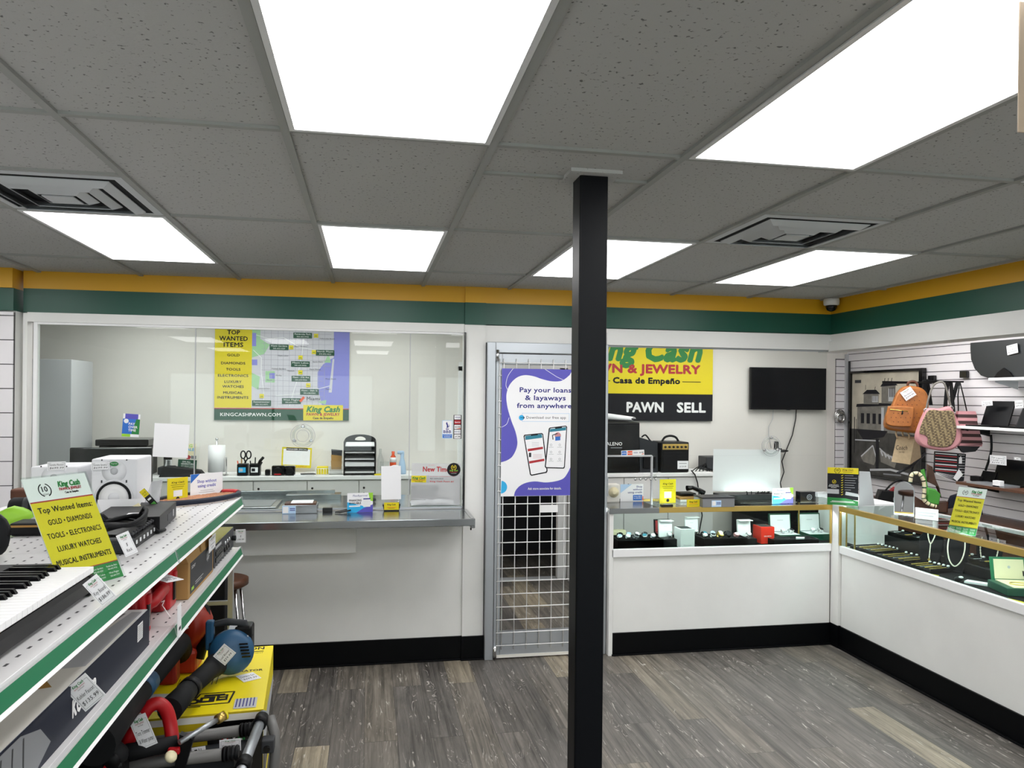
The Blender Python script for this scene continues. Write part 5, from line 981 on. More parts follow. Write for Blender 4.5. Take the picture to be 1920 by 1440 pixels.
b = Panel((-0.778, 2.840, 0.703), (-0.748, 2.840, 0.735), (-0.786, 2.840, 0.726), .001, 'lgrey'); b.rect(.2, .3, .8, .4, 'grey'); b.build('handle_sticker', t)
s0, s1 = Vector((-0.797, 2.800, 0.631)), Vector((-0.648, 2.860, 0.630))
b = B(); b.tube([s0, s0.lerp(s1, .5), s1], [.030, .027, .024], 'rubber', 16); b.build('shaft', t)
c = Vector((-0.852, 2.760, 0.643)); b = B(); b.ball(c, (.075, .06, .05), 'rubber', 18, 11); b.box((c.x - .07, c.y - .04, c.z - .07), (c.x + .07, c.y + .04, c.z - .005), 'black', .015); o = b.build('motor_housing', t)
b = B(); b.ball((c.x + .035, c.y - .052, c.z + .004), (.03, .012, .028), 'black', 12); b.build('vent_cover', o)
b = B(); b.prism([(c.x + .01, c.z - .022), (c.x + .03, c.z - .02), (c.x + .02, c.z - .002)], c.y - .066, c.y - .05, 'red', 'y'); b.build('trigger_lock', o)
c = Vector((-0.631, 2.820, 0.623)); b = B(); b.hexa([c + Vector(v) for v in ((-.025, 0, -.14), (.0, 0, -.14), (.0, .03, -.14), (-.025, .03, -.14), (.0, 0, .05), (.045, 0, .03), (.045, .03, .03), (.0, .03, .05))], 'black'); b.build('grip', t)
b = B(); b.box((c.x - .035, c.y - .02, c.z - .012), (c.x + .005, c.y + .0, c.z + .012), 'red', .006); b.build('throttle', t)
c2 = Vector((-0.651, 2.780, 0.615)); b = B(); b.lathe(c2, (.5, -.6, .6), [(.018, 0), (.021, .006), (.018, .014), (.006, .016)], 'cream', 16); b.build('fuel_cap', t)
price_tag('t', (-0.750, 2.800, 0.637), (-0.696, 2.800, 0.658), (-0.800, 2.800, 0.740), 'curled price tag hanging on the red looped handle', ['Toro Trimmer', '& Water pump'])
# spray lance
e0, e1 = Vector((-0.627, 2.800, 0.655)), Vector((-0.517, 2.920, 0.681))
t = thing('spray_lance', 'steel spray lance with a yellow tip above the folded frame', 'spray lance', tuple((e0 + e1) / 2))
b = B(); b.tube([e0, e1], .0095, 'alu', 12); b.build('tube', t); d = (e1 - e0).normalized()
b = B(); b.tube([e1 - d * .012, e1 + d * .018], .017, 'brass', 14); b.build('coupling', t); b = B(); b.tube([e1 + d * .018, e1 + d * .026], .018, 'gold_print', 14); b.build('tip', t)

# bar stool and dark cabinet beyond the shelving end
sx, sy, sz = -.84, 4.80, .76
t = thing('bar_stool', 'wooden seat bar stool with metal legs under the teller counter', 'stool', (sx, sy, 0))
b = B(); b.lathe((sx, sy, sz), (0, 0, -1), [(.13, 0), (.145, .006), (.145, .04), (.12, .055)], 'walnut', 28); b.build('seat', t)
for a, c in ((1, 1), (1, -1), (-1, 1), (-1, -1)): b = B(); b.tube([(sx + .085 * a, sy + .085 * c, sz - .05), (sx + .15 * a, sy + .15 * c, .0)], .0095, 'chrome', 10); b.build('leg', t)
b = B(); k = .125; b.tube([(sx + k * a, sy + k * c, .27) for a, c in ((1, 1), (-1, 1), (-1, -1), (1, -1))], .008, 'chrome', 8, closed=True); b.build('footrest', t)
b = B(); b.box((-1.62, 4.385, .0), (-.757, 4.60, .84), 'matblack', .008); tag(b.build('floor_cabinet'), 'black floor cabinet in shadow beyond the shelving end', 'cabinet')
p0 = Vector((-0.721, 4.350, 0.922)); t = thing('metal_stand', 'grey metal stand between the shelving end and the stool', 'stand', (p0.x, 4.35, 0))
b = B(); b.box((p0.x - .014, 4.34, 0), (p0.x + .014, 4.365, 1.02), 'alu', .002); b.build('post', t); b = B(); z = 0.727; b.box((p0.x - .34, 4.345, z - .012), (p0.x - .01, 4.36, z + .012), 'alu', .002); b.build('cross_bar', t)
b = B(); b.box((p0.x - .36, 4.34, 0), (p0.x - .335, 4.365, 1.02), 'alu', .002); b.build('post', t)

# ================================================================ GOODS ON AND IN THE SHOWCASES
ZT = CT + .0015
standcard([(1.897, 5.621, 1.057), (2.084, 5.631, 1.057), (1.897, 5.621, 1.191)], 'white and blue Shop without using credit card behind the pass-through', lambda p: (p.poly([(0, 1), (.5, 1), (0, .5)], 'paleblue'), p.t('Shop', .95, .80, .11, 'navyink', 'r', fw=.25, bold=.02), p.t('without', .95, .64, .11, 'navyink', 'r', fw=.40, bold=.02), p.t('using credit', .95, .48, .11, 'navyink', 'r', fw=.62, bold=.02), p.rect(.55, .06, .95, .38, 'blue'), p.t('from $50', .75, .26, .07, 'white', fw=.3), p.t('to $5,000', .75, .16, .07, 'white', fw=.3), p.poly([(.95, .06), (1, .06), (1, .3), (.97, .3)], 'orange')), group='shop without credit cards')
standcard([(2.168, 5.503, 1.057), (2.302, 5.517, 1.057), (2.168, 5.503, 1.238)], 'yellow payment card standing upright on the watch showcase', yel, mat='gold_print', group='yellow payment cards')
standcard([(2.295, 5.292, 1.057), (2.402, 5.307, 1.057), (2.295, 5.292, 1.112)], 'small yellow shop card on the watch showcase', lambda p: (p.t('King Cash', .5, .6, .2, 'ink', fw=.6, bold=.03), p.rect(.2, .45, .8, .5, 'orange'), p.rect(.15, .25, .85, .3, 'tan')), mat='gold_print')
c = (2.145, 5.309, 1.057); b = B(); b.box((c[0] - .045, c[1] - .015, ZT + .003), (c[0] + .045, c[1] + .02, ZT + .022), 'gloss_black', .003); tag(b.build('ink_pad'), 'flat black ink pad on the steel end of the showcase', 'ink pad')
x0, x1, y0 = 2.406, 2.657, 5.266
t = thing('paper_holder', 'grey metal box of slips with a small sticker on the watch showcase', 'box', ((x0 + x1) / 2, y0 + .08, ZT))
b = B(); b.box((x0, y0, ZT), (x1, y0 + .16, ZT + .065), 'grey', .003); b.build('body', t); b = B(); b.box((x0 - .005, y0 - .004, ZT + .065), (x1 + .005, y0 + .16, ZT + .074), 'dgrey', .002); b.build('lid', t)
b = Panel((x0 + .07, y0 - .001, ZT + .003), (x0 + .145, y0 - .001, ZT + .003), (x0 + .07, y0 - .001, ZT + .05), .001, 'paleblue'); b.rect(.05, .2, .42, .9, 'white'); b.rect(.5, .6, .95, .7, 'navyink'); b.rect(.5, .4, .95, .5, 'navyink'); b.build('sticker', t)
standcard([(3.021, 5.379, 1.057), (3.216, 5.416, 1.057), (3.021, 5.379, 1.175)], 'blue and purple FINANCING AVAILABLE card on the watch showcase', fin)
x0, x1, y0 = 3.270, 3.402, 5.404
b = B(); b.box((x0, y0, ZT), (x1, y0 + .07, ZT + .085), 'gloss_black', .003); o = b.build('gift_box'); tag(o, 'small black gift box with a round emblem near the showcase corner', 'box')
b = Panel((x0 + .05, y0 - .001, ZT + .02), (x0 + .10, y0 - .001, ZT + .02), (x0 + .05, y0 - .001, ZT + .07), .0005, 'gloss_black', body=False); b.ring(.5, .5, .42, .06, 'grey'); b.ring(.5, .5, .2, .05, 'grey'); b.build('emblem', o)
c = (3.434, 5.362, 1.057); b = B(); b.box((c[0] - .045, c[1], ZT), (c[0] + .05, c[1] + .06, ZT + .05), 'acrylic', .003); b.box((c[0] - .04, c[1] + .002, ZT + .05), (c[0] + .045, c[1] + .055, ZT + .085), 'plastic_film', .003); tag(b.build('clear_box'), 'clear plastic box right of the black gift box', 'box')
# telephone, papers and cable tangle behind the glass on the counter
c = (2.446, 5.620, 1.053); b = B(); b.box((c[0] - .09, 5.56, ZT), (c[0] + .08, 5.76, ZT + .02), 'paper', .003); b.box((c[0] - .10, 5.55, ZT + .02), (c[0] + .06, 5.75, ZT + .035), 'tan', .003); tag(b.build('paper_pile'), 'pile of papers and a tan folder behind the small yellow card', 'papers')
t = thing('telephone', 'black desk telephone handset lying on the papers behind the glass', 'telephone', (c[0] + .02, 5.66, ZT + .036))
b = B(); b.box((c[0] - .06, 5.62, ZT + .036), (c[0] + .07, 5.74, ZT + .06), 'black', .008); b.build('base', t); b = B(); b.tube([(c[0] - .02, 5.60, ZT + .10), (c[0] + .03, 5.60, ZT + .105), (c[0] + .08, 5.60, ZT + .085), (c[0] + .12, 5.60, ZT + .06)], [.022, .016, .018, .024], 'gloss_black', 12); b.build('handset', t)
c = Vector((2.958, 5.660, 1.061)); b = B(); b.box((c.x - .24, 5.60, ZT), (c.x + .22, 5.76, ZT + .045), 'dgrey', .004); tag(b.build('label_printer'), 'dark flat device on the counter under the white sheet', 'device')
b = B(); random.seed(3)
for k in range(5):
    x = c.x + .02 + .05 * k; b.tube(smooth([(x, 5.62, ZT + .048), (x + .02 * (k % 3 - 1), 5.57, ZT + .09 + .015 * k), (x + .06 - .02 * k, 5.58, ZT + .12 + .01 * (k % 2)), (x + .08, 5.60, ZT + .06), (x + .03, 5.62, ZT + .05)]), .004, 'rubber', 6)
tag(b.build('cable_bundle'), 'tangle of black cables on the counter below the white sheet', 'cables')
b = B(); p0 = (2.899, 5.550, 1.189); b.tube(smooth([(p0[0] - .06, 5.55, p0[2]), (p0[0] - .01, 5.56, p0[2] - .02), (p0[0] + .02, 5.58, ZT + .06), (p0[0] + .03, 5.6, ZT + .046)]), .005, 'rubber', 6); tag(b.build('power_plug'), 'black plug leads hanging in front of the white sheet', 'cable')
c = (1.820, 5.620, 1.083); b = B(); b.box((c[0] - .05, 5.58, ZT), (c[0] + .06, 5.66, ZT + .14), 'offwhite', .01); o = b.build('wall_timer'); tag(o, 'cream box with a round dial at the left end of the watch showcase', 'timer')
b = B(); b.lathe((c[0] + .01, 5.578, ZT + .08), (0, -1, 0), [(.04, 0), (.038, .008), (.016, .01), (.014, .02)], 'cream', 20); b.build('dial', o)

# protection plan sign and its grey back board
def plan(p):
    p.rect(0, .84, 1, 1, 'gold_print'); p.rect(0, .15, 1, .84, 'ink'); p.poly([(0, 0), (1, 0), (1, .12), (.6, .19), (0, .20)], 'brandgreen'); ten(p, .32, .92, .10, 'ink')
    p.t('King Cash', .66, .93, .035, 'ink', fw=.34, bold=.03, shear=.25); p.rect(.48, .905, .84, .912, 'brandred'); p.rect(.5, .875, .8, .882, 'ink')
    p.ring(.22, .62, .065, .012, 'gold_print'); p.line([(.19, .62), (.215, .60), (.255, .645)], .02, 'gold_print')
    for i, s_ in enumerate(("THE KING'S", 'PROTECTION', 'PLAN')): p.t(s_, .21, .52 - .035 * i, .024, 'white', fw=(.30, .33, .16)[i], bold=.02)
    p.rect(.0, .30, .38, .42, 'lgrey'); p.poly([(.58, .28), (1, .24), (1, .32), (.6, .37)], 'lgrey')
    for i in range(9):
        y = .795 - .063 * i; p.line([(.45, y), (.47, y - .016), (.51, y + .012)], .018, 'gold_print')
        if i < 7: p.rect(.56, y - .005, .56 + (.28, .40, .34, .36, .30, .33, .2)[i], y + .004, 'lgrey')
    p.rect(.15, .10, .85, .112, 'white'); p.rect(.1, .075, .9, .085, 'white')
q = [(3.432, 5.304, 1.057), (3.619, 5.197, 1.057), (3.432, 5.304, 1.341)]
t = standcard(q, 'black, yellow and green protection plan sign at the showcase corner', plan, 'acrylic_sign')
b = B(); a = Vector((3.627, 5.196, 1.057)); e = Vector((3.766, 5.209, 1.057)); tp = Vector((0, 0, .26))
b.hexa([a, e, e + Vector((.01, .02, 0)), a + Vector((.01, .02, 0)), a + tp, a.lerp(e, .68) + tp * .98, a.lerp(e, .68) + tp * .98 + Vector((.01, .02, 0)), a + tp + Vector((.01, .02, 0))], 'shelf_grey'); tag(b.build('display_board'), 'pale grey slanted board right behind the protection plan sign', 'board')
# mirror, white card sign and wanted-items sign on the long showcase
mb, mr, mt = Vector((3.622, 4.802, 1.057)), Vector((3.682, 4.675, 1.057)), None
t = thing('table_mirror', 'rounded standing mirror on the long showcase', 'mirror', tuple((mb + mr) / 2))
d = (mr - mb).normalized(); n_ = Vector((d.y, -d.x, 0)); wd = (mr - mb).length; hh = .235
Mm = Matrix(((d.x, 0, n_.x, mb.x), (d.y, 0, n_.y, mb.y), (0, 1, 0, mb.z), (0, 0, 0, 1)))
pts = [(0, 0), (wd, 0)] + [(wd / 2 + wd / 2 * math.cos(a), hh - wd / 2 + wd / 2 * math.sin(a)) for a in [PI * k / 16 for k in range(17)]]
b = B(Mm); b.prism(pts, -.006, 0, 'alu'); b.build('frame', t)
mk('mirror', '#eef2f5', .02, metal=1); b = B(Mm); b.prism([(wd / 2 + (x - wd / 2) * .94, .004 + z * .97) for x, z in pts], 0, .0008, 'mirror'); b.build('mirror_face', t)
b = B(Mm); b.box((wd * .2, .001, -.07), (wd * .8, .004, -.004), 'alu'); b.build('foot', t)
b0 = Vector((3.640, 4.610, 1.057)); b1 = Vector((3.716, 4.489, 1.057)); b1.z = b0.z
standcard([tuple(b0), tuple(b1), (b0.x, b0.y, b0.z + .075)], 'low white card reading display notice beside the mirror', lambda p: (p.rect(.1, .55, .9, .65, 'lgrey'), p.rect(.1, .3, .8, .4, 'lgrey')), group='white counter notices')
leansign([(3.470, 4.116, 1.057), (3.532, 3.964, 1.057), (3.592, 4.166, 1.324)], 'acrylic wanted-items sign on the long glass showcase', wanted, group='acrylic wanted-items signs')

# ---- inside the watch showcase
ZI = .7485
def watch(c, rz, band, face, label, tilt=0.0):
    t = thing('wrist_watch', label, 'watch', tuple(c), 'watches in the showcase'); Mw = Matrix.Translation(c) @ Matrix.Rotation(rz, 4, 'Z') @ Matrix.Rotation(tilt, 4, 'X')
    b = B(Mw); b.lathe((0, 0, .022), (0, -.45, .9), [(.019, 0), (.021, .004), (.019, .010), (.016, .011)], band, 18); b.build('case', t)
    b = B(Mw); b.lathe((0, -.0046, .0326), (0, -.45, .9), [(.0155, 0), (.0155, .0008)], face, 18); b.build('dial', t)
    b = B(Mw); pts = [(0, .026 * math.sin(a) + .012, .018 - .018 * math.cos(a) * .9) for a in [R(30 + 20 * k) for k in range(16)]]; b.tube(pts, .009, band, 6, flat=.35); b.build('strap', t)
def tray(name, label, x0, x1, y0, y1, h):
    t = thing(name, label, 'tray', ((x0 + x1) / 2, (y0 + y1) / 2, ZI), 'black display trays'); b = B(); b.box((x0, y0, ZI), (x1, y1, ZI + h - .008), 'felt'); b.build('cushion', t)
    b = B()
    for a in ((x0, y0, x1, y0 + .006), (x0, y1 - .006, x1, y1), (x0, y0 + .006, x0 + .006, y1 - .006), (x1 - .006, y0 + .006, x1, y1 - .006)): b.box((a[0], a[1], ZI), (a[2], a[3], ZI + h), 'black')
    b.build('rim', t); return ZI + h - .008
x0, x1 = XF0 + .045, 2.128
h = tray('display_tray', 'black tray of watches at the left end of the watch showcase', x0, x1, 5.32, 5.52, .075)
bands = [('silver', 'paleblue'), ('silver', 'white'), ('grey', 'ink'), ('silver', 'teal'), ('alu', 'white'), ('chrome', 'ink')]
for k in range(9):
    x = x0 + .03 + (x1 - x0 - .06) * ((k % 5) + .5 * (k // 5)) / 4.5; y = 5.37 + .075 * (k // 5); bd = bands[k % 6]
    watch(Vector((x, y, h)), .3 * (k % 3 - 1), bd[0], bd[1], '%s watch, %s dial, %s in the %s row of the left tray' % (bd[0].replace('chrome', 'bright').replace('alu', 'brushed'), bd[1].replace('paleblue', 'pale blue').replace('ink', 'black'), ('first', 'second', 'third', 'fourth', 'fifth')[k % 5], 'front' if k < 5 else 'back'))
b = B(); b.box((x0 + .01, 5.54, ZI), (x0 + .14, 5.60, ZI + .105), 'cream', .008); tag(b.build('watch_cushion'), 'cream watch cushion behind the left tray of watches', 'cushion')
def openbox(label, c, w_, d_, h_, lid_h, outer, inner, group, item=None, base_m=None, flapm=None, lean=.1):
    x, y, z = c; t = thing('watch_box', label, 'watch box', c, group)
    b = B(); b.box((x - w_ / 2, y, z), (x + w_ / 2, y + d_, z + h_), base_m or outer, .003); b.build('base', t)
    b = B(); b.box((x - w_ / 2 + .008, y + .008, z + h_), (x + w_ / 2 - .008, y + d_ - .008, z + h_ + .001), inner if base_m is None else 'black'); b.build('lining', t)
    b = B(); l = lean * lid_h; b.hexa([(x - w_ / 2, y + d_, z + h_ * .9), (x + w_ / 2, y + d_, z + h_ * .9), (x + w_ / 2, y + d_ + .02, z + h_ * .9), (x - w_ / 2, y + d_ + .02, z + h_ * .9), (x - w_ / 2, y + d_ + l, z + h_ + lid_h), (x + w_ / 2, y + d_ + l, z + h_ + lid_h), (x + w_ / 2, y + d_ + l + .02, z + h_ + lid_h), (x - w_ / 2, y + d_ + l + .02, z + h_ + lid_h)], outer); o = b.build('lid', t)
    p = Panel((x - w_ / 2 + .008, y + d_ - .001, z + h_ + .004), (x + w_ / 2 - .008, y + d_ - .001, z + h_ + .004), (x - w_ / 2 + .008, y + d_ + l - .001, z + h_ + lid_h - .008), .001, inner); p.rect(.35, .66, .65, .69, 'lgrey'); p.build('lid_lining', o)
    if flapm: b = B(); b.box((x - w_ / 2, y + d_ + l - .045, z + h_ + lid_h - .003), (x + w_ / 2, y + d_ + l + .015, z + h_ + lid_h + .002), flapm, .001); b.build('flap', o)
    return t
c = (2.291, 5.948, 0.750)
openbox('red-lined black watch box open behind the left tray', (c[0], 5.66, ZI), .13, .09, .045, .10, 'gloss_black', 'brandred', 'open watch boxes')
for u, yy, n_, hh_ in ((1245, 5.50, 'white-lidded box open with a watch right of the left tray', .055), (1300, 5.60, 'white-lidded box open behind the tall pale box', .06), (1398, 5.47, 'white-lidded box open left of the orange red box', .05)):
    x = {1245: 2.217, 1300: 2.471, 1398: 2.844}[u]
    openbox(n_, (x, yy - .10, ZI), .105, .10, hh_, .125, 'white', 'white', 'open watch boxes', base_m='black', flapm='white')
    watch(Vector((x + .01, yy - .05, ZI + hh_ + .002)), 0, 'silver', 'white', 'silver watch on the cushion of the ' + n_.split(' open')[0] + {1245: ' by the left tray', 1300: ' behind the tall pale box', 1398: ' beside the orange box'}[u])
def slipbox(label, x0, x1, y0, y1, z1, m, logo_t, ink, extra=None):
    t = thing('product_box', label, 'box', ((x0 + x1) / 2, (y0 + y1) / 2, ZI)); b = B(); b.box((x0, y0, ZI), (x1, y1, z1), m, .003); b.build('carton', t)
    b = B(); b.box((x0 + .012, y0 + .012, z1 - .001), (x1 - .012, y1 - .012, z1 + .0015), 'dgrey'); b.build('opening', t)
    p = Panel((x0, y0 - .0006, ZI), (x1, y0 - .0006, ZI), (x0, y0 - .0006, z1 - .002), .0005, m); p.t(logo_t, .5, .12 if m == 'white' else .42, .07, ink, fw=.55, bold=.02); p.build('front_print', t)
x0, x1 = 2.297, 2.376; x0 -= .03
slipbox('tall pale white box in the middle of the watch showcase', x0, x1, 5.335, 5.46, 0.889, 'white', 'Michele', 'lgrey')
x0, x1 = 2.969, 3.064; x0 -= .015
slipbox('bright orange red box in the watch showcase', x0, x1, 5.42, 5.55, 0.876, 'orange_red', 'GUESS', 'white')
x0, x1 = 2.448, 2.793
h = tray('display_tray', 'black tray of watches in the middle of the watch showcase', x0, x1, 5.325, 5.52, .068)
bands2 = [('chrome', 'white'), ('silver', 'ink'), ('gold', 'cream'), ('rubber', 'ink'), ('pink', 'white'), ('rubber', 'teal'), ('silver', 'paleblue'), ('gold', 'white'), ('dgrey', 'ink')]
for k, bd in enumerate(bands2):
    x = x0 + .03 + (x1 - x0 - .06) * ((k % 5) + .5 * (k // 5)) / 4.5; y = 5.375 + .075 * (k // 5)
    nm = {'rubber': 'black strapped', 'chrome': 'bright steel', 'gold': 'gold coloured', 'dgrey': 'dark grey', 'pink': 'pink strapped', 'silver': 'silver'}[bd[0]]
    watch(Vector((x, y, h)), .35 * (k % 3 - 1), bd[0], bd[1], nm + ' watch, ' + {'ink': 'black', 'paleblue': 'pale blue'}.get(bd[1], bd[1]) + ' dial, ' + ('first', 'second', 'third', 'fourth', 'fifth')[k % 5] + ' in the ' + ('front' if k < 5 else 'back') + ' row of the middle tray')
for xa, nm in ((3.246, 'left'), (3.502, 'right')):
    openbox('large dark green watch box with a mint lid lining, the %s of two' % nm, (xa - .01, 5.48, ZI), .185, .15, .05, .14, 'casegreen', 'paper', 'open watch boxes')
    for j in (-1, 1): watch(Vector((xa - .01 + .035 * j, 5.53, ZI + .052)), .2 * j, 'silver', 'white' if j < 0 else 'ink', 'silver watch with a %s dial in the %s green box' % ('white' if j < 0 else 'black', nm))
h = tray('display_tray', 'black tray of bracelets at the right end of the watch showcase', XF1 - .45, XF1 - .08, 5.325, 5.455, .045)
b = B(); b.tube([(XF1 - .35 + .06 * math.cos(a), 5.39 + .035 * math.sin(a), h + .008) for a in [2 * PI * k / 18 for k in range(18)]], .004, 'dgrey', 6, closed=True); tag(b.build('bracelet'), 'dark cord bracelet on the right black tray', 'bracelet')
b = B(); b.prism([(XF1 - .25, 5.36), (XF1 - .19, 5.35), (XF1 - .16, 5.39), (XF1 - .22, 5.41)], h + .001, h + .012, 'paper'); tag(b.build('price_label'), 'small white folded label on the right black tray', 'label')

# ---- inside the long showcase: trays of chains, busts, jewellery box
def chaintray(label, yc, xc, wd, ln, n, rz, base=ZI, mats=('gold', 'gold', 'silver'), raise_=.03):
    t = thing('display_tray', label, 'tray', (xc, yc, base), 'black display trays'); Mt = frame_rz(Vector((xc, yc, base)), rz)
    b = B(Mt); b.box((-ln / 2, -wd / 2, 0), (ln / 2, wd / 2, raise_ - .008), 'felt'); b.build('cushion', t)
    b = B(Mt)
    for a in ((-ln / 2, -wd / 2, ln / 2, -wd / 2 + .008), (-ln / 2, wd / 2 - .008, ln / 2, wd / 2), (-ln / 2, -wd / 2 + .008, -ln / 2 + .008, wd / 2 - .008), (ln / 2 - .008, -wd / 2 + .008, ln / 2, wd / 2 - .008)): b.box((a[0], a[1], 0), (a[2], a[3], raise_), 'gloss_black')
    b.build('rim', t)
    for k in range(n):
        y = -wd / 2 + .03 + (wd - .06) * k / max(n - 1, 1); r_ = (.0035, .005, .0028)[k % 3]; m = mats[k % len(mats)]
        ch = thing('gold_chain' if m == 'gold' else 'silver_chain', '%s chain, %s in the %s' % ('gold' if m == 'gold' else 'silver', ('first', 'second', 'third', 'fourth', 'fifth', 'sixth', 'seventh', 'eighth')[k], label.replace('black display tray of chains ', 'tray ')), 'chain', tuple(Mt @ Vector((0, y, raise_ - .006))), 'chains in the long showcase')
        b = B(Mt); pts = []; rr = []
        for j in range(33): pts.append((-ln / 2 + .025 + (ln - .075) * j / 32, y + .0015 * math.sin(j * 1.3), raise_ - .008 + r_)); rr.append(r_ * (1 if j % 2 else .65))
        b.tube(pts, rr, m, 6); b.build('links', ch)
        b = B(Mt); b.ball((ln / 2 - .035, y, raise_ + .004), (.011, .009, .007), 'white', 8, 5); b.build('tag', ch)
chaintray('black display tray of chains nearest the corner', 5.03, 3.66, .24, .27, 6, .15)
chaintray('black display tray of chains beside the corner tray', 4.72, 3.655, .24, .27, 5, .15)
chaintray('black display tray of chains beside the first bust', 4.44, 3.62, .20, .22, 5, .15)
chaintray('black display tray of chains on the raised back row', 4.88, 3.86, .40, .14, 4, .05, ZI + .11, ('gold', 'silver'), .03)
chaintray('black display tray of chains behind the busts', 4.30, 3.86, .42, .14, 5, .05, ZI + .07, ('silver', 'gold'), .03)
chaintray('black display tray of chains behind the open green box', 3.75, 3.885, .42, .10, 4, .05, ZI + .07, ('gold', 'silver'), .03)
for y0, y1, h, nm in ((4.66, 5.10, .108, 'corner'), (4.07, 4.53, .068, 'middle'), (3.52, 3.98, .068, 'near')): b = B(); b.box((3.83 if nm == 'near' else 3.77, y0, ZI), (3.94, y1, ZI + h), 'black', .003); tag(b.build('riser'), 'black riser under the %s back tray in the long showcase' % nm, 'riser', 'black risers')
def bust(label, u, v, yv, hgt, wd, style, m):
    c = Vector(at3[label]); t = thing('necklace_bust', label, 'display bust', (c.x, c.y, ZI), 'black necklace busts'); rz = -.95; Mb = frame_rz(Vector((c.x, c.y, ZI)), rz)
    b = B(Mb); b.box((-wd * .35, -.02, 0), (wd * .35, .05, .010), 'matblack', .003); b.build('foot', t)
    prof = [(-.30, 0), (.30, 0), (.44, .25), (.50, .55), (.50, .78), (.36, .90), (.20, .97), (.15, 1.0), (-.15, 1.0), (-.20, .97), (-.36, .90), (-.50, .78), (-.50, .55), (-.44, .25)]
    b = B(Mb); f = lambda e, y, s_: [(x * wd * s_, y + z * hgt * .28, .008 + z * hgt * .93) for x, z in prof]
    b.loft([f(0, .018, .93), f(0, .0, 1.0), f(0, -.006, .90)], 'felt', smooth=False); b.build('torso', t)
    n = thing('necklace', {'a': 'necklace with a cross pendant on the left bust in the long showcase', 'b': 'plain rope necklace on the middle bust in the long showcase', 'c': 'beaded necklace on the right bust in the long showcase'}[style], 'necklace', tuple(Mb @ Vector((0, -.01, hgt * .3))), 'necklaces on the busts')
    def on_(x, z): return (x * wd, -.012 + z * hgt * .28, .008 + z * hgt * .93)
    if style == 'a': pts = [on_(-.16, .97), on_(-.12, .8), on_(0, .62), on_(.12, .8), on_(.16, .97)]; drop = [on_(0, .62), on_(0, .4), on_(0, .17)]
    else: pts = [on_(-.30, .93), on_(-.33, .6), on_(-.22, .28), on_(0, .13), on_(.22, .28), on_(.33, .6), on_(.30, .93)]; drop = None
    P = smooth(pts, 9); b = B(Mb)
    if style == 'b': b.tube(P, .0042, 'pearl', 7)
    else: b.tube(P, [.0024 if i % 2 else .0048 for i in range(len(P))], 'pearl', 7)
    b.build('chain', n)
    if drop:
        Q = smooth(drop, 9); b = B(Mb); b.tube(Q, [.0022 if i % 2 else .0042 for i in range(len(Q))], m, 7); b.build('drop', n)
        e = Q[-1]; b = B(Mb); b.box((e[0] - .003, e[1] - .003, e[2] - .02), (e[0] + .003, e[1] + .001, e[2] + .012), 'gold'); b.box((e[0] - .009, e[1] - .003, e[2] - .003), (e[0] + .009, e[1] + .001, e[2] + .003), 'gold'); b.build('cross', n)
at3 = {'black bust with a cross necklace, left of three in the long showcase': (3.680, 4.525, 0.750), 'black bust with a plain rope necklace, middle of three': (3.734, 4.360, 0.750), 'black bust with a beaded necklace, right of three': (3.927, 4.302, 0.750)}
for (lab, st) in zip(at3, 'abc'): bust(lab, 0, 0, 0, .245, .15, st, 'pearl')
# open green jewellery box
bl, br, fl = Vector((3.623, 4.008, 0.750)), Vector((3.550, 3.747, 0.750)), None
c = Vector((3.569, 3.768, 0.750)); rz = -.28; Mj = frame_rz(c, rz)
t = thing('jewellery_box', 'open dark green jewellery box with a cream lining near the right edge', 'jewellery box', tuple(c))
b = B(Mj); b.box((0, 0, 0), (.22, .22, .045), 'casegreen', .004); b.build('base', t)
b = B(Mj); b.box((.04, .01, .045), (.212, .212, .048), 'cream'); b.build('lining', t)
b = B(Mj); b.hexa([(.035, .22, .03), (.22, .22, .03), (.22, .245, .03), (.035, .245, .03), (.035, .245, .17), (.22, .245, .17), (.22, .275, .17), (.035, .275, .17)], 'green'); o = b.build('lid', t)
p = Panel(Mj @ Vector((.043, .221, .05)), Mj @ Vector((.212, .221, .05)), Mj @ Vector((.043, .2425, .163)), .001, 'cream'); p.disc(.5, .6, .05, 'lgrey'); p.build('lid_lining', o)
b = B(Mj); b.tube([(.11 + .045 * math.cos(a), .10 + .035 * math.sin(a), .051) for a in [2 * PI * k / 20 for k in range(20)]], .0025, 'gold', 6, closed=True); tag(b.build('gold_bracelet'), 'thin gold bracelet lying in the open green jewellery box', 'bracelet')
c = (3.588, 4.039, 0.750); b = B(); b.hexa([(c[0] - .02, c[1] + .05, ZI), (c[0] + .03, c[1] + .08, ZI), (c[0] + .12, c[1] - .05, ZI), (c[0] + .08, c[1] - .08, ZI), (c[0] - .02, c[1] + .05, ZI + .012), (c[0] + .03, c[1] + .08, ZI + .012), (c[0] + .12, c[1] - .05, ZI + .012), (c[0] + .08, c[1] - .08, ZI + .012)], 'paper'); tag(b.build('white_card'), 'white card lying left of the open green jewellery box', 'card')
c = (3.562, 4.124, 0.750); b = B(); b.ball((c[0], c[1], ZI + .016), (.03, .022, .016), 'black', 10, 6); b.ball((c[0] + .005, c[1] - .01, ZI + .028), (.016, .012, .008), 'white', 8, 5); tag(b.build('ring_pouch'), 'small black pouch with a white knot on the showcase felt', 'pouch')
for q, nm in (([(3.50, 4.36), (3.54, 4.27), (3.555, 4.28), (3.515, 4.37)], 'yellow price slip on the felt below the left bust'), ([(3.50, 3.72), (3.525, 3.60), (3.565, 3.61), (3.54, 3.73)], 'yellow price slip in front of the green jewellery box')): b = B(); b.prism(q, ZI + .0005, ZI + .002, 'gold_print'); tag(b.build('price_slip'), nm, 'price slip', 'yellow price slips')

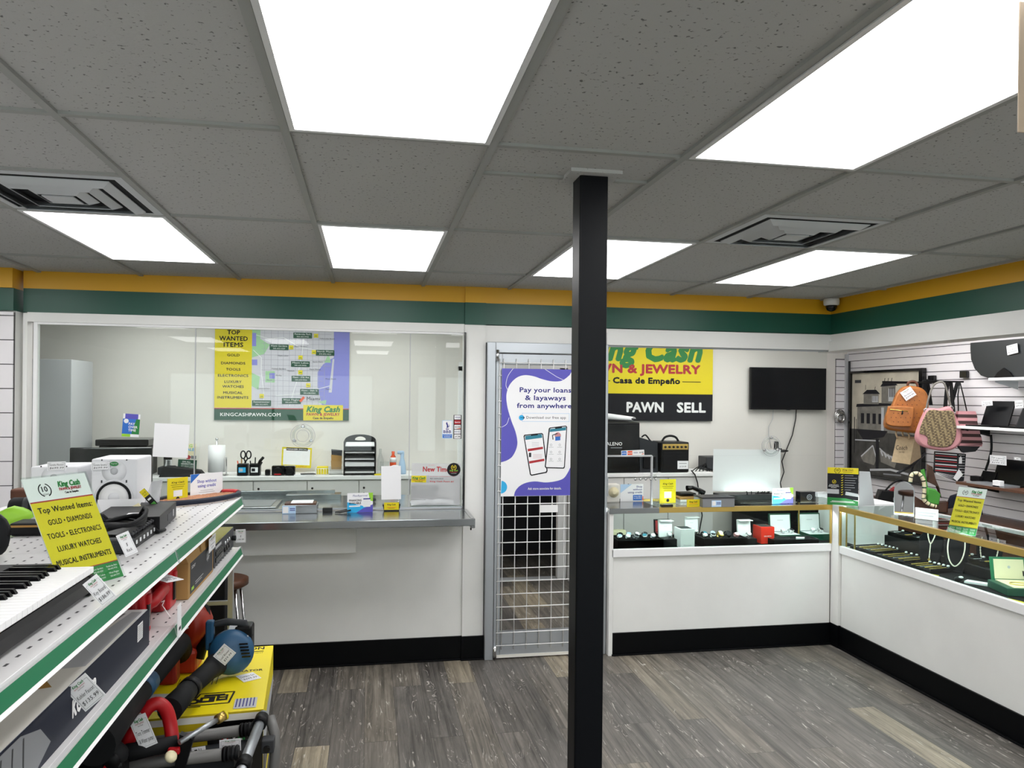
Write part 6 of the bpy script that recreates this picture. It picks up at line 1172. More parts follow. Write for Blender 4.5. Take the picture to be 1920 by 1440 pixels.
# ================================================================ GOODS BEHIND THE FRONT SHOWCASE
YB = 7.12; ZBT = 1.121
x1 = 2.607
t = thing('moving_light_case', 'tall black case with a curled white paper on top at the left end', 'case', (x1 - .2, 7.3, ZBT))
b = B(); b.box((x1 - .45, 7.15, ZBT), (x1 - .002, 7.5, 1.613), 'black', .01); b.build('body', t)
p = Panel((x1 - .44, 7.148, ZBT + .02), (x1 - .01, 7.148, ZBT + .02), (x1 - .44, 7.148, 1.592), .001, 'gloss_black'); p.t('SALENO', .60, .55, .07, 'white', 'r', fw=.42, bold=.02); p.rect(.33, .49, .60, .51, 'grey'); p.build('front_print', t)
zt = 1.613
b = B(); rings = []
for k in range(9):
    u = k / 8; a = u * 4.6; r_ = .05 - .02 * u; rings.append([(x1 - .40, 7.28 + r_ * math.cos(a), zt + .055 + r_ * math.sin(a)), (x1 - .02 + .03 * math.cos(a), 7.28 + r_ * .4 * math.cos(a), zt + .03 + r_ * .4 * math.sin(a)), (x1 - .02 + .03 * math.cos(a), 7.28 + (r_ * .4 + .002) * math.cos(a), zt + .03 + (r_ * .4 + .002) * math.sin(a)), (x1 - .40, 7.28 + (r_ + .002) * math.cos(a), zt + .055 + (r_ + .002) * math.sin(a))])
b.loft(rings, 'paper'); tag(b.build('paper_roll'), 'curled white paper lying on the tall black case', 'paper')
xa, xb = 2.613 + .008, 2.814 - .006
t = thing('camera_bag', 'black equipment bag between the tall case and the amplifier', 'bag', ((xa + xb) / 2, 7.3, ZBT))
za = 1.465; zb = 1.412; b = B(); b.hexa([(xa, 7.18, ZBT), (xb, 7.18, ZBT), (xb, 7.5, ZBT), (xa, 7.5, ZBT), (xa, 7.2, za), (xb, 7.2, zb), (xb, 7.48, zb), (xa, 7.48, za)], 'graphite'); b.build('body', t)
b = B(); b.box((xa + .03, 7.165, ZBT + .04), (xb - .03, 7.18, ZBT + .16), 'black', .01); b.build('front_pocket', t)
b = B(); b.tube(smooth([(xa + .04, 7.25, za), (xa + .08, 7.25, za + .02), (xb - .06, 7.25, zb + .02), (xb - .03, 7.25, zb)]), .008, 'black', 6); b.build('carry_strap', t)
xa, xb = 2.826, 3.120; zt = 1.421
t = thing('guitar_amplifier', 'small black guitar amplifier with a gold control panel', 'amplifier', ((xa + xb) / 2, 7.26, ZBT))
b = B(); b.box((xa, 7.15, ZBT), (xb, 7.42, zt), 'black', .014); b.build('cabinet', t)
b = B(); b.box((xa + .02, 7.146, ZBT + .02), (xb - .02, 7.151, zt - .10), 'matblack', .003); b.build('grille', t)
b = B(); b.box((xa + .015, 7.144, zt - .075), (xb - .015, 7.152, zt - .02), 'brass', .002); b.build('control_panel', t)
for k in range(6): b = B(); b.cyl((xa + .04 + .042 * k, 7.146, zt - .048), (xa + .04 + .042 * k, 7.130, zt - .048), .011, 'gloss_black', n=10); b.build('knob', t)
b = B(); b.tube(smooth([(xa + .06, 7.28, zt), (xa + .09, 7.28, zt + .04), ((xa + xb) / 2, 7.28, zt + .055), (xb - .09, 7.28, zt + .04), (xb - .06, 7.28, zt)]), .011, 'rubber', 8); b.build('handle', t)
b = Panel((xb - .125, 7.143, ZBT + .035), (xb - .012, 7.143, ZBT + .035), (xb - .125, 7.143, ZBT + .115), .001, 'paper'); b.rect(.15, .65, .85, .72, 'grey'); b.t('$129.99', .5, .2, .2, 'ink', fw=.6, shear=.2); tag(b.build('price_tag'), 'price tag on the lower right of the guitar amplifier', 'price tag', 'white handwritten price tags')
xc = xb + .15; b = B()
for k in range(4): b.tube(smooth([(xc - .1 + .04 * k, 7.2, ZBT + .006), (xc + .02 * k, 7.24, ZBT + .05 + .01 * k), (xc + .1, 7.28, ZBT + .03), (xc + .16 - .03 * k, 7.22, ZBT + .006)]), .005, 'rubber', 6)
tag(b.build('cable_heap'), 'heap of black cables on the cabinet right of the amplifier', 'cables')
b = B(); b.box((xc + .10, 7.3, ZBT), (xc + .34, 7.5, ZBT + .14), 'dgrey', .008); tag(b.build('router'), 'dark grey device partly behind the large white sheet', 'device')
b = B(); b.tube([(3.120, 7.100, 1.146), (3.160, 7.100, 1.103), (3.188, 7.100, 1.025), (3.207, 7.100, 0.893), (3.24, 7.1, .7), (3.15, 7.1, .2)], .006, 'rubber', 6); tag(b.build('power_cable'), 'black cable hanging down the cabinet front from the amplifier', 'cable')
b = B(); b.box((3.75, 7.0, 0), (4.75, 7.5, .78), 'matblack', .01); b.box((3.72, 6.98, .78), (4.78, 7.52, .81), 'black', .004); tag(b.build('desk'), 'low black desk behind the right end of the watch showcase', 'desk')

# things on the locker top behind the teller window
ZL = 1.121
c = (-1.332, 7.200, 1.156); t = thing('paper_towel_holder', 'chrome paper towel holder with a white roll behind the teller glass', 'paper towel holder', (c[0], 7.25, ZL))
b = B(); b.lathe((c[0], 7.25, ZL), (0, 0, 1), [(.10, 0), (.10, .008), (.02, .012)], 'chrome', 24); b.build('base', t); b = B(); b.lathe((c[0], 7.25, ZL + .03), (0, 0, 1), [(.02, 0), (.073, 0), (.073, .24), (.02, .24)], 'paper', 28); b.build('roll', t)
b = B(); b.cyl((c[0], 7.25, ZL), (c[0], 7.25, ZL + .32), .008, 'chrome', n=10); b.ball((c[0], 7.25, ZL + .325), .014, 'chrome'); b.tube([(c[0] + .09, 7.21, ZL + .01), (c[0] + .09, 7.21, ZL + .16), (c[0] + .082, 7.21, ZL + .17)], .006, 'chrome', 8); b.build('post', t)
def cup(u, label, m, lab=False):
    x = u; t = thing('pen_cup', label, 'pen cup', (x, 7.23, ZL), 'black pen cups'); b = B(); b.box((x - .045, 7.18, ZL), (x + .045, 7.28, ZL + .105), 'black', .006); b.build('cup', t)
    b = Panel((x - .03, 7.178, ZL + .03), (x + .03, 7.178, ZL + .03), (x - .03, 7.178, ZL + .075), .001, m); b.rect(.1, .2, .6, .8, 'lgrey' if lab else 'ink'); b.build('label', t); return x
u0, u1 = -1.103, -0.998
cup(u0, 'black pen cup with a blue label and scissors behind the teller glass', 'skyblue', True); cup(u1, 'black pen cup with a white label, the right of two', 'paper')
t = thing('scissors', 'black handled scissors standing in the left pen cup', 'scissors', (u0 + .02, 7.23, ZL + .02))
for s_ in (-1, 1): b = B(); cx = u0 + .025 + .024 * s_; b.tube([(cx + .02 * math.cos(a), 7.22, ZL + .185 + .034 * math.sin(a)) for a in [2 * PI * k / 16 for k in range(16)]], .006, 'black', 6, closed=True); b.tube([(cx - .008 * s_, 7.22, ZL + .152), (u0 + .02 - .005 * s_, 7.22, ZL + .11)], .006, 'black', 6); b.build('handle_loop', t)
b = B(); b.box((u0 + .014, 7.218, ZL + .02), (u0 + .03, 7.222, ZL + .12), 'silver'); b.build('blades', t)
for i, (dx, ln, m, tilt, lab) in enumerate(((-.03, .13, 'orange', -.02, 'orange pen in the left pen cup'), (-.015, .15, 'tan', .0, 'tan pencil in the left pen cup'), (.07, .13, 'black', -.01, 'black marker in the right pen cup, left'), (.10, .16, 'rubber', .004, 'black pen standing upright in the right pen cup'))):
    b = B(); b.tube([(u0 + dx, 7.24, ZL + .03), (u0 + dx + tilt, 7.24, ZL + ln)], .005, m, 7); tag(b.build('pen'), lab, 'pen', 'pens in the cups')
t = thing('stapler', 'black stapler leaning out of the right pen cup', 'stapler', (u1 + .02, 7.22, ZL + .06)); b = B(); b.tube([(u1 + .015, 7.2, ZL + .06), (u1 + .045, 7.2, ZL + .13), (u1 + .075, 7.2, ZL + .165)], [.010, .013, .012], 'black', 8); b.build('arm', t); b = B(); b.tube([(u1 + .03, 7.22, ZL + .06), (u1 + .06, 7.22, ZL + .12)], .007, 'dgrey', 8); b.build('base', t)
for u, w_, h_, lab in ((-0.886, .045, .055, 'small black battery standing left of the two black boxes'), (-0.794, .115, .088, 'black camera body with a red stripe behind the teller glass'), (-0.692, .09, .085, 'black camera lens right of the black camera body')):
    t = thing('camera_part', lab, 'camera', (u, 7.22, ZL), 'camera gear on the cabinet'); b = B(); b.box((u - w_ / 2, 7.18, ZL), (u + w_ / 2, 7.26, ZL + h_), 'gloss_black', .01); b.build('body', t)
    b = B(); 
    if w_ > .05: b.lathe((u, 7.18, ZL + h_ * .5), (0, -1, 0), [(h_ * .36, 0), (h_ * .36, .03), (h_ * .28, .032)], 'black', 18); b.build('lens', t)
    if w_ > .1: b = B(); b.box((u - .03, 7.147, ZL + .01), (u + .03, 7.15, ZL + .02), 'red'); b.build('stripe', t)
p = Panel((-0.797, 7.450, 1.171), (-0.527, 7.450, 1.160), (-0.799, 7.450, 1.361), .003, 'gold_print'); p.rect(.05, .14, .95, .92, 'paper'); p.rect(.14, .84, .86, .98, 'ink'); p.t('MANAGER SPECIAL', .5, .875, .07, 'white', fw=.68, bold=.02); p.t('PAWN & JEWELRY', .62, .03, .07, 'brandred', fw=.5); p.build('notice_card', None, 'yellow framed MANAGER SPECIAL card against the back wall', 'sign')
b = B(); x0 = -0.650
b.prism([(x0, 7.12), (x0 + .16, 7.11), (x0 + .17, 7.2), (x0 + .03, 7.22)], ZL, ZL + .012, 'paper'); b.prism([(x0 + .06, 7.115), (x0 + .19, 7.13), (x0 + .16, 7.2), (x0 + .05, 7.18)], ZL + .012, ZL + .02, 'dgrey'); tag(b.build('leaflet_pile'), 'loose leaflets lying in front of the MANAGER SPECIAL card', 'papers')
xa, xb = -0.467, -0.349
t = thing('wire_tray', 'white wire tray of yellow cards left of the brown envelopes', 'tray', ((xa + xb) / 2, 7.25, ZL))
b = B()
for z in (.005, .06): b.tube([(xa, 7.18, ZL + z), (xb, 7.18, ZL + z), (xb, 7.3, ZL + z), (xa, 7.3, ZL + z)], .0025, 'white', 5, closed=True)
for k in range(6): b.tube([(xa + (xb - xa) * k / 5, 7.18, ZL + .005), (xa + (xb - xa) * k / 5, 7.18, ZL + .06)], .002, 'white', 5)
b.build('wire_frame', t); b = B(); b.box((xa + .01, 7.19, ZL + .006), (xb - .01, 7.29, ZL + .075), 'gold_print', .004); b.build('card_stack', t)
xa, xb = -0.349, -0.235
t = thing('envelope_rack', 'clear rack of brown card packs left of the black file sorter', 'rack', ((xa + xb) / 2, 7.25, ZL))
for k in range(3):
    b = B(); z0, z1 = ZL + .05 + .04 * k, ZL + .13 + .05 * k; b.hexa([(xa + .02, 7.2 + .03 * k, z0), (xb - .005, 7.2 + .03 * k, z0), (xb - .005, 7.21 + .03 * k, z0), (xa + .02, 7.21 + .03 * k, z0), (xa + .015, 7.21 + .03 * k, z1), (xb, 7.21 + .03 * k, z1 - .01), (xb, 7.22 + .03 * k, z1 - .01), (xa + .015, 7.22 + .03 * k, z1)], ('kraft', 'tan', 'dgrey')[k]); b.build('card_pack', t)
b = B(); b.box((xa, 7.19, ZL), (xb, 7.3, ZL + .07), 'acrylic', .002); b.build('holder', t)
xa, xb = -0.219, 0.072; zt = 1.481
t = thing('file_sorter', 'black six tier file sorter with papers on the back cabinet', 'file sorter', ((xa + xb) / 2, 7.25, ZL))
for x in (xa, xb - .008): b = B(); b.box((x, 7.14, ZL), (x + .008, 7.42, zt - .05), 'black', .002); b.build('side', t)
w_ = xb - xa; arch = [(xa, ZL), (xb, ZL), (xb, zt - .055)] + [(xa + w_ / 2 + w_ / 2 * math.cos(a), zt - .055 + .055 * math.sin(a)) for a in [PI * k / 12 for k in range(1, 12)]] + [(xa, zt - .055)]
b = B(); b.prism(arch, 7.40, 7.41, 'black', 'y'); b.prism([(xa + w_ / 2 + .05 * math.cos(a), zt - .05 + .03 * math.sin(a) * (1 if math.sin(a) > 0 else .2)) for a in [2 * PI * k / 18 for k in range(18)]], 7.398, 7.412, 'wall_back', 'y'); b.build('back', t)
for k in range(5):
    z = ZL + .012 + (zt - .09 - ZL) * k / 5 * 1.12; b = B(); b.hexa([(xa + .008, 7.14, z), (xb - .008, 7.14, z), (xb - .008, 7.4, z + .02), (xa + .008, 7.4, z + .02), (xa + .008, 7.14, z + .008), (xb - .008, 7.14, z + .008), (xb - .008, 7.4, z + .028), (xa + .008, 7.4, z + .028)], 'black'); o = b.build('shelf', t)
    b = B(); hh_ = (.012, .04, .008, .006, .008)[k]; b.hexa([(xa + .014, 7.15, z + .009), (xb - .016, 7.15, z + .009), (xb - .016, 7.38, z + .028), (xa + .014, 7.38, z + .028), (xa + .014, 7.15, z + .009 + hh_), (xb - .016, 7.15, z + .009 + hh_ * .9), (xb - .016, 7.38, z + .028 + hh_), (xa + .014, 7.38, z + .028 + hh_)], 'paper'); b.build('paper_stack', o)
def bottle(u, label, prof, m, cap=None, group='bottles beside the file sorter'):
    t = thing('bottle', label, 'bottle', (u, 7.24, ZL), group); b = B(); b.lathe((u, 7.24, ZL), (0, 0, 1), prof, m, 16); b.build('body', t); return t
t = bottle(0.112, 'clear glass bottle beside the black file sorter', [(.03, 0), (.032, .01), (.032, .13), (.012, .19), (.012, .235)], 'acrylic')
t = bottle(0.229, 'orange and white spray can on the back cabinet', [(.028, 0), (.03, .01), (.03, .09), (.03, .15), (.012, .18), (.014, .21)], 'orange'); b = B(); b.lathe((0.229, 7.24, ZL + .11), (0, 0, 1), [(.0305, 0), (.0305, .045)], 'paper', 16); b.build('label', t)
t = bottle(0.313, 'pale blue spray freshener on the back cabinet', [(.035, 0), (.038, .02), (.03, .10), (.016, .15), (.020, .20), (.012, .215)], 'paleblue'); b = B(); x = 0.313; b.box((x - .045, 7.22, ZL + .185), (x + .012, 7.26, ZL + .215), 'paleblue', .008); b.build('trigger', t)
x = 0.245; b = B(); b.lathe((x, 7.17, ZL), (0, 0, 1), [(.03, 0), (.04, .07), (.042, .075)], 'gloss_black', 18); o = b.build('tub'); tag(o, 'small black tub in front of the orange spray can', 'tub'); b = B(); b.ball((x, 7.17, ZL + .075), (.038, .038, .014), 'paper', 12, 6); b.build('contents', o)
x = 0.111 + .02; b = B(); b.box((x - .02, 7.15, ZL), (x + .06, 7.2, ZL + .12), 'acrylic', .003); tag(b.build('clear_holder'), 'clear plastic holder right of the file sorter', 'holder')
x = 0.087; b = B(); b.box((x - .03, 7.12, ZL), (x + .04, 7.19, ZL + .012), 'gold_print', .002); tag(b.build('sticky_notes'), 'yellow sticky notes at the foot of the file sorter', 'notes')
p = Panel((-1.672, 7.300, 1.182), (-1.496, 7.300, 1.171), (-1.661, 7.300, 1.420), .003, 'offwhite'); p.rect(.05, .5, .8, .95, 'cream'); p.t('BIG', .45, .82, .1, 'lime', fw=.35, bold=.03); p.t('SALE', .5, .68, .1, 'skyblue', fw=.45, bold=.03); p.rect(0, 0, .9, .34, 'dgreen'); p.t('ON ALL', .4, .23, .06, 'white', fw=.4, bold=.02); p.t('GENERATORS', .45, .15, .06, 'white', fw=.6, bold=.02); p.t('GET READY FOR', .45, .08, .04, 'white', fw=.6); p.t('HURRICANE SEASON', .45, .02, .04, 'white', fw=.7); p.poly([(.4, .36), (.55, .36), (.6, .46), (.48, .52), (.36, .44)], 'brandred'); p.rect(.6, .38, .85, .5, 'grey'); p.build('leaflet', None, 'green and cream generator sale leaflet behind the teller glass', 'leaflet')
x = -1.584; b = B(); b.hexa([(x - .2, 7.12, ZL), (x + .16, 7.12, ZL), (x + .16, 7.3, ZL), (x - .2, 7.3, ZL), (x - .17, 7.14, ZL + .09), (x + .14, 7.14, ZL + .05), (x + .12, 7.28, ZL + .05), (x - .15, 7.28, ZL + .09)], 'rubber'); tag(b.build('laptop_bag'), 'flat black laptop bag on the cabinet below the sale leaflet', 'bag')
x = -1.766; b = B(); b.lathe((x, 7.35, ZL), (0, 0, 1), [(.035, 0), (.035, .13), (.037, .135), (.02, .15)], 'silver', 16); o = b.build('metal_tin'); tag(o, 'silver tin standing beside the black laptop bag', 'tin'); b = B(); b.lathe((x, 7.35, ZL + .135), (0, 0, 1), [(.036, 0), (.036, .03), (.0, .032)], 'black', 16); b.build('lid', o)
x = -1.816; b = B(); b.box((x - .03, 7.32, ZL), (x + .09, 7.5, ZL + .07), 'graphite', .01); tag(b.build('card_terminal'), 'dark low box right of the black printer', 'box')

# ================================================================ RIGHT SLATWALL GOODS
# painting of an old waterfront
q = [(5.105, 7.456, 1.085), (5.105, 6.544, 1.108), (5.105, 7.482, 2.140)]
bl, br, tl = (Vector(v) for v in q); bl = Vector((5.105, bl.y, bl.z)); ht = 1.06; bl.z = tl.z - ht; br = Vector((5.105, br.y, bl.z)); br.y = 6.401
t = thing('framed_painting', 'framed grey painting of an old waterfront building and boats', 'painting', (5.105, (bl.y + br.y) / 2, bl.z))
p = Panel(bl, br, (bl.x, bl.y, tl.z), .015, 'cream'); G, K_, W_ = 'dgrey', 'ink', 'lgrey'
mk('sky_wash', '#c3bcab', .8, var=.15, vscale=5); mk('water_wash', '#3a3936', .7, var=.5, vscale=9); mk('wash_grey', '#77746d', .7, var=.25, vscale=12)
p.rect(0, 0, 1, 1, 'sky_wash'); p.rect(0, 0, 1, .44, 'water_wash'); p.rect(.09, .44, .55, .69, 'wash_grey'); p.poly([(.07, .66), (.62, .68), (.60, .71), (.08, .69)], K_); p.rect(.55, .42, 1, .66, 'wash_grey')
p.rect(.19, .69, .42, .79, 'wash_grey'); p.poly([(.17, .79), (.44, .79), (.38, .83), (.24, .83)], K_); p.rect(.32, .71, .41, .77, W_); p.rect(.46, .70, .66, .87, 'wash_grey'); p.poly([(.44, .86), (.69, .87), (.64, .90), (.48, .90)], K_); p.rect(.56, .72, .65, .84, W_)
for k in range(4): p.rect(.575 + .02 * k, .76, .585 + .02 * k, .85, K_); p.rect(.15 + .09 * k, .50, .20 + .09 * k, .60, K_); p.rect(.33 + .02 * k, .72, .335 + .02 * k, .77, K_)
for k in range(3): p.line([(.50 + .05 * k, .90), (.51 + .05 * k, .94)], .008, K_)
p.rect(.46, .42, .50, .66, W_); p.line([(.22, .83), (.22, .88)], .006, K_); p.line([(.36, .83), (.37, .86)], .006, K_); p.line([(.05, .56), (.05, .2)], .012, K_); p.line([(.08, .54), (.08, .3)], .008, K_)
p.poly([(.08, .44), (.55, .44), (.5, .38), (.2, .33)], K_); p.line([(.06, .33), (.44, .34)], .012, W_); p.poly([(.16, .16), (.34, .29), (.40, .17), (.36, .10), (.2, .12)], 'wash_grey'); p.line([(.16, .17), (.34, .29), (.40, .16)], .014, W_); p.poly([(.44, .26), (.70, .19), (.66, .1), (.46, .14)], 'wash_grey'); p.line([(.44, .27), (.55, .21), (.70, .19)], .014, W_)
for k in range(4): p.line([(.46 + .05 * k, .25 - .015 * k), (.49 + .05 * k, .20 - .01 * k)], .02, W_)
p.rect(.385, .05, .43, .36, K_); p.line([(.3, .05), (.6, .08), (.85, .06)], .02, W_); p.line([(.5, .03), (.75, .04)], .014, 'grey'); p.rect(.05, .90, .15, .93, G); p.build('canvas', t)
b = B(); w_ = p.w; Mf = p.M
fb = B(Mf)
for a in ((-.02, -.02, w_ + .02, .004), (-.02, p.h - .004, w_ + .02, p.h + .02), (-.02, .004, .004, p.h - .004), (w_ + .0201, -.02, w_ + .045, p.h + .02), (w_ - .004, .004, w_ + .02, p.h - .004)): fb.box((a[0], a[1], -.016), (a[2], a[3], .028), 'gloss_black', .002)
fb.build('frame', t)
b = B(); c = (5.120, 7.268, 2.151); b.box((5.095, c[1] - .006, c[2]), (5.12, c[1] + .006, c[2] + .02), 'white'); b.build('hanger', t)
p0 = (5.090, 7.483, 1.795); b = B(); b.tube([(5.09, p0[1], 2.27), (5.09, p0[1], .95)], .012, 'dgrey', 8); o = b.build('hanging_rail'); tag(o, 'dark vertical rail in the wall corner left of the painting', 'rail')
c = (5.020, 7.481, 1.686); t = thing('handcuffs', 'shiny metal rings hanging on the slatwall in the corner', 'metal rings', (c[0], 7.54, c[2] - .07))
b = B(); 
for k in range(3):
    b = B(); b.tube([(c[0] + (.055 - .008 * k) * math.cos(a), 7.54 - .01 * k, c[2] - .012 * k + (.05 + .01 * (k == 0)) * math.sin(a)) for a in [2 * PI * j / 20 for j in range(20)]], .007 + .003 * k, 'chrome', 8, closed=True); b.build('ring', t)
b = B(); b.cyl((c[0], 7.58, c[2] + .05), (c[0], 7.52, c[2] + .055), .005, 'chrome', n=8); b.build('hook', t)

def pillow(b, outline, y0, y1, m, k=.84):
    cx = sum(x for x, _ in outline) / len(outline); cz = sum(z for _, z in outline) / len(outline); d = y1 - y0
    f = lambda y, s_: [(cx + (x - cx) * s_, y, cz + (z - cz) * s_) for x, z in outline]
    return b.loft([f(y0, k), f(y0 + d * .08, (1 + k) / 2 + .03), f(y0 + d * .25, 1), f(y1 - d * .25, 1), f(y1 - d * .08, (1 + k) / 2 + .03), f(y1, k)], m)
def rr(x0, z0, x1, z1, r, n=5):
    P = []
    for cx, cz, a0 in ((x1 - r, z0 + r, -90), (x1 - r, z1 - r, 0), (x0 + r, z1 - r, 90), (x0 + r, z0 + r, 180)):
        for k in range(n + 1): a = R(a0 + 90 * k / n); P.append((cx + r * math.cos(a), cz + r * math.sin(a)))
    return P
# tan backpack
c0 = Vector((4.740, 6.124, 1.567)); K = 0.00478; Mb = frame_rz(c0, -.55)
def L(u, v): return ((u - 1700) * K, (811 - v) * K)
t = thing('backpack', 'tan leather backpack with a dotted print hanging in front of the painting', 'backpack', tuple(c0), 'bags on the slatwall')
out = smo([L(*q) for q in ((1663, 803), (1690, 810), (1722, 811), (1731, 795), (1736, 765), (1736, 745), (1728, 730), (1712, 724), (1695, 725), (1683, 738), (1675, 760), (1666, 775))])
b = B(Mb); pillow(b, out, -.02, .14, 'leather_tan', .9); b.build('body', t)
pk = smo([L(*q) for q in ((1664, 796), (1700, 800), (1707, 795), (1710, 768), (1705, 763), (1672, 762), (1666, 768))])
b = B(Mb); pillow(b, pk, -.085, .0, 'leather_tan', .92); o = b.build('front_pocket', t)
b = B(Mb); a, c = L(1670, 768), L(1700, 771); b.tube([(a[0], -.088, a[1]), (c[0], -.088, c[1])], .004, 'gold', 6); m_ = L(1691, 770); b.tube([(m_[0], -.09, m_[1]), (m_[0] - .006, -.094, m_[1] - .035)], .005, 'rubber', 6); b.build('zip', o)
b = B(Mb); random.seed(5)
for i in range(8):
    for j in range(9):
        u = 1672 + 8 * i + 4 * (j % 2); v = 735 + 8 * j
        if v > 770 and u < 1706: y = -.0885
        elif u < 1680 + (768 - v) * .25 and v < 770: continue
        elif v < 800: y = -.024 if u < 1722 else None
        else: y = None
        if y is None or (v > 795 and u < 1706) or (764 <= v <= 772): continue
        x, z = L(u, v); b.add([(x - .005, y, z), (x, y, z - .005), (x + .005, y, z), (x, y, z + .005)], [(0, 1, 2, 3)], 'brown')
o = b.build('print_marks', t); o['kind'] = 'stuff'
b = B(Mb); a = [L(*q) for q in ((1702, 730), (1703, 718), (1712, 715), (1718, 720), (1719, 730))]; b.tube(smooth([(x, .05, z) for x, z in a]), .011, 'brown', 8); b.build('top_loop', t)
b = B(Mb); a = [L(*q) for q in ((1728, 735), (1737, 760), (1735, 790), (1727, 808))]; b.tube(smooth([(x, .13, z) for x, z in a]), .014, 'brown', 8, flat=.5); b.build('shoulder_strap', t)
a, c_, e = L(1697, 751), L(1713, 742), L(1692, 733); z_ = -.03
def LW(u, v, y): x, z = L(u, v); return Mb @ Vector((x, y, z))
price_tag('p', LW(1698, 752, -.035), LW(1715, 740, -.035), LW(1691, 734, -.04), 'white folded price tag on the tan backpack', ['Backpack', '$399.99'])
# canvas tote under it
c0 = Vector((4.780, 6.193, 1.288)); K = 0.00483; Mb = frame_rz(c0, -.45)
def L(u, v): return ((u - 1697) * K, (868 - v) * K)
t = thing('tote_bag', 'small cream canvas tote bag under the tan backpack', 'bag', tuple(c0), 'bags on the slatwall')
b = B(Mb); f = [L(*q) for q in ((1672, 866), (1703, 870), (1712, 822), (1682, 818))]; g = [L(*q) for q in ((1690, 862), (1728, 858), (1722, 820), (1700, 818))]
b.hexa([(f[0][0], -.04, f[0][1]), (f[1][0], -.05, f[1][1]), (g[1][0], .08, g[1][1]), (g[0][0], .09, g[0][1]), (f[3][0], -.01, f[3][1]), (f[2][0], -.015, f[2][1]), (g[2][0], .04, g[2][1]), (g[3][0], .045, g[3][1])], 'canvas'); b.build('body', t)
for y, us in ((-.02, (1683, 1703)), (.045, (1697, 1718))):
    b = B(Mb); a = [L(us[0], 822), L(us[0] - 3, 810), L((us[0] + us[1]) / 2 - 3, 806), L(us[1] - 2, 812), L(us[1], 823)]; b.tube(smooth([(x, y, z) for x, z in a]), .008, 'canvas', 7); b.build('handle', t)
p = Panel(Mb @ Vector((f[0][0], -.0425, f[0][1])), Mb @ Vector((f[1][0], -.0525, f[0][1])), Mb @ Vector((f[0][0], -.0125, f[3][1])), .0005, 'canvas', body=False); p.t('Coach', .56, .48, .17, 'ink', fw=.62, shear=.2); p.t('NEW YORK', .56, .36, .05, 'ink', fw=.3); p.build('lettering', t)
# pink and brown hobo bag
c0 = Vector((4.720, 5.705, 1.434)); K = 0.00449; Mb = frame_rz(c0, -.5)
def L(u, v): return ((u - 1760) * K, (845 - v) * K)
t = thing('hobo_bag', 'pink and brown shoulder bag hanging beside the backpack', 'bag', tuple(c0), 'bags on the slatwall')
out = smo([L(*q) for q in ((1722, 822), (1730, 836), (1748, 843), (1775, 845), (1792, 836), (1799, 820), (1796, 800), (1786, 775), (1778, 762), (1762, 766), (1742, 766), (1735, 778), (1727, 800))])
b = B(Mb); pillow(b, out, -.02, .11, 'pink', .9); b.build('body', t)
mk('diamond_weave', '#8d7b5c', .7); nt = MATS['diamond_weave'].node_tree; ck = nt.nodes.new('ShaderNodeTexChecker'); tc = nt.nodes.new('ShaderNodeTexCoord'); mp = nt.nodes.new('ShaderNodeMapping'); mp.inputs['Rotation'].default_value = (R(45), 0, R(20)); ck.inputs['Scale'].default_value = 55; ck.inputs['Color1'].default_value = lin('#94825f'); ck.inputs['Color2'].default_value = lin('#5d4e39')
nt.links.new(tc.outputs['Object'], mp.inputs[0]); nt.links.new(mp.outputs[0], ck.inputs[0]); nt.links.new(ck.outputs[0], nt.nodes['Principled BSDF'].inputs['Base Color'])
pn = smo([L(*q) for q in ((1742, 834), (1762, 838), (1779, 834), (1787, 815), (1786, 790), (1781, 771), (1762, 770), (1743, 769), (1735, 782), (1728, 802), (1727, 813), (1736, 816), (1741, 823))])
b = B(Mb); pillow(b, pn, -.032, .0, 'diamond_weave', .95); b.build('front_panel', t)
b = B(Mb); b.tube(smooth([(L(1739, 772)[0], .03, L(1739, 772)[1]), (L(1744, 745)[0], .03, L(1744, 745)[1]), (L(1752, 722)[0], .03, L(1752, 722)[1]), (L(1766, 716)[0], .03, L(1766, 716)[1]), (L(1773, 728)[0], .03, L(1773, 728)[1]), (L(1778, 750)[0], .03, L(1778, 750)[1]), (L(1782, 766)[0], .03, L(1782, 766)[1])]), .013, 'wash_grey', 8, flat=.6); b.build('strap', t)
b = B(Mb)
for u, v in ((1739, 770), (1781, 765)): x, z = L(u, v); b.tube([(x + .016 * math.cos(a), .02, z + .016 * math.sin(a)) for a in [2 * PI * k / 14 for k in range(14)]], .004, 'chrome', 6, closed=True)
b.build('strap_rings', t)
# striped bags
mk('stripe_brown', '#3a2222', .7); mk('stripe_navy', '#15161b', .7)
c0 = Vector((4.920, 5.628, 1.417)); K = 0.00446; Mb = frame_rz(c0, -.5)
def L(u, v): return ((u - 1812) * K, (850 - v) * K)
t = thing('striped_bag', 'brown and pink striped bag hanging behind the pink shoulder bag', 'bag', tuple(c0), 'bags on the slatwall')
rows = [(771, 1797, 1825), (777, 1796, 1827), (783, 1796, 1828), (789, 1795, 1828), (795, 1795, 1829), (801, 1795, 1830), (807, 1796, 1832), (813, 1796, 1833), (819, 1797, 1835), (825, 1798, 1836), (831, 1798, 1837), (836, 1798, 1836)]
for i, (r0, r1) in enumerate(zip(rows, rows[1:])):
    a0, a1 = L(r0[1], r0[0]), L(r0[2], r0[0]); c0_, c1 = L(r1[1], r1[0]), L(r1[2], r1[0]); b = B(Mb)
    b.hexa([(c0_[0], -.03, c0_[1]), (c1[0], -.03, c1[1]), (c1[0], .06, c1[1]), (c0_[0], .06, c0_[1]), (a0[0], -.028, a0[1]), (a1[0], -.028, a1[1]), (a1[0], .058, a1[1]), (a0[0], .058, a0[1])], 'pink' if i % 2 == 0 else 'stripe_brown'); b.build('stripe_band', t)
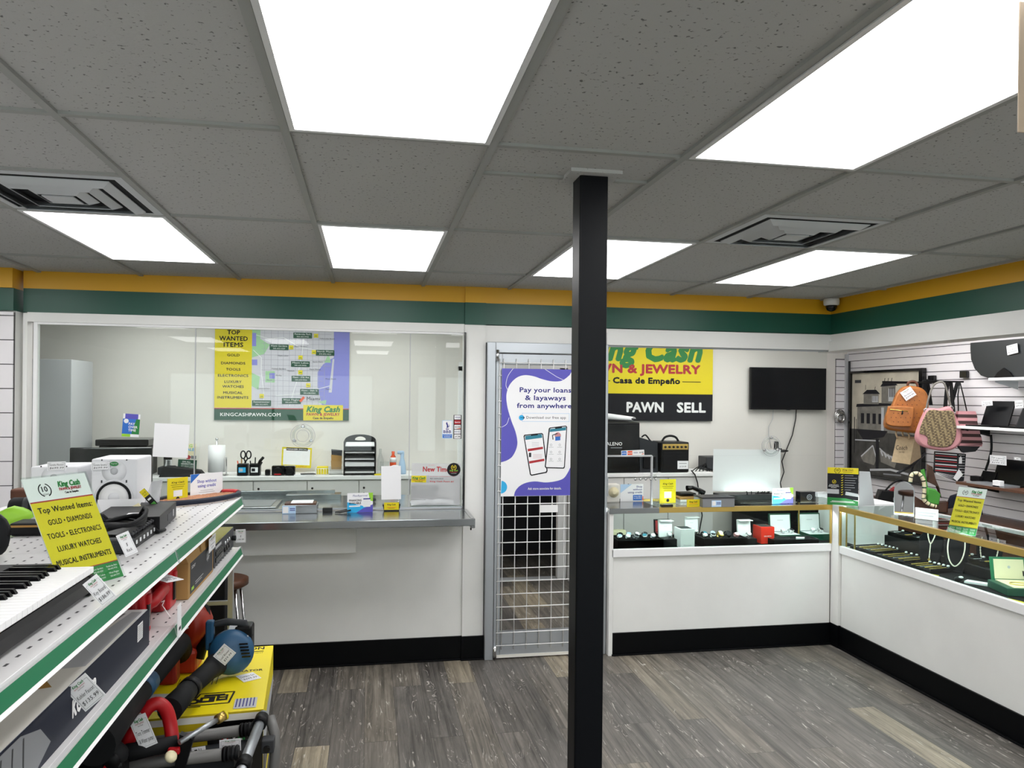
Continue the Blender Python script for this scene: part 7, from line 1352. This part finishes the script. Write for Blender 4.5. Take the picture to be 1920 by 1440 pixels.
b = B(Mb); a0, a1 = L(1797, 836), L(1836, 832); e0, e1 = L(1806, 849), L(1826, 846); b.hexa([(e0[0], -.02, e0[1]), (e1[0], -.02, e1[1]), (e1[0], .05, e1[1]), (e0[0], .05, e0[1]), (a0[0], -.03, a0[1]), (a1[0], -.03, a1[1]), (a1[0], .06, a1[1]), (a0[0], .06, a0[1])], 'stripe_navy'); b.build('bottom', t)
b = B(Mb); b.tube([(L(1798, 772)[0], .0, L(1798, 772)[1]), (L(1797, 740)[0], .0, L(1797, 740)[1]), (L(1800, 716)[0], .0, L(1800, 716)[1])], .005, 'black', 6); b.tube([(L(1812, 771)[0], .0, L(1812, 771)[1]), (L(1806, 742)[0], .0, L(1806, 742)[1]), (L(1800, 716)[0], .0, L(1800, 716)[1])], .005, 'black', 6); b.build('strap', t)
c0 = Vector((4.860, 5.758, 1.166)); K = 0.00454; Mb = frame_rz(c0, -.5)
def L(u, v): return ((u - 1778) * K, (903 - v) * K)
t = thing('striped_pouch', 'black pouch with white and red stripes hanging under the pink shoulder bag', 'bag', tuple(c0), 'bags on the slatwall')
o_ = [L(*q) for q in ((1754, 887), (1792, 903), (1803, 900), (1806, 850), (1755, 847))]
b = B(Mb); b.prism(o_, -.02, .03, 'stripe_navy', 'y'); b.build('body', t)
b = B(Mb)
for k, v in enumerate((850, 854, 860, 864, 870, 873, 879, 882)):
    x0, z0 = L(1755, v); x1, z1 = L(1791, v + 2); b.hexa([(x0, -.0215, z0 - .004), (x1, -.0215, z1 - .004), (x1, -.019, z1 - .004), (x0, -.019, z0 - .004), (x0, -.0215, z0 + .003), (x1, -.0215, z1 + .003), (x1, -.019, z1 + .003), (x0, -.019, z0 + .003)], 'paper' if k % 2 == 0 else 'brandred')
for k in range(4): x0, z0 = L(1756, 886 + 1 * k); x1, z1 = L(1790, 892 + 3.2 * k); b.tube([(x0, -.0205, z0), (x1, -.0205, z1)], .0018, 'paper', 4)
for k in range(9): x0, z0 = L(1794, 852 + 5 * k); x1, z1 = L(1804, 852 + 5 * k); b.tube([(x0, -.0205, z0), (x1, -.0205, z1)], .0018, 'paper', 4)
b.build('stripes', t)
def LW(u, v, y): x, z = L(u, v); return Mb @ Vector((x, y, z))
b = B(Mb); q_ = [L(*q) for q in ((1785, 895), (1791, 901), (1801, 888), (1794, 878))]; b.prism(q_, -.03, -.028, 'paper', 'y'); tag(b.build('price_tag'), 'white price tag hanging at the corner of the striped pouch', 'price tag', 'white handwritten price tags')
b = B(Mb); q_ = [L(*q) for q in ((1794, 868), (1799, 868), (1799, 858), (1797, 854), (1794, 858))]; b.prism(q_, -.03, -.028, 'paper', 'y'); tag(b.build('price_tag'), 'narrow white tag hanging on the upper right of the striped pouch', 'price tag', 'white handwritten price tags')
# hanging arms
t = thing('bag_rack', 'black bag rack with holding the bags on the slatwall', 'rack', (5.000, 5.987, 2.012))
b = B(); 
a = (5.100, 6.268, 2.057); c = (5.100, 5.879, 2.086)
for q in (a, c): b = B(); b.box((5.095, q[1] - .04, q[2] - .03), (5.125, q[1] + .04, q[2] + .03), 'gloss_black', .004); b.build('wall_plate', t)
b = B(); z_ = 2.019; b.box((4.60, a[1] - .01, z_ - .01), (5.10, a[1] + .01, z_ + .01), 'black', .003); b.build('arm', t); b = B(); b.box((4.70, c[1] - .01, z_ - .005), (5.10, c[1] + .01, z_ + .01), 'black', .003); b.build('arm', t); b = B(); b.box((4.93, c[1], z_ - .008), (4.95, a[1] + .3, z_ + .008), 'black', .003); b.build('cross_bar', t)
t = thing('hanging_straps', 'black straps hanging behind the pink shoulder bag', 'straps', (5.000, 5.921, 1.885), 'black hanging straps')
for k, (pa, pb) in enumerate((((4.990, 5.937, 2.021), (4.990, 5.965, 1.767)), ((4.970, 5.875, 2.019), (4.970, 5.841, 1.760)), ((4.980, 5.807, 2.018), (4.980, 5.896, 1.769)), ((4.990, 6.186, 2.049), (4.990, 6.136, 1.812)), ((4.980, 6.208, 2.049), (4.980, 6.179, 1.908)))):
    pa, pb = Vector(pa), Vector(pb); b = B(); w_ = Vector((.0, -.02, 0)); b.hexa([pb - w_, pb + w_, pb + w_ + Vector((.006, 0, 0)), pb - w_ + Vector((.006, 0, 0)), pa - w_, pa + w_, pa + w_ + Vector((.006, 0, 0)), pa - w_ + Vector((.006, 0, 0))], 'rubber'); b.build('strap', t)
# lower arm with bags: black handbag, scarf bag, green bag, purple bag
t = thing('bag_rack', 'grey bag rack arm below the canvas tote', 'rack', (4.900, 6.326, 1.241))
pa, pb = Vector((5.080, 6.309, 1.365)), Vector((4.700, 6.186, 1.198)); b = B(); b.tube([pa, Vector((4.900, 6.241, 1.264)), pb], .012, 'dgrey', 8); b.build('arm', t); b = B(); b.tube([Vector((4.900, 6.241, 1.264)), Vector((4.900, 6.295, 1.097))], .01, 'dgrey', 8); b.build('drop_rod', t)
c0 = Vector((4.620, 6.212, 0.911)); K = 0.00482; Mb = frame_rz(c0, -.4)
def L(u, v): return ((u - 1664) * K, (946 - v) * K)
t = thing('handbag', 'black handbag with a red lining standing behind the table mirror', 'bag', tuple(c0), 'bags on the slatwall')
b = B(Mb); o_ = [L(*q) for q in ((1643, 942), (1690, 949), (1692, 921), (1650, 919))]; pillow(b, o_, -.06, .08, 'black', .95); b.build('body', t)
b = B(Mb); o_ = [L(*q) for q in ((1668, 921), (1690, 923), (1688, 914), (1676, 913))]; b.prism(o_, -.02, .05, 'dred', 'y'); b.build('lining', t)
b = B(Mb); b.tube(smooth([(L(u, v)[0], -.03, L(u, v)[1]) for u, v in ((1655, 924), (1668, 908), (1682, 899), (1690, 903), (1692, 915))]), .008, 'black', 8); b.build('handle', t)
p = Panel(Mb @ Vector((L(1668, 940)[0], -.064, L(1668, 940)[1])), Mb @ Vector((L(1678, 940)[0], -.064, L(1668, 940)[1])), Mb @ Vector((L(1668, 940)[0], -.064, L(1668, 928)[1])), .0004, 'black', body=False); p.t('K', .5, .2, .6, 'silver', fw=.5); p.build('emblem', t)
c0 = Vector((4.700, 5.767, 0.963)); K = 0.00453; Mb = frame_rz(c0, -.5)
def L(u, v): return ((u - 1745) * K, (948 - v) * K)
t = thing('green_bag', 'bright green handbag on the staff shelf behind the mirror', 'bag', tuple(c0), 'bags on the slatwall')
b = B(Mb); pillow(b, [L(*q) for q in ((1737, 942), (1757, 946), (1760, 925), (1752, 917), (1738, 914))], -.05, .06, 'midgreen', .85); b.build('body', t)
b = B(Mb); b.hexa([(L(1733, 925)[0], 0, L(1733, 925)[1]), (L(1742, 925)[0], 0, L(1742, 925)[1]), (L(1742, 925)[0], .02, L(1742, 925)[1]), (L(1733, 925)[0], .02, L(1733, 925)[1]), (L(1728, 882)[0], 0, L(1728, 882)[1]), (L(1734, 880)[0], 0, L(1734, 880)[1]), (L(1734, 880)[0], .02, L(1734, 880)[1]), (L(1728, 882)[0], .02, L(1728, 882)[1])], 'midgreen'); b.build('strap', t)
b = B(Mb); pillow(b, [L(*q) for q in ((1742, 905), (1762, 915), (1766, 935), (1756, 900), (1750, 876), (1742, 872))], .06, .12, 'walnut', .9); b.build('purse_behind', t)
t = thing('scarf_handle', 'checked scarf wrapped around a bag handle beside the green handbag', 'scarf', tuple(c0), 'bags on the slatwall')
pts = smooth([(L(u, v)[0], -.06, L(u, v)[1]) for u, v in ((1708, 905), (1711, 890), (1722, 888), (1730, 900), (1732, 920), (1731, 935), (1740, 944), (1752, 948))], 5)
b = B(Mb); b.tube(pts, .016, 'cream', 8); b.build('wrap', t)
for k in range(0, len(pts) - 1, 3): b = B(Mb); b.tube([pts[k], Vector(pts[k]).lerp(Vector(pts[k + 1]), .55)], .0175, 'black' if k % 2 else 'dgreen', 8); b.build('band', t)
b = B(Mb); pillow(b, [L(*q) for q in ((1700, 945), (1735, 960), (1775, 960), (1775, 940), (1740, 945), (1715, 930))], .0, .12, 'walnut', .9); tag(b.build('brown_bag'), 'dark brown bag lying below the green handbag', 'bag', 'bags on the slatwall')
b = B(Mb); pillow(b, [L(*q) for q in ((1772, 955), (1796, 950), (1794, 925), (1782, 930))], .05, .12, 'navy', .85); tag(b.build('navy_bag'), 'dark navy bag behind the wanted-items sign', 'bag', 'bags on the slatwall')
b = B(); b.box((4.55, 3.5, 0), (5.12, 6.9, .90), 'walnut', .004); tag(b.build('back_counter'), 'dark low counter along the slatwall behind the long showcase', 'counter')
# shelves on the slatwall
def wallshelf(label, z, xf, y0, y1, m, yb):
    t = thing('wall_shelf', label, 'shelf', ((xf + 5.12) / 2, (y0 + y1) / 2, z - .02), 'slatwall shelves'); b = B(); b.box((xf, y0, z - .022), (5.125, y1, z), m, .002); b.build('board', t)
    for y in yb: b = B(); b.hexa([(xf + .05, y, z - .035), (5.12, y, z - .09), (5.12, y + .008, z - .09), (xf + .05, y + .008, z - .035), (xf + .05, y, z - .023), (5.12, y, z - .023), (5.12, y + .008, z - .023), (xf + .05, y + .008, z - .023)], 'lgrey' if z > 2 else 'gloss_black'); b.build('bracket', t)
    return t
ZS1, ZS2, ZS3 = 2.040, 1.648, 1.189
yA, yB_, yC = 5.339, 5.663, 5.580
wallshelf('white top shelf on the slatwall carrying the snowboard', ZS1, 4.86, 3.6, yA, 'white', [yA - .02, 4.4]); wallshelf('white middle shelf on the slatwall carrying laptops', ZS2, 4.82, 3.6, yB_, 'white', [5.6, 4.4]); wallshelf('dark wood lower shelf on the slatwall', ZS3, 4.78, 3.6, yC, 'wood_shelf', [5.5, 4.4])
# snowboard on edge
yn, zt = 5.756, 2.352; zb = ZS1
prof = [(3.9, zb), (yn - .22, zb), (yn - .12, zb + .03), (yn - .05, zb + .09), (yn - .01, zb + .17), (yn, zb + .26), (yn, zt), (3.9, zt)]
t = thing('snowboard', 'dark snowboard with a rounded tip leaning on the top shelf', 'snowboard', (5.07, 4.9, zb)); b = B(); b.prism(prof, 5.06, 5.085, 'snowboard', 'x'); b.build('board', t)
b = B(); yy = 5.390; b.prism([(yy - .10, zb + .002), (yy + .10, zb + .002), (yy + .06, zb + .05), (yy, zb + .085), (yy - .06, zb + .05)], 5.045, 5.058, 'black', 'x'); b.build('print', t)
price_tag('n', (5.045, 5.350, 2.226), (5.045, 5.246, 2.242), (5.045, 5.361, 2.300), 'price tag on the dark snowboard', ['Snow Board', '$199.99'])
# laptops and tablets on the middle shelf
def screen(label, q, thick=.012, base=None, name='laptop', cat='laptop'):
    bl, br, tl = (Vector(v) for v in q); t = thing(name, label, cat, tuple((bl + br) / 2), 'laptops on the slatwall shelves'); p = Panel(bl, br, tl, thick, 'black'); p.rect(.03, .05, .97, .96, 'screen'); p.build('screen', t)
    if base: n = p.n; n = Vector((n.x, n.y, 0)).normalized(); b = B(); a, c = bl + n * base, br + n * base; s_ = Vector((0, 0, .012)); b.hexa([a, c, br, bl, a + s_, c + s_, br + s_, bl + s_], 'black'); b.build('keyboard_base', t)
    return t
y0, y1 = 5.549, 5.274; zt = 1.856
screen('open black laptop at the left end of the middle shelf', [(4.98, y0, ZS2 + .001), (4.98, y1, ZS2 + .001), (5.05, y0, zt)], .012, .14)
y0, y1 = 5.202, 4.85; zt2 = 1.803
screen('black laptop with a tag at the right edge of the middle shelf', [(4.98, y0, ZS2 + .001), (4.98, y1, ZS2 + .001), (5.05, y0, zt2)], .012, .14)
price_tag('w', (4.960, 5.512, 1.811), (4.960, 5.402, 1.821), (4.960, 5.491, 1.855), 'price tag on the left laptop of the middle shelf', ['Laptop', '$199.99'], head=False)
price_tag('w', (4.950, 5.172, 1.799), (4.950, 5.093, 1.805), (4.950, 5.173, 1.862), 'price tag on the right laptop of the middle shelf', ['Chromebook', '$79.99'], head=False)
b = B(); b.tube(smooth([(5.000, 5.459, 1.581), (5.000, 5.452, 1.473), (5.000, 5.473, 1.384), (5.000, 5.511, 1.285)]), .009, 'rubber', 8); tag(b.build('power_cable'), 'black cable hanging from the middle shelf to the lower shelf', 'cable')
y0, y1 = 5.411, 5.106; zt = 1.391
screen('large dark monitor on the wooden lower shelf', [(4.97, y0, ZS3 + .001), (4.97, y1, ZS3 + .001), (5.03, y0, zt)], .02, .05, 'computer_monitor', 'monitor')
price_tag('x', (4.930, 5.391, 1.348), (4.930, 5.227, 1.350), (4.930, 5.386, 1.422), 'large price tag on the dark monitor of the lower shelf', ['HP Laptop', '16GB ram', '$249.99'], head=False)
price_tag('x', (4.930, 5.157, 1.402), (4.930, 5.092, 1.403), (4.930, 5.157, 1.423), 'small white tag on the top edge of the dark monitor', ['$99'], head=False)
y0, y1 = 5.527, 5.383; screen('small black tablet standing left of the dark monitor', [(4.95, y0, ZS3 + .001), (4.95, y1, ZS3 + .001), (4.99, y0, 1.282)], .01, None, 'tablet', 'tablet')
yy = 5.550; b = B(); b.box((4.93, yy - .05, ZS3), (4.99, yy + .05, ZS3 + .045), 'matblack', .006); tag(b.build('desk_speaker'), 'small black box at the left end of the wooden shelf', 'speaker')
yy = 5.317; b = B(); b.hexa([(4.79, yy + .16, ZS3), (4.79, yy - .22, ZS3), (4.93, yy - .22, ZS3), (4.93, yy + .1, ZS3), (4.79, yy + .16, ZS3 + .012), (4.79, yy - .22, ZS3 + .012), (4.93, yy - .22, ZS3 + .016), (4.93, yy + .1, ZS3 + .016)], 'alu'); tag(b.build('closed_laptop'), 'silver closed laptop lying on the wooden lower shelf', 'laptop', 'laptops on the slatwall shelves')
b = B(); b.box((4.79, 5.14, ZS3), (4.83, 5.21, ZS3 + .05), 'paper', .002); tag(b.build('card_tag'), 'white tag at the right edge of the wooden shelf', 'tag')
b = B(); b.tube(smooth([(5.080, 5.658, 0.986), (5.080, 5.640, 0.944), (5.080, 5.634, 0.886), (5.080, 5.610, 0.814), (5.08, 5.75, .935)]), .008, 'rubber', 8); tag(b.build('power_cable'), 'black cable on the slatwall below the wooden shelf', 'cable')
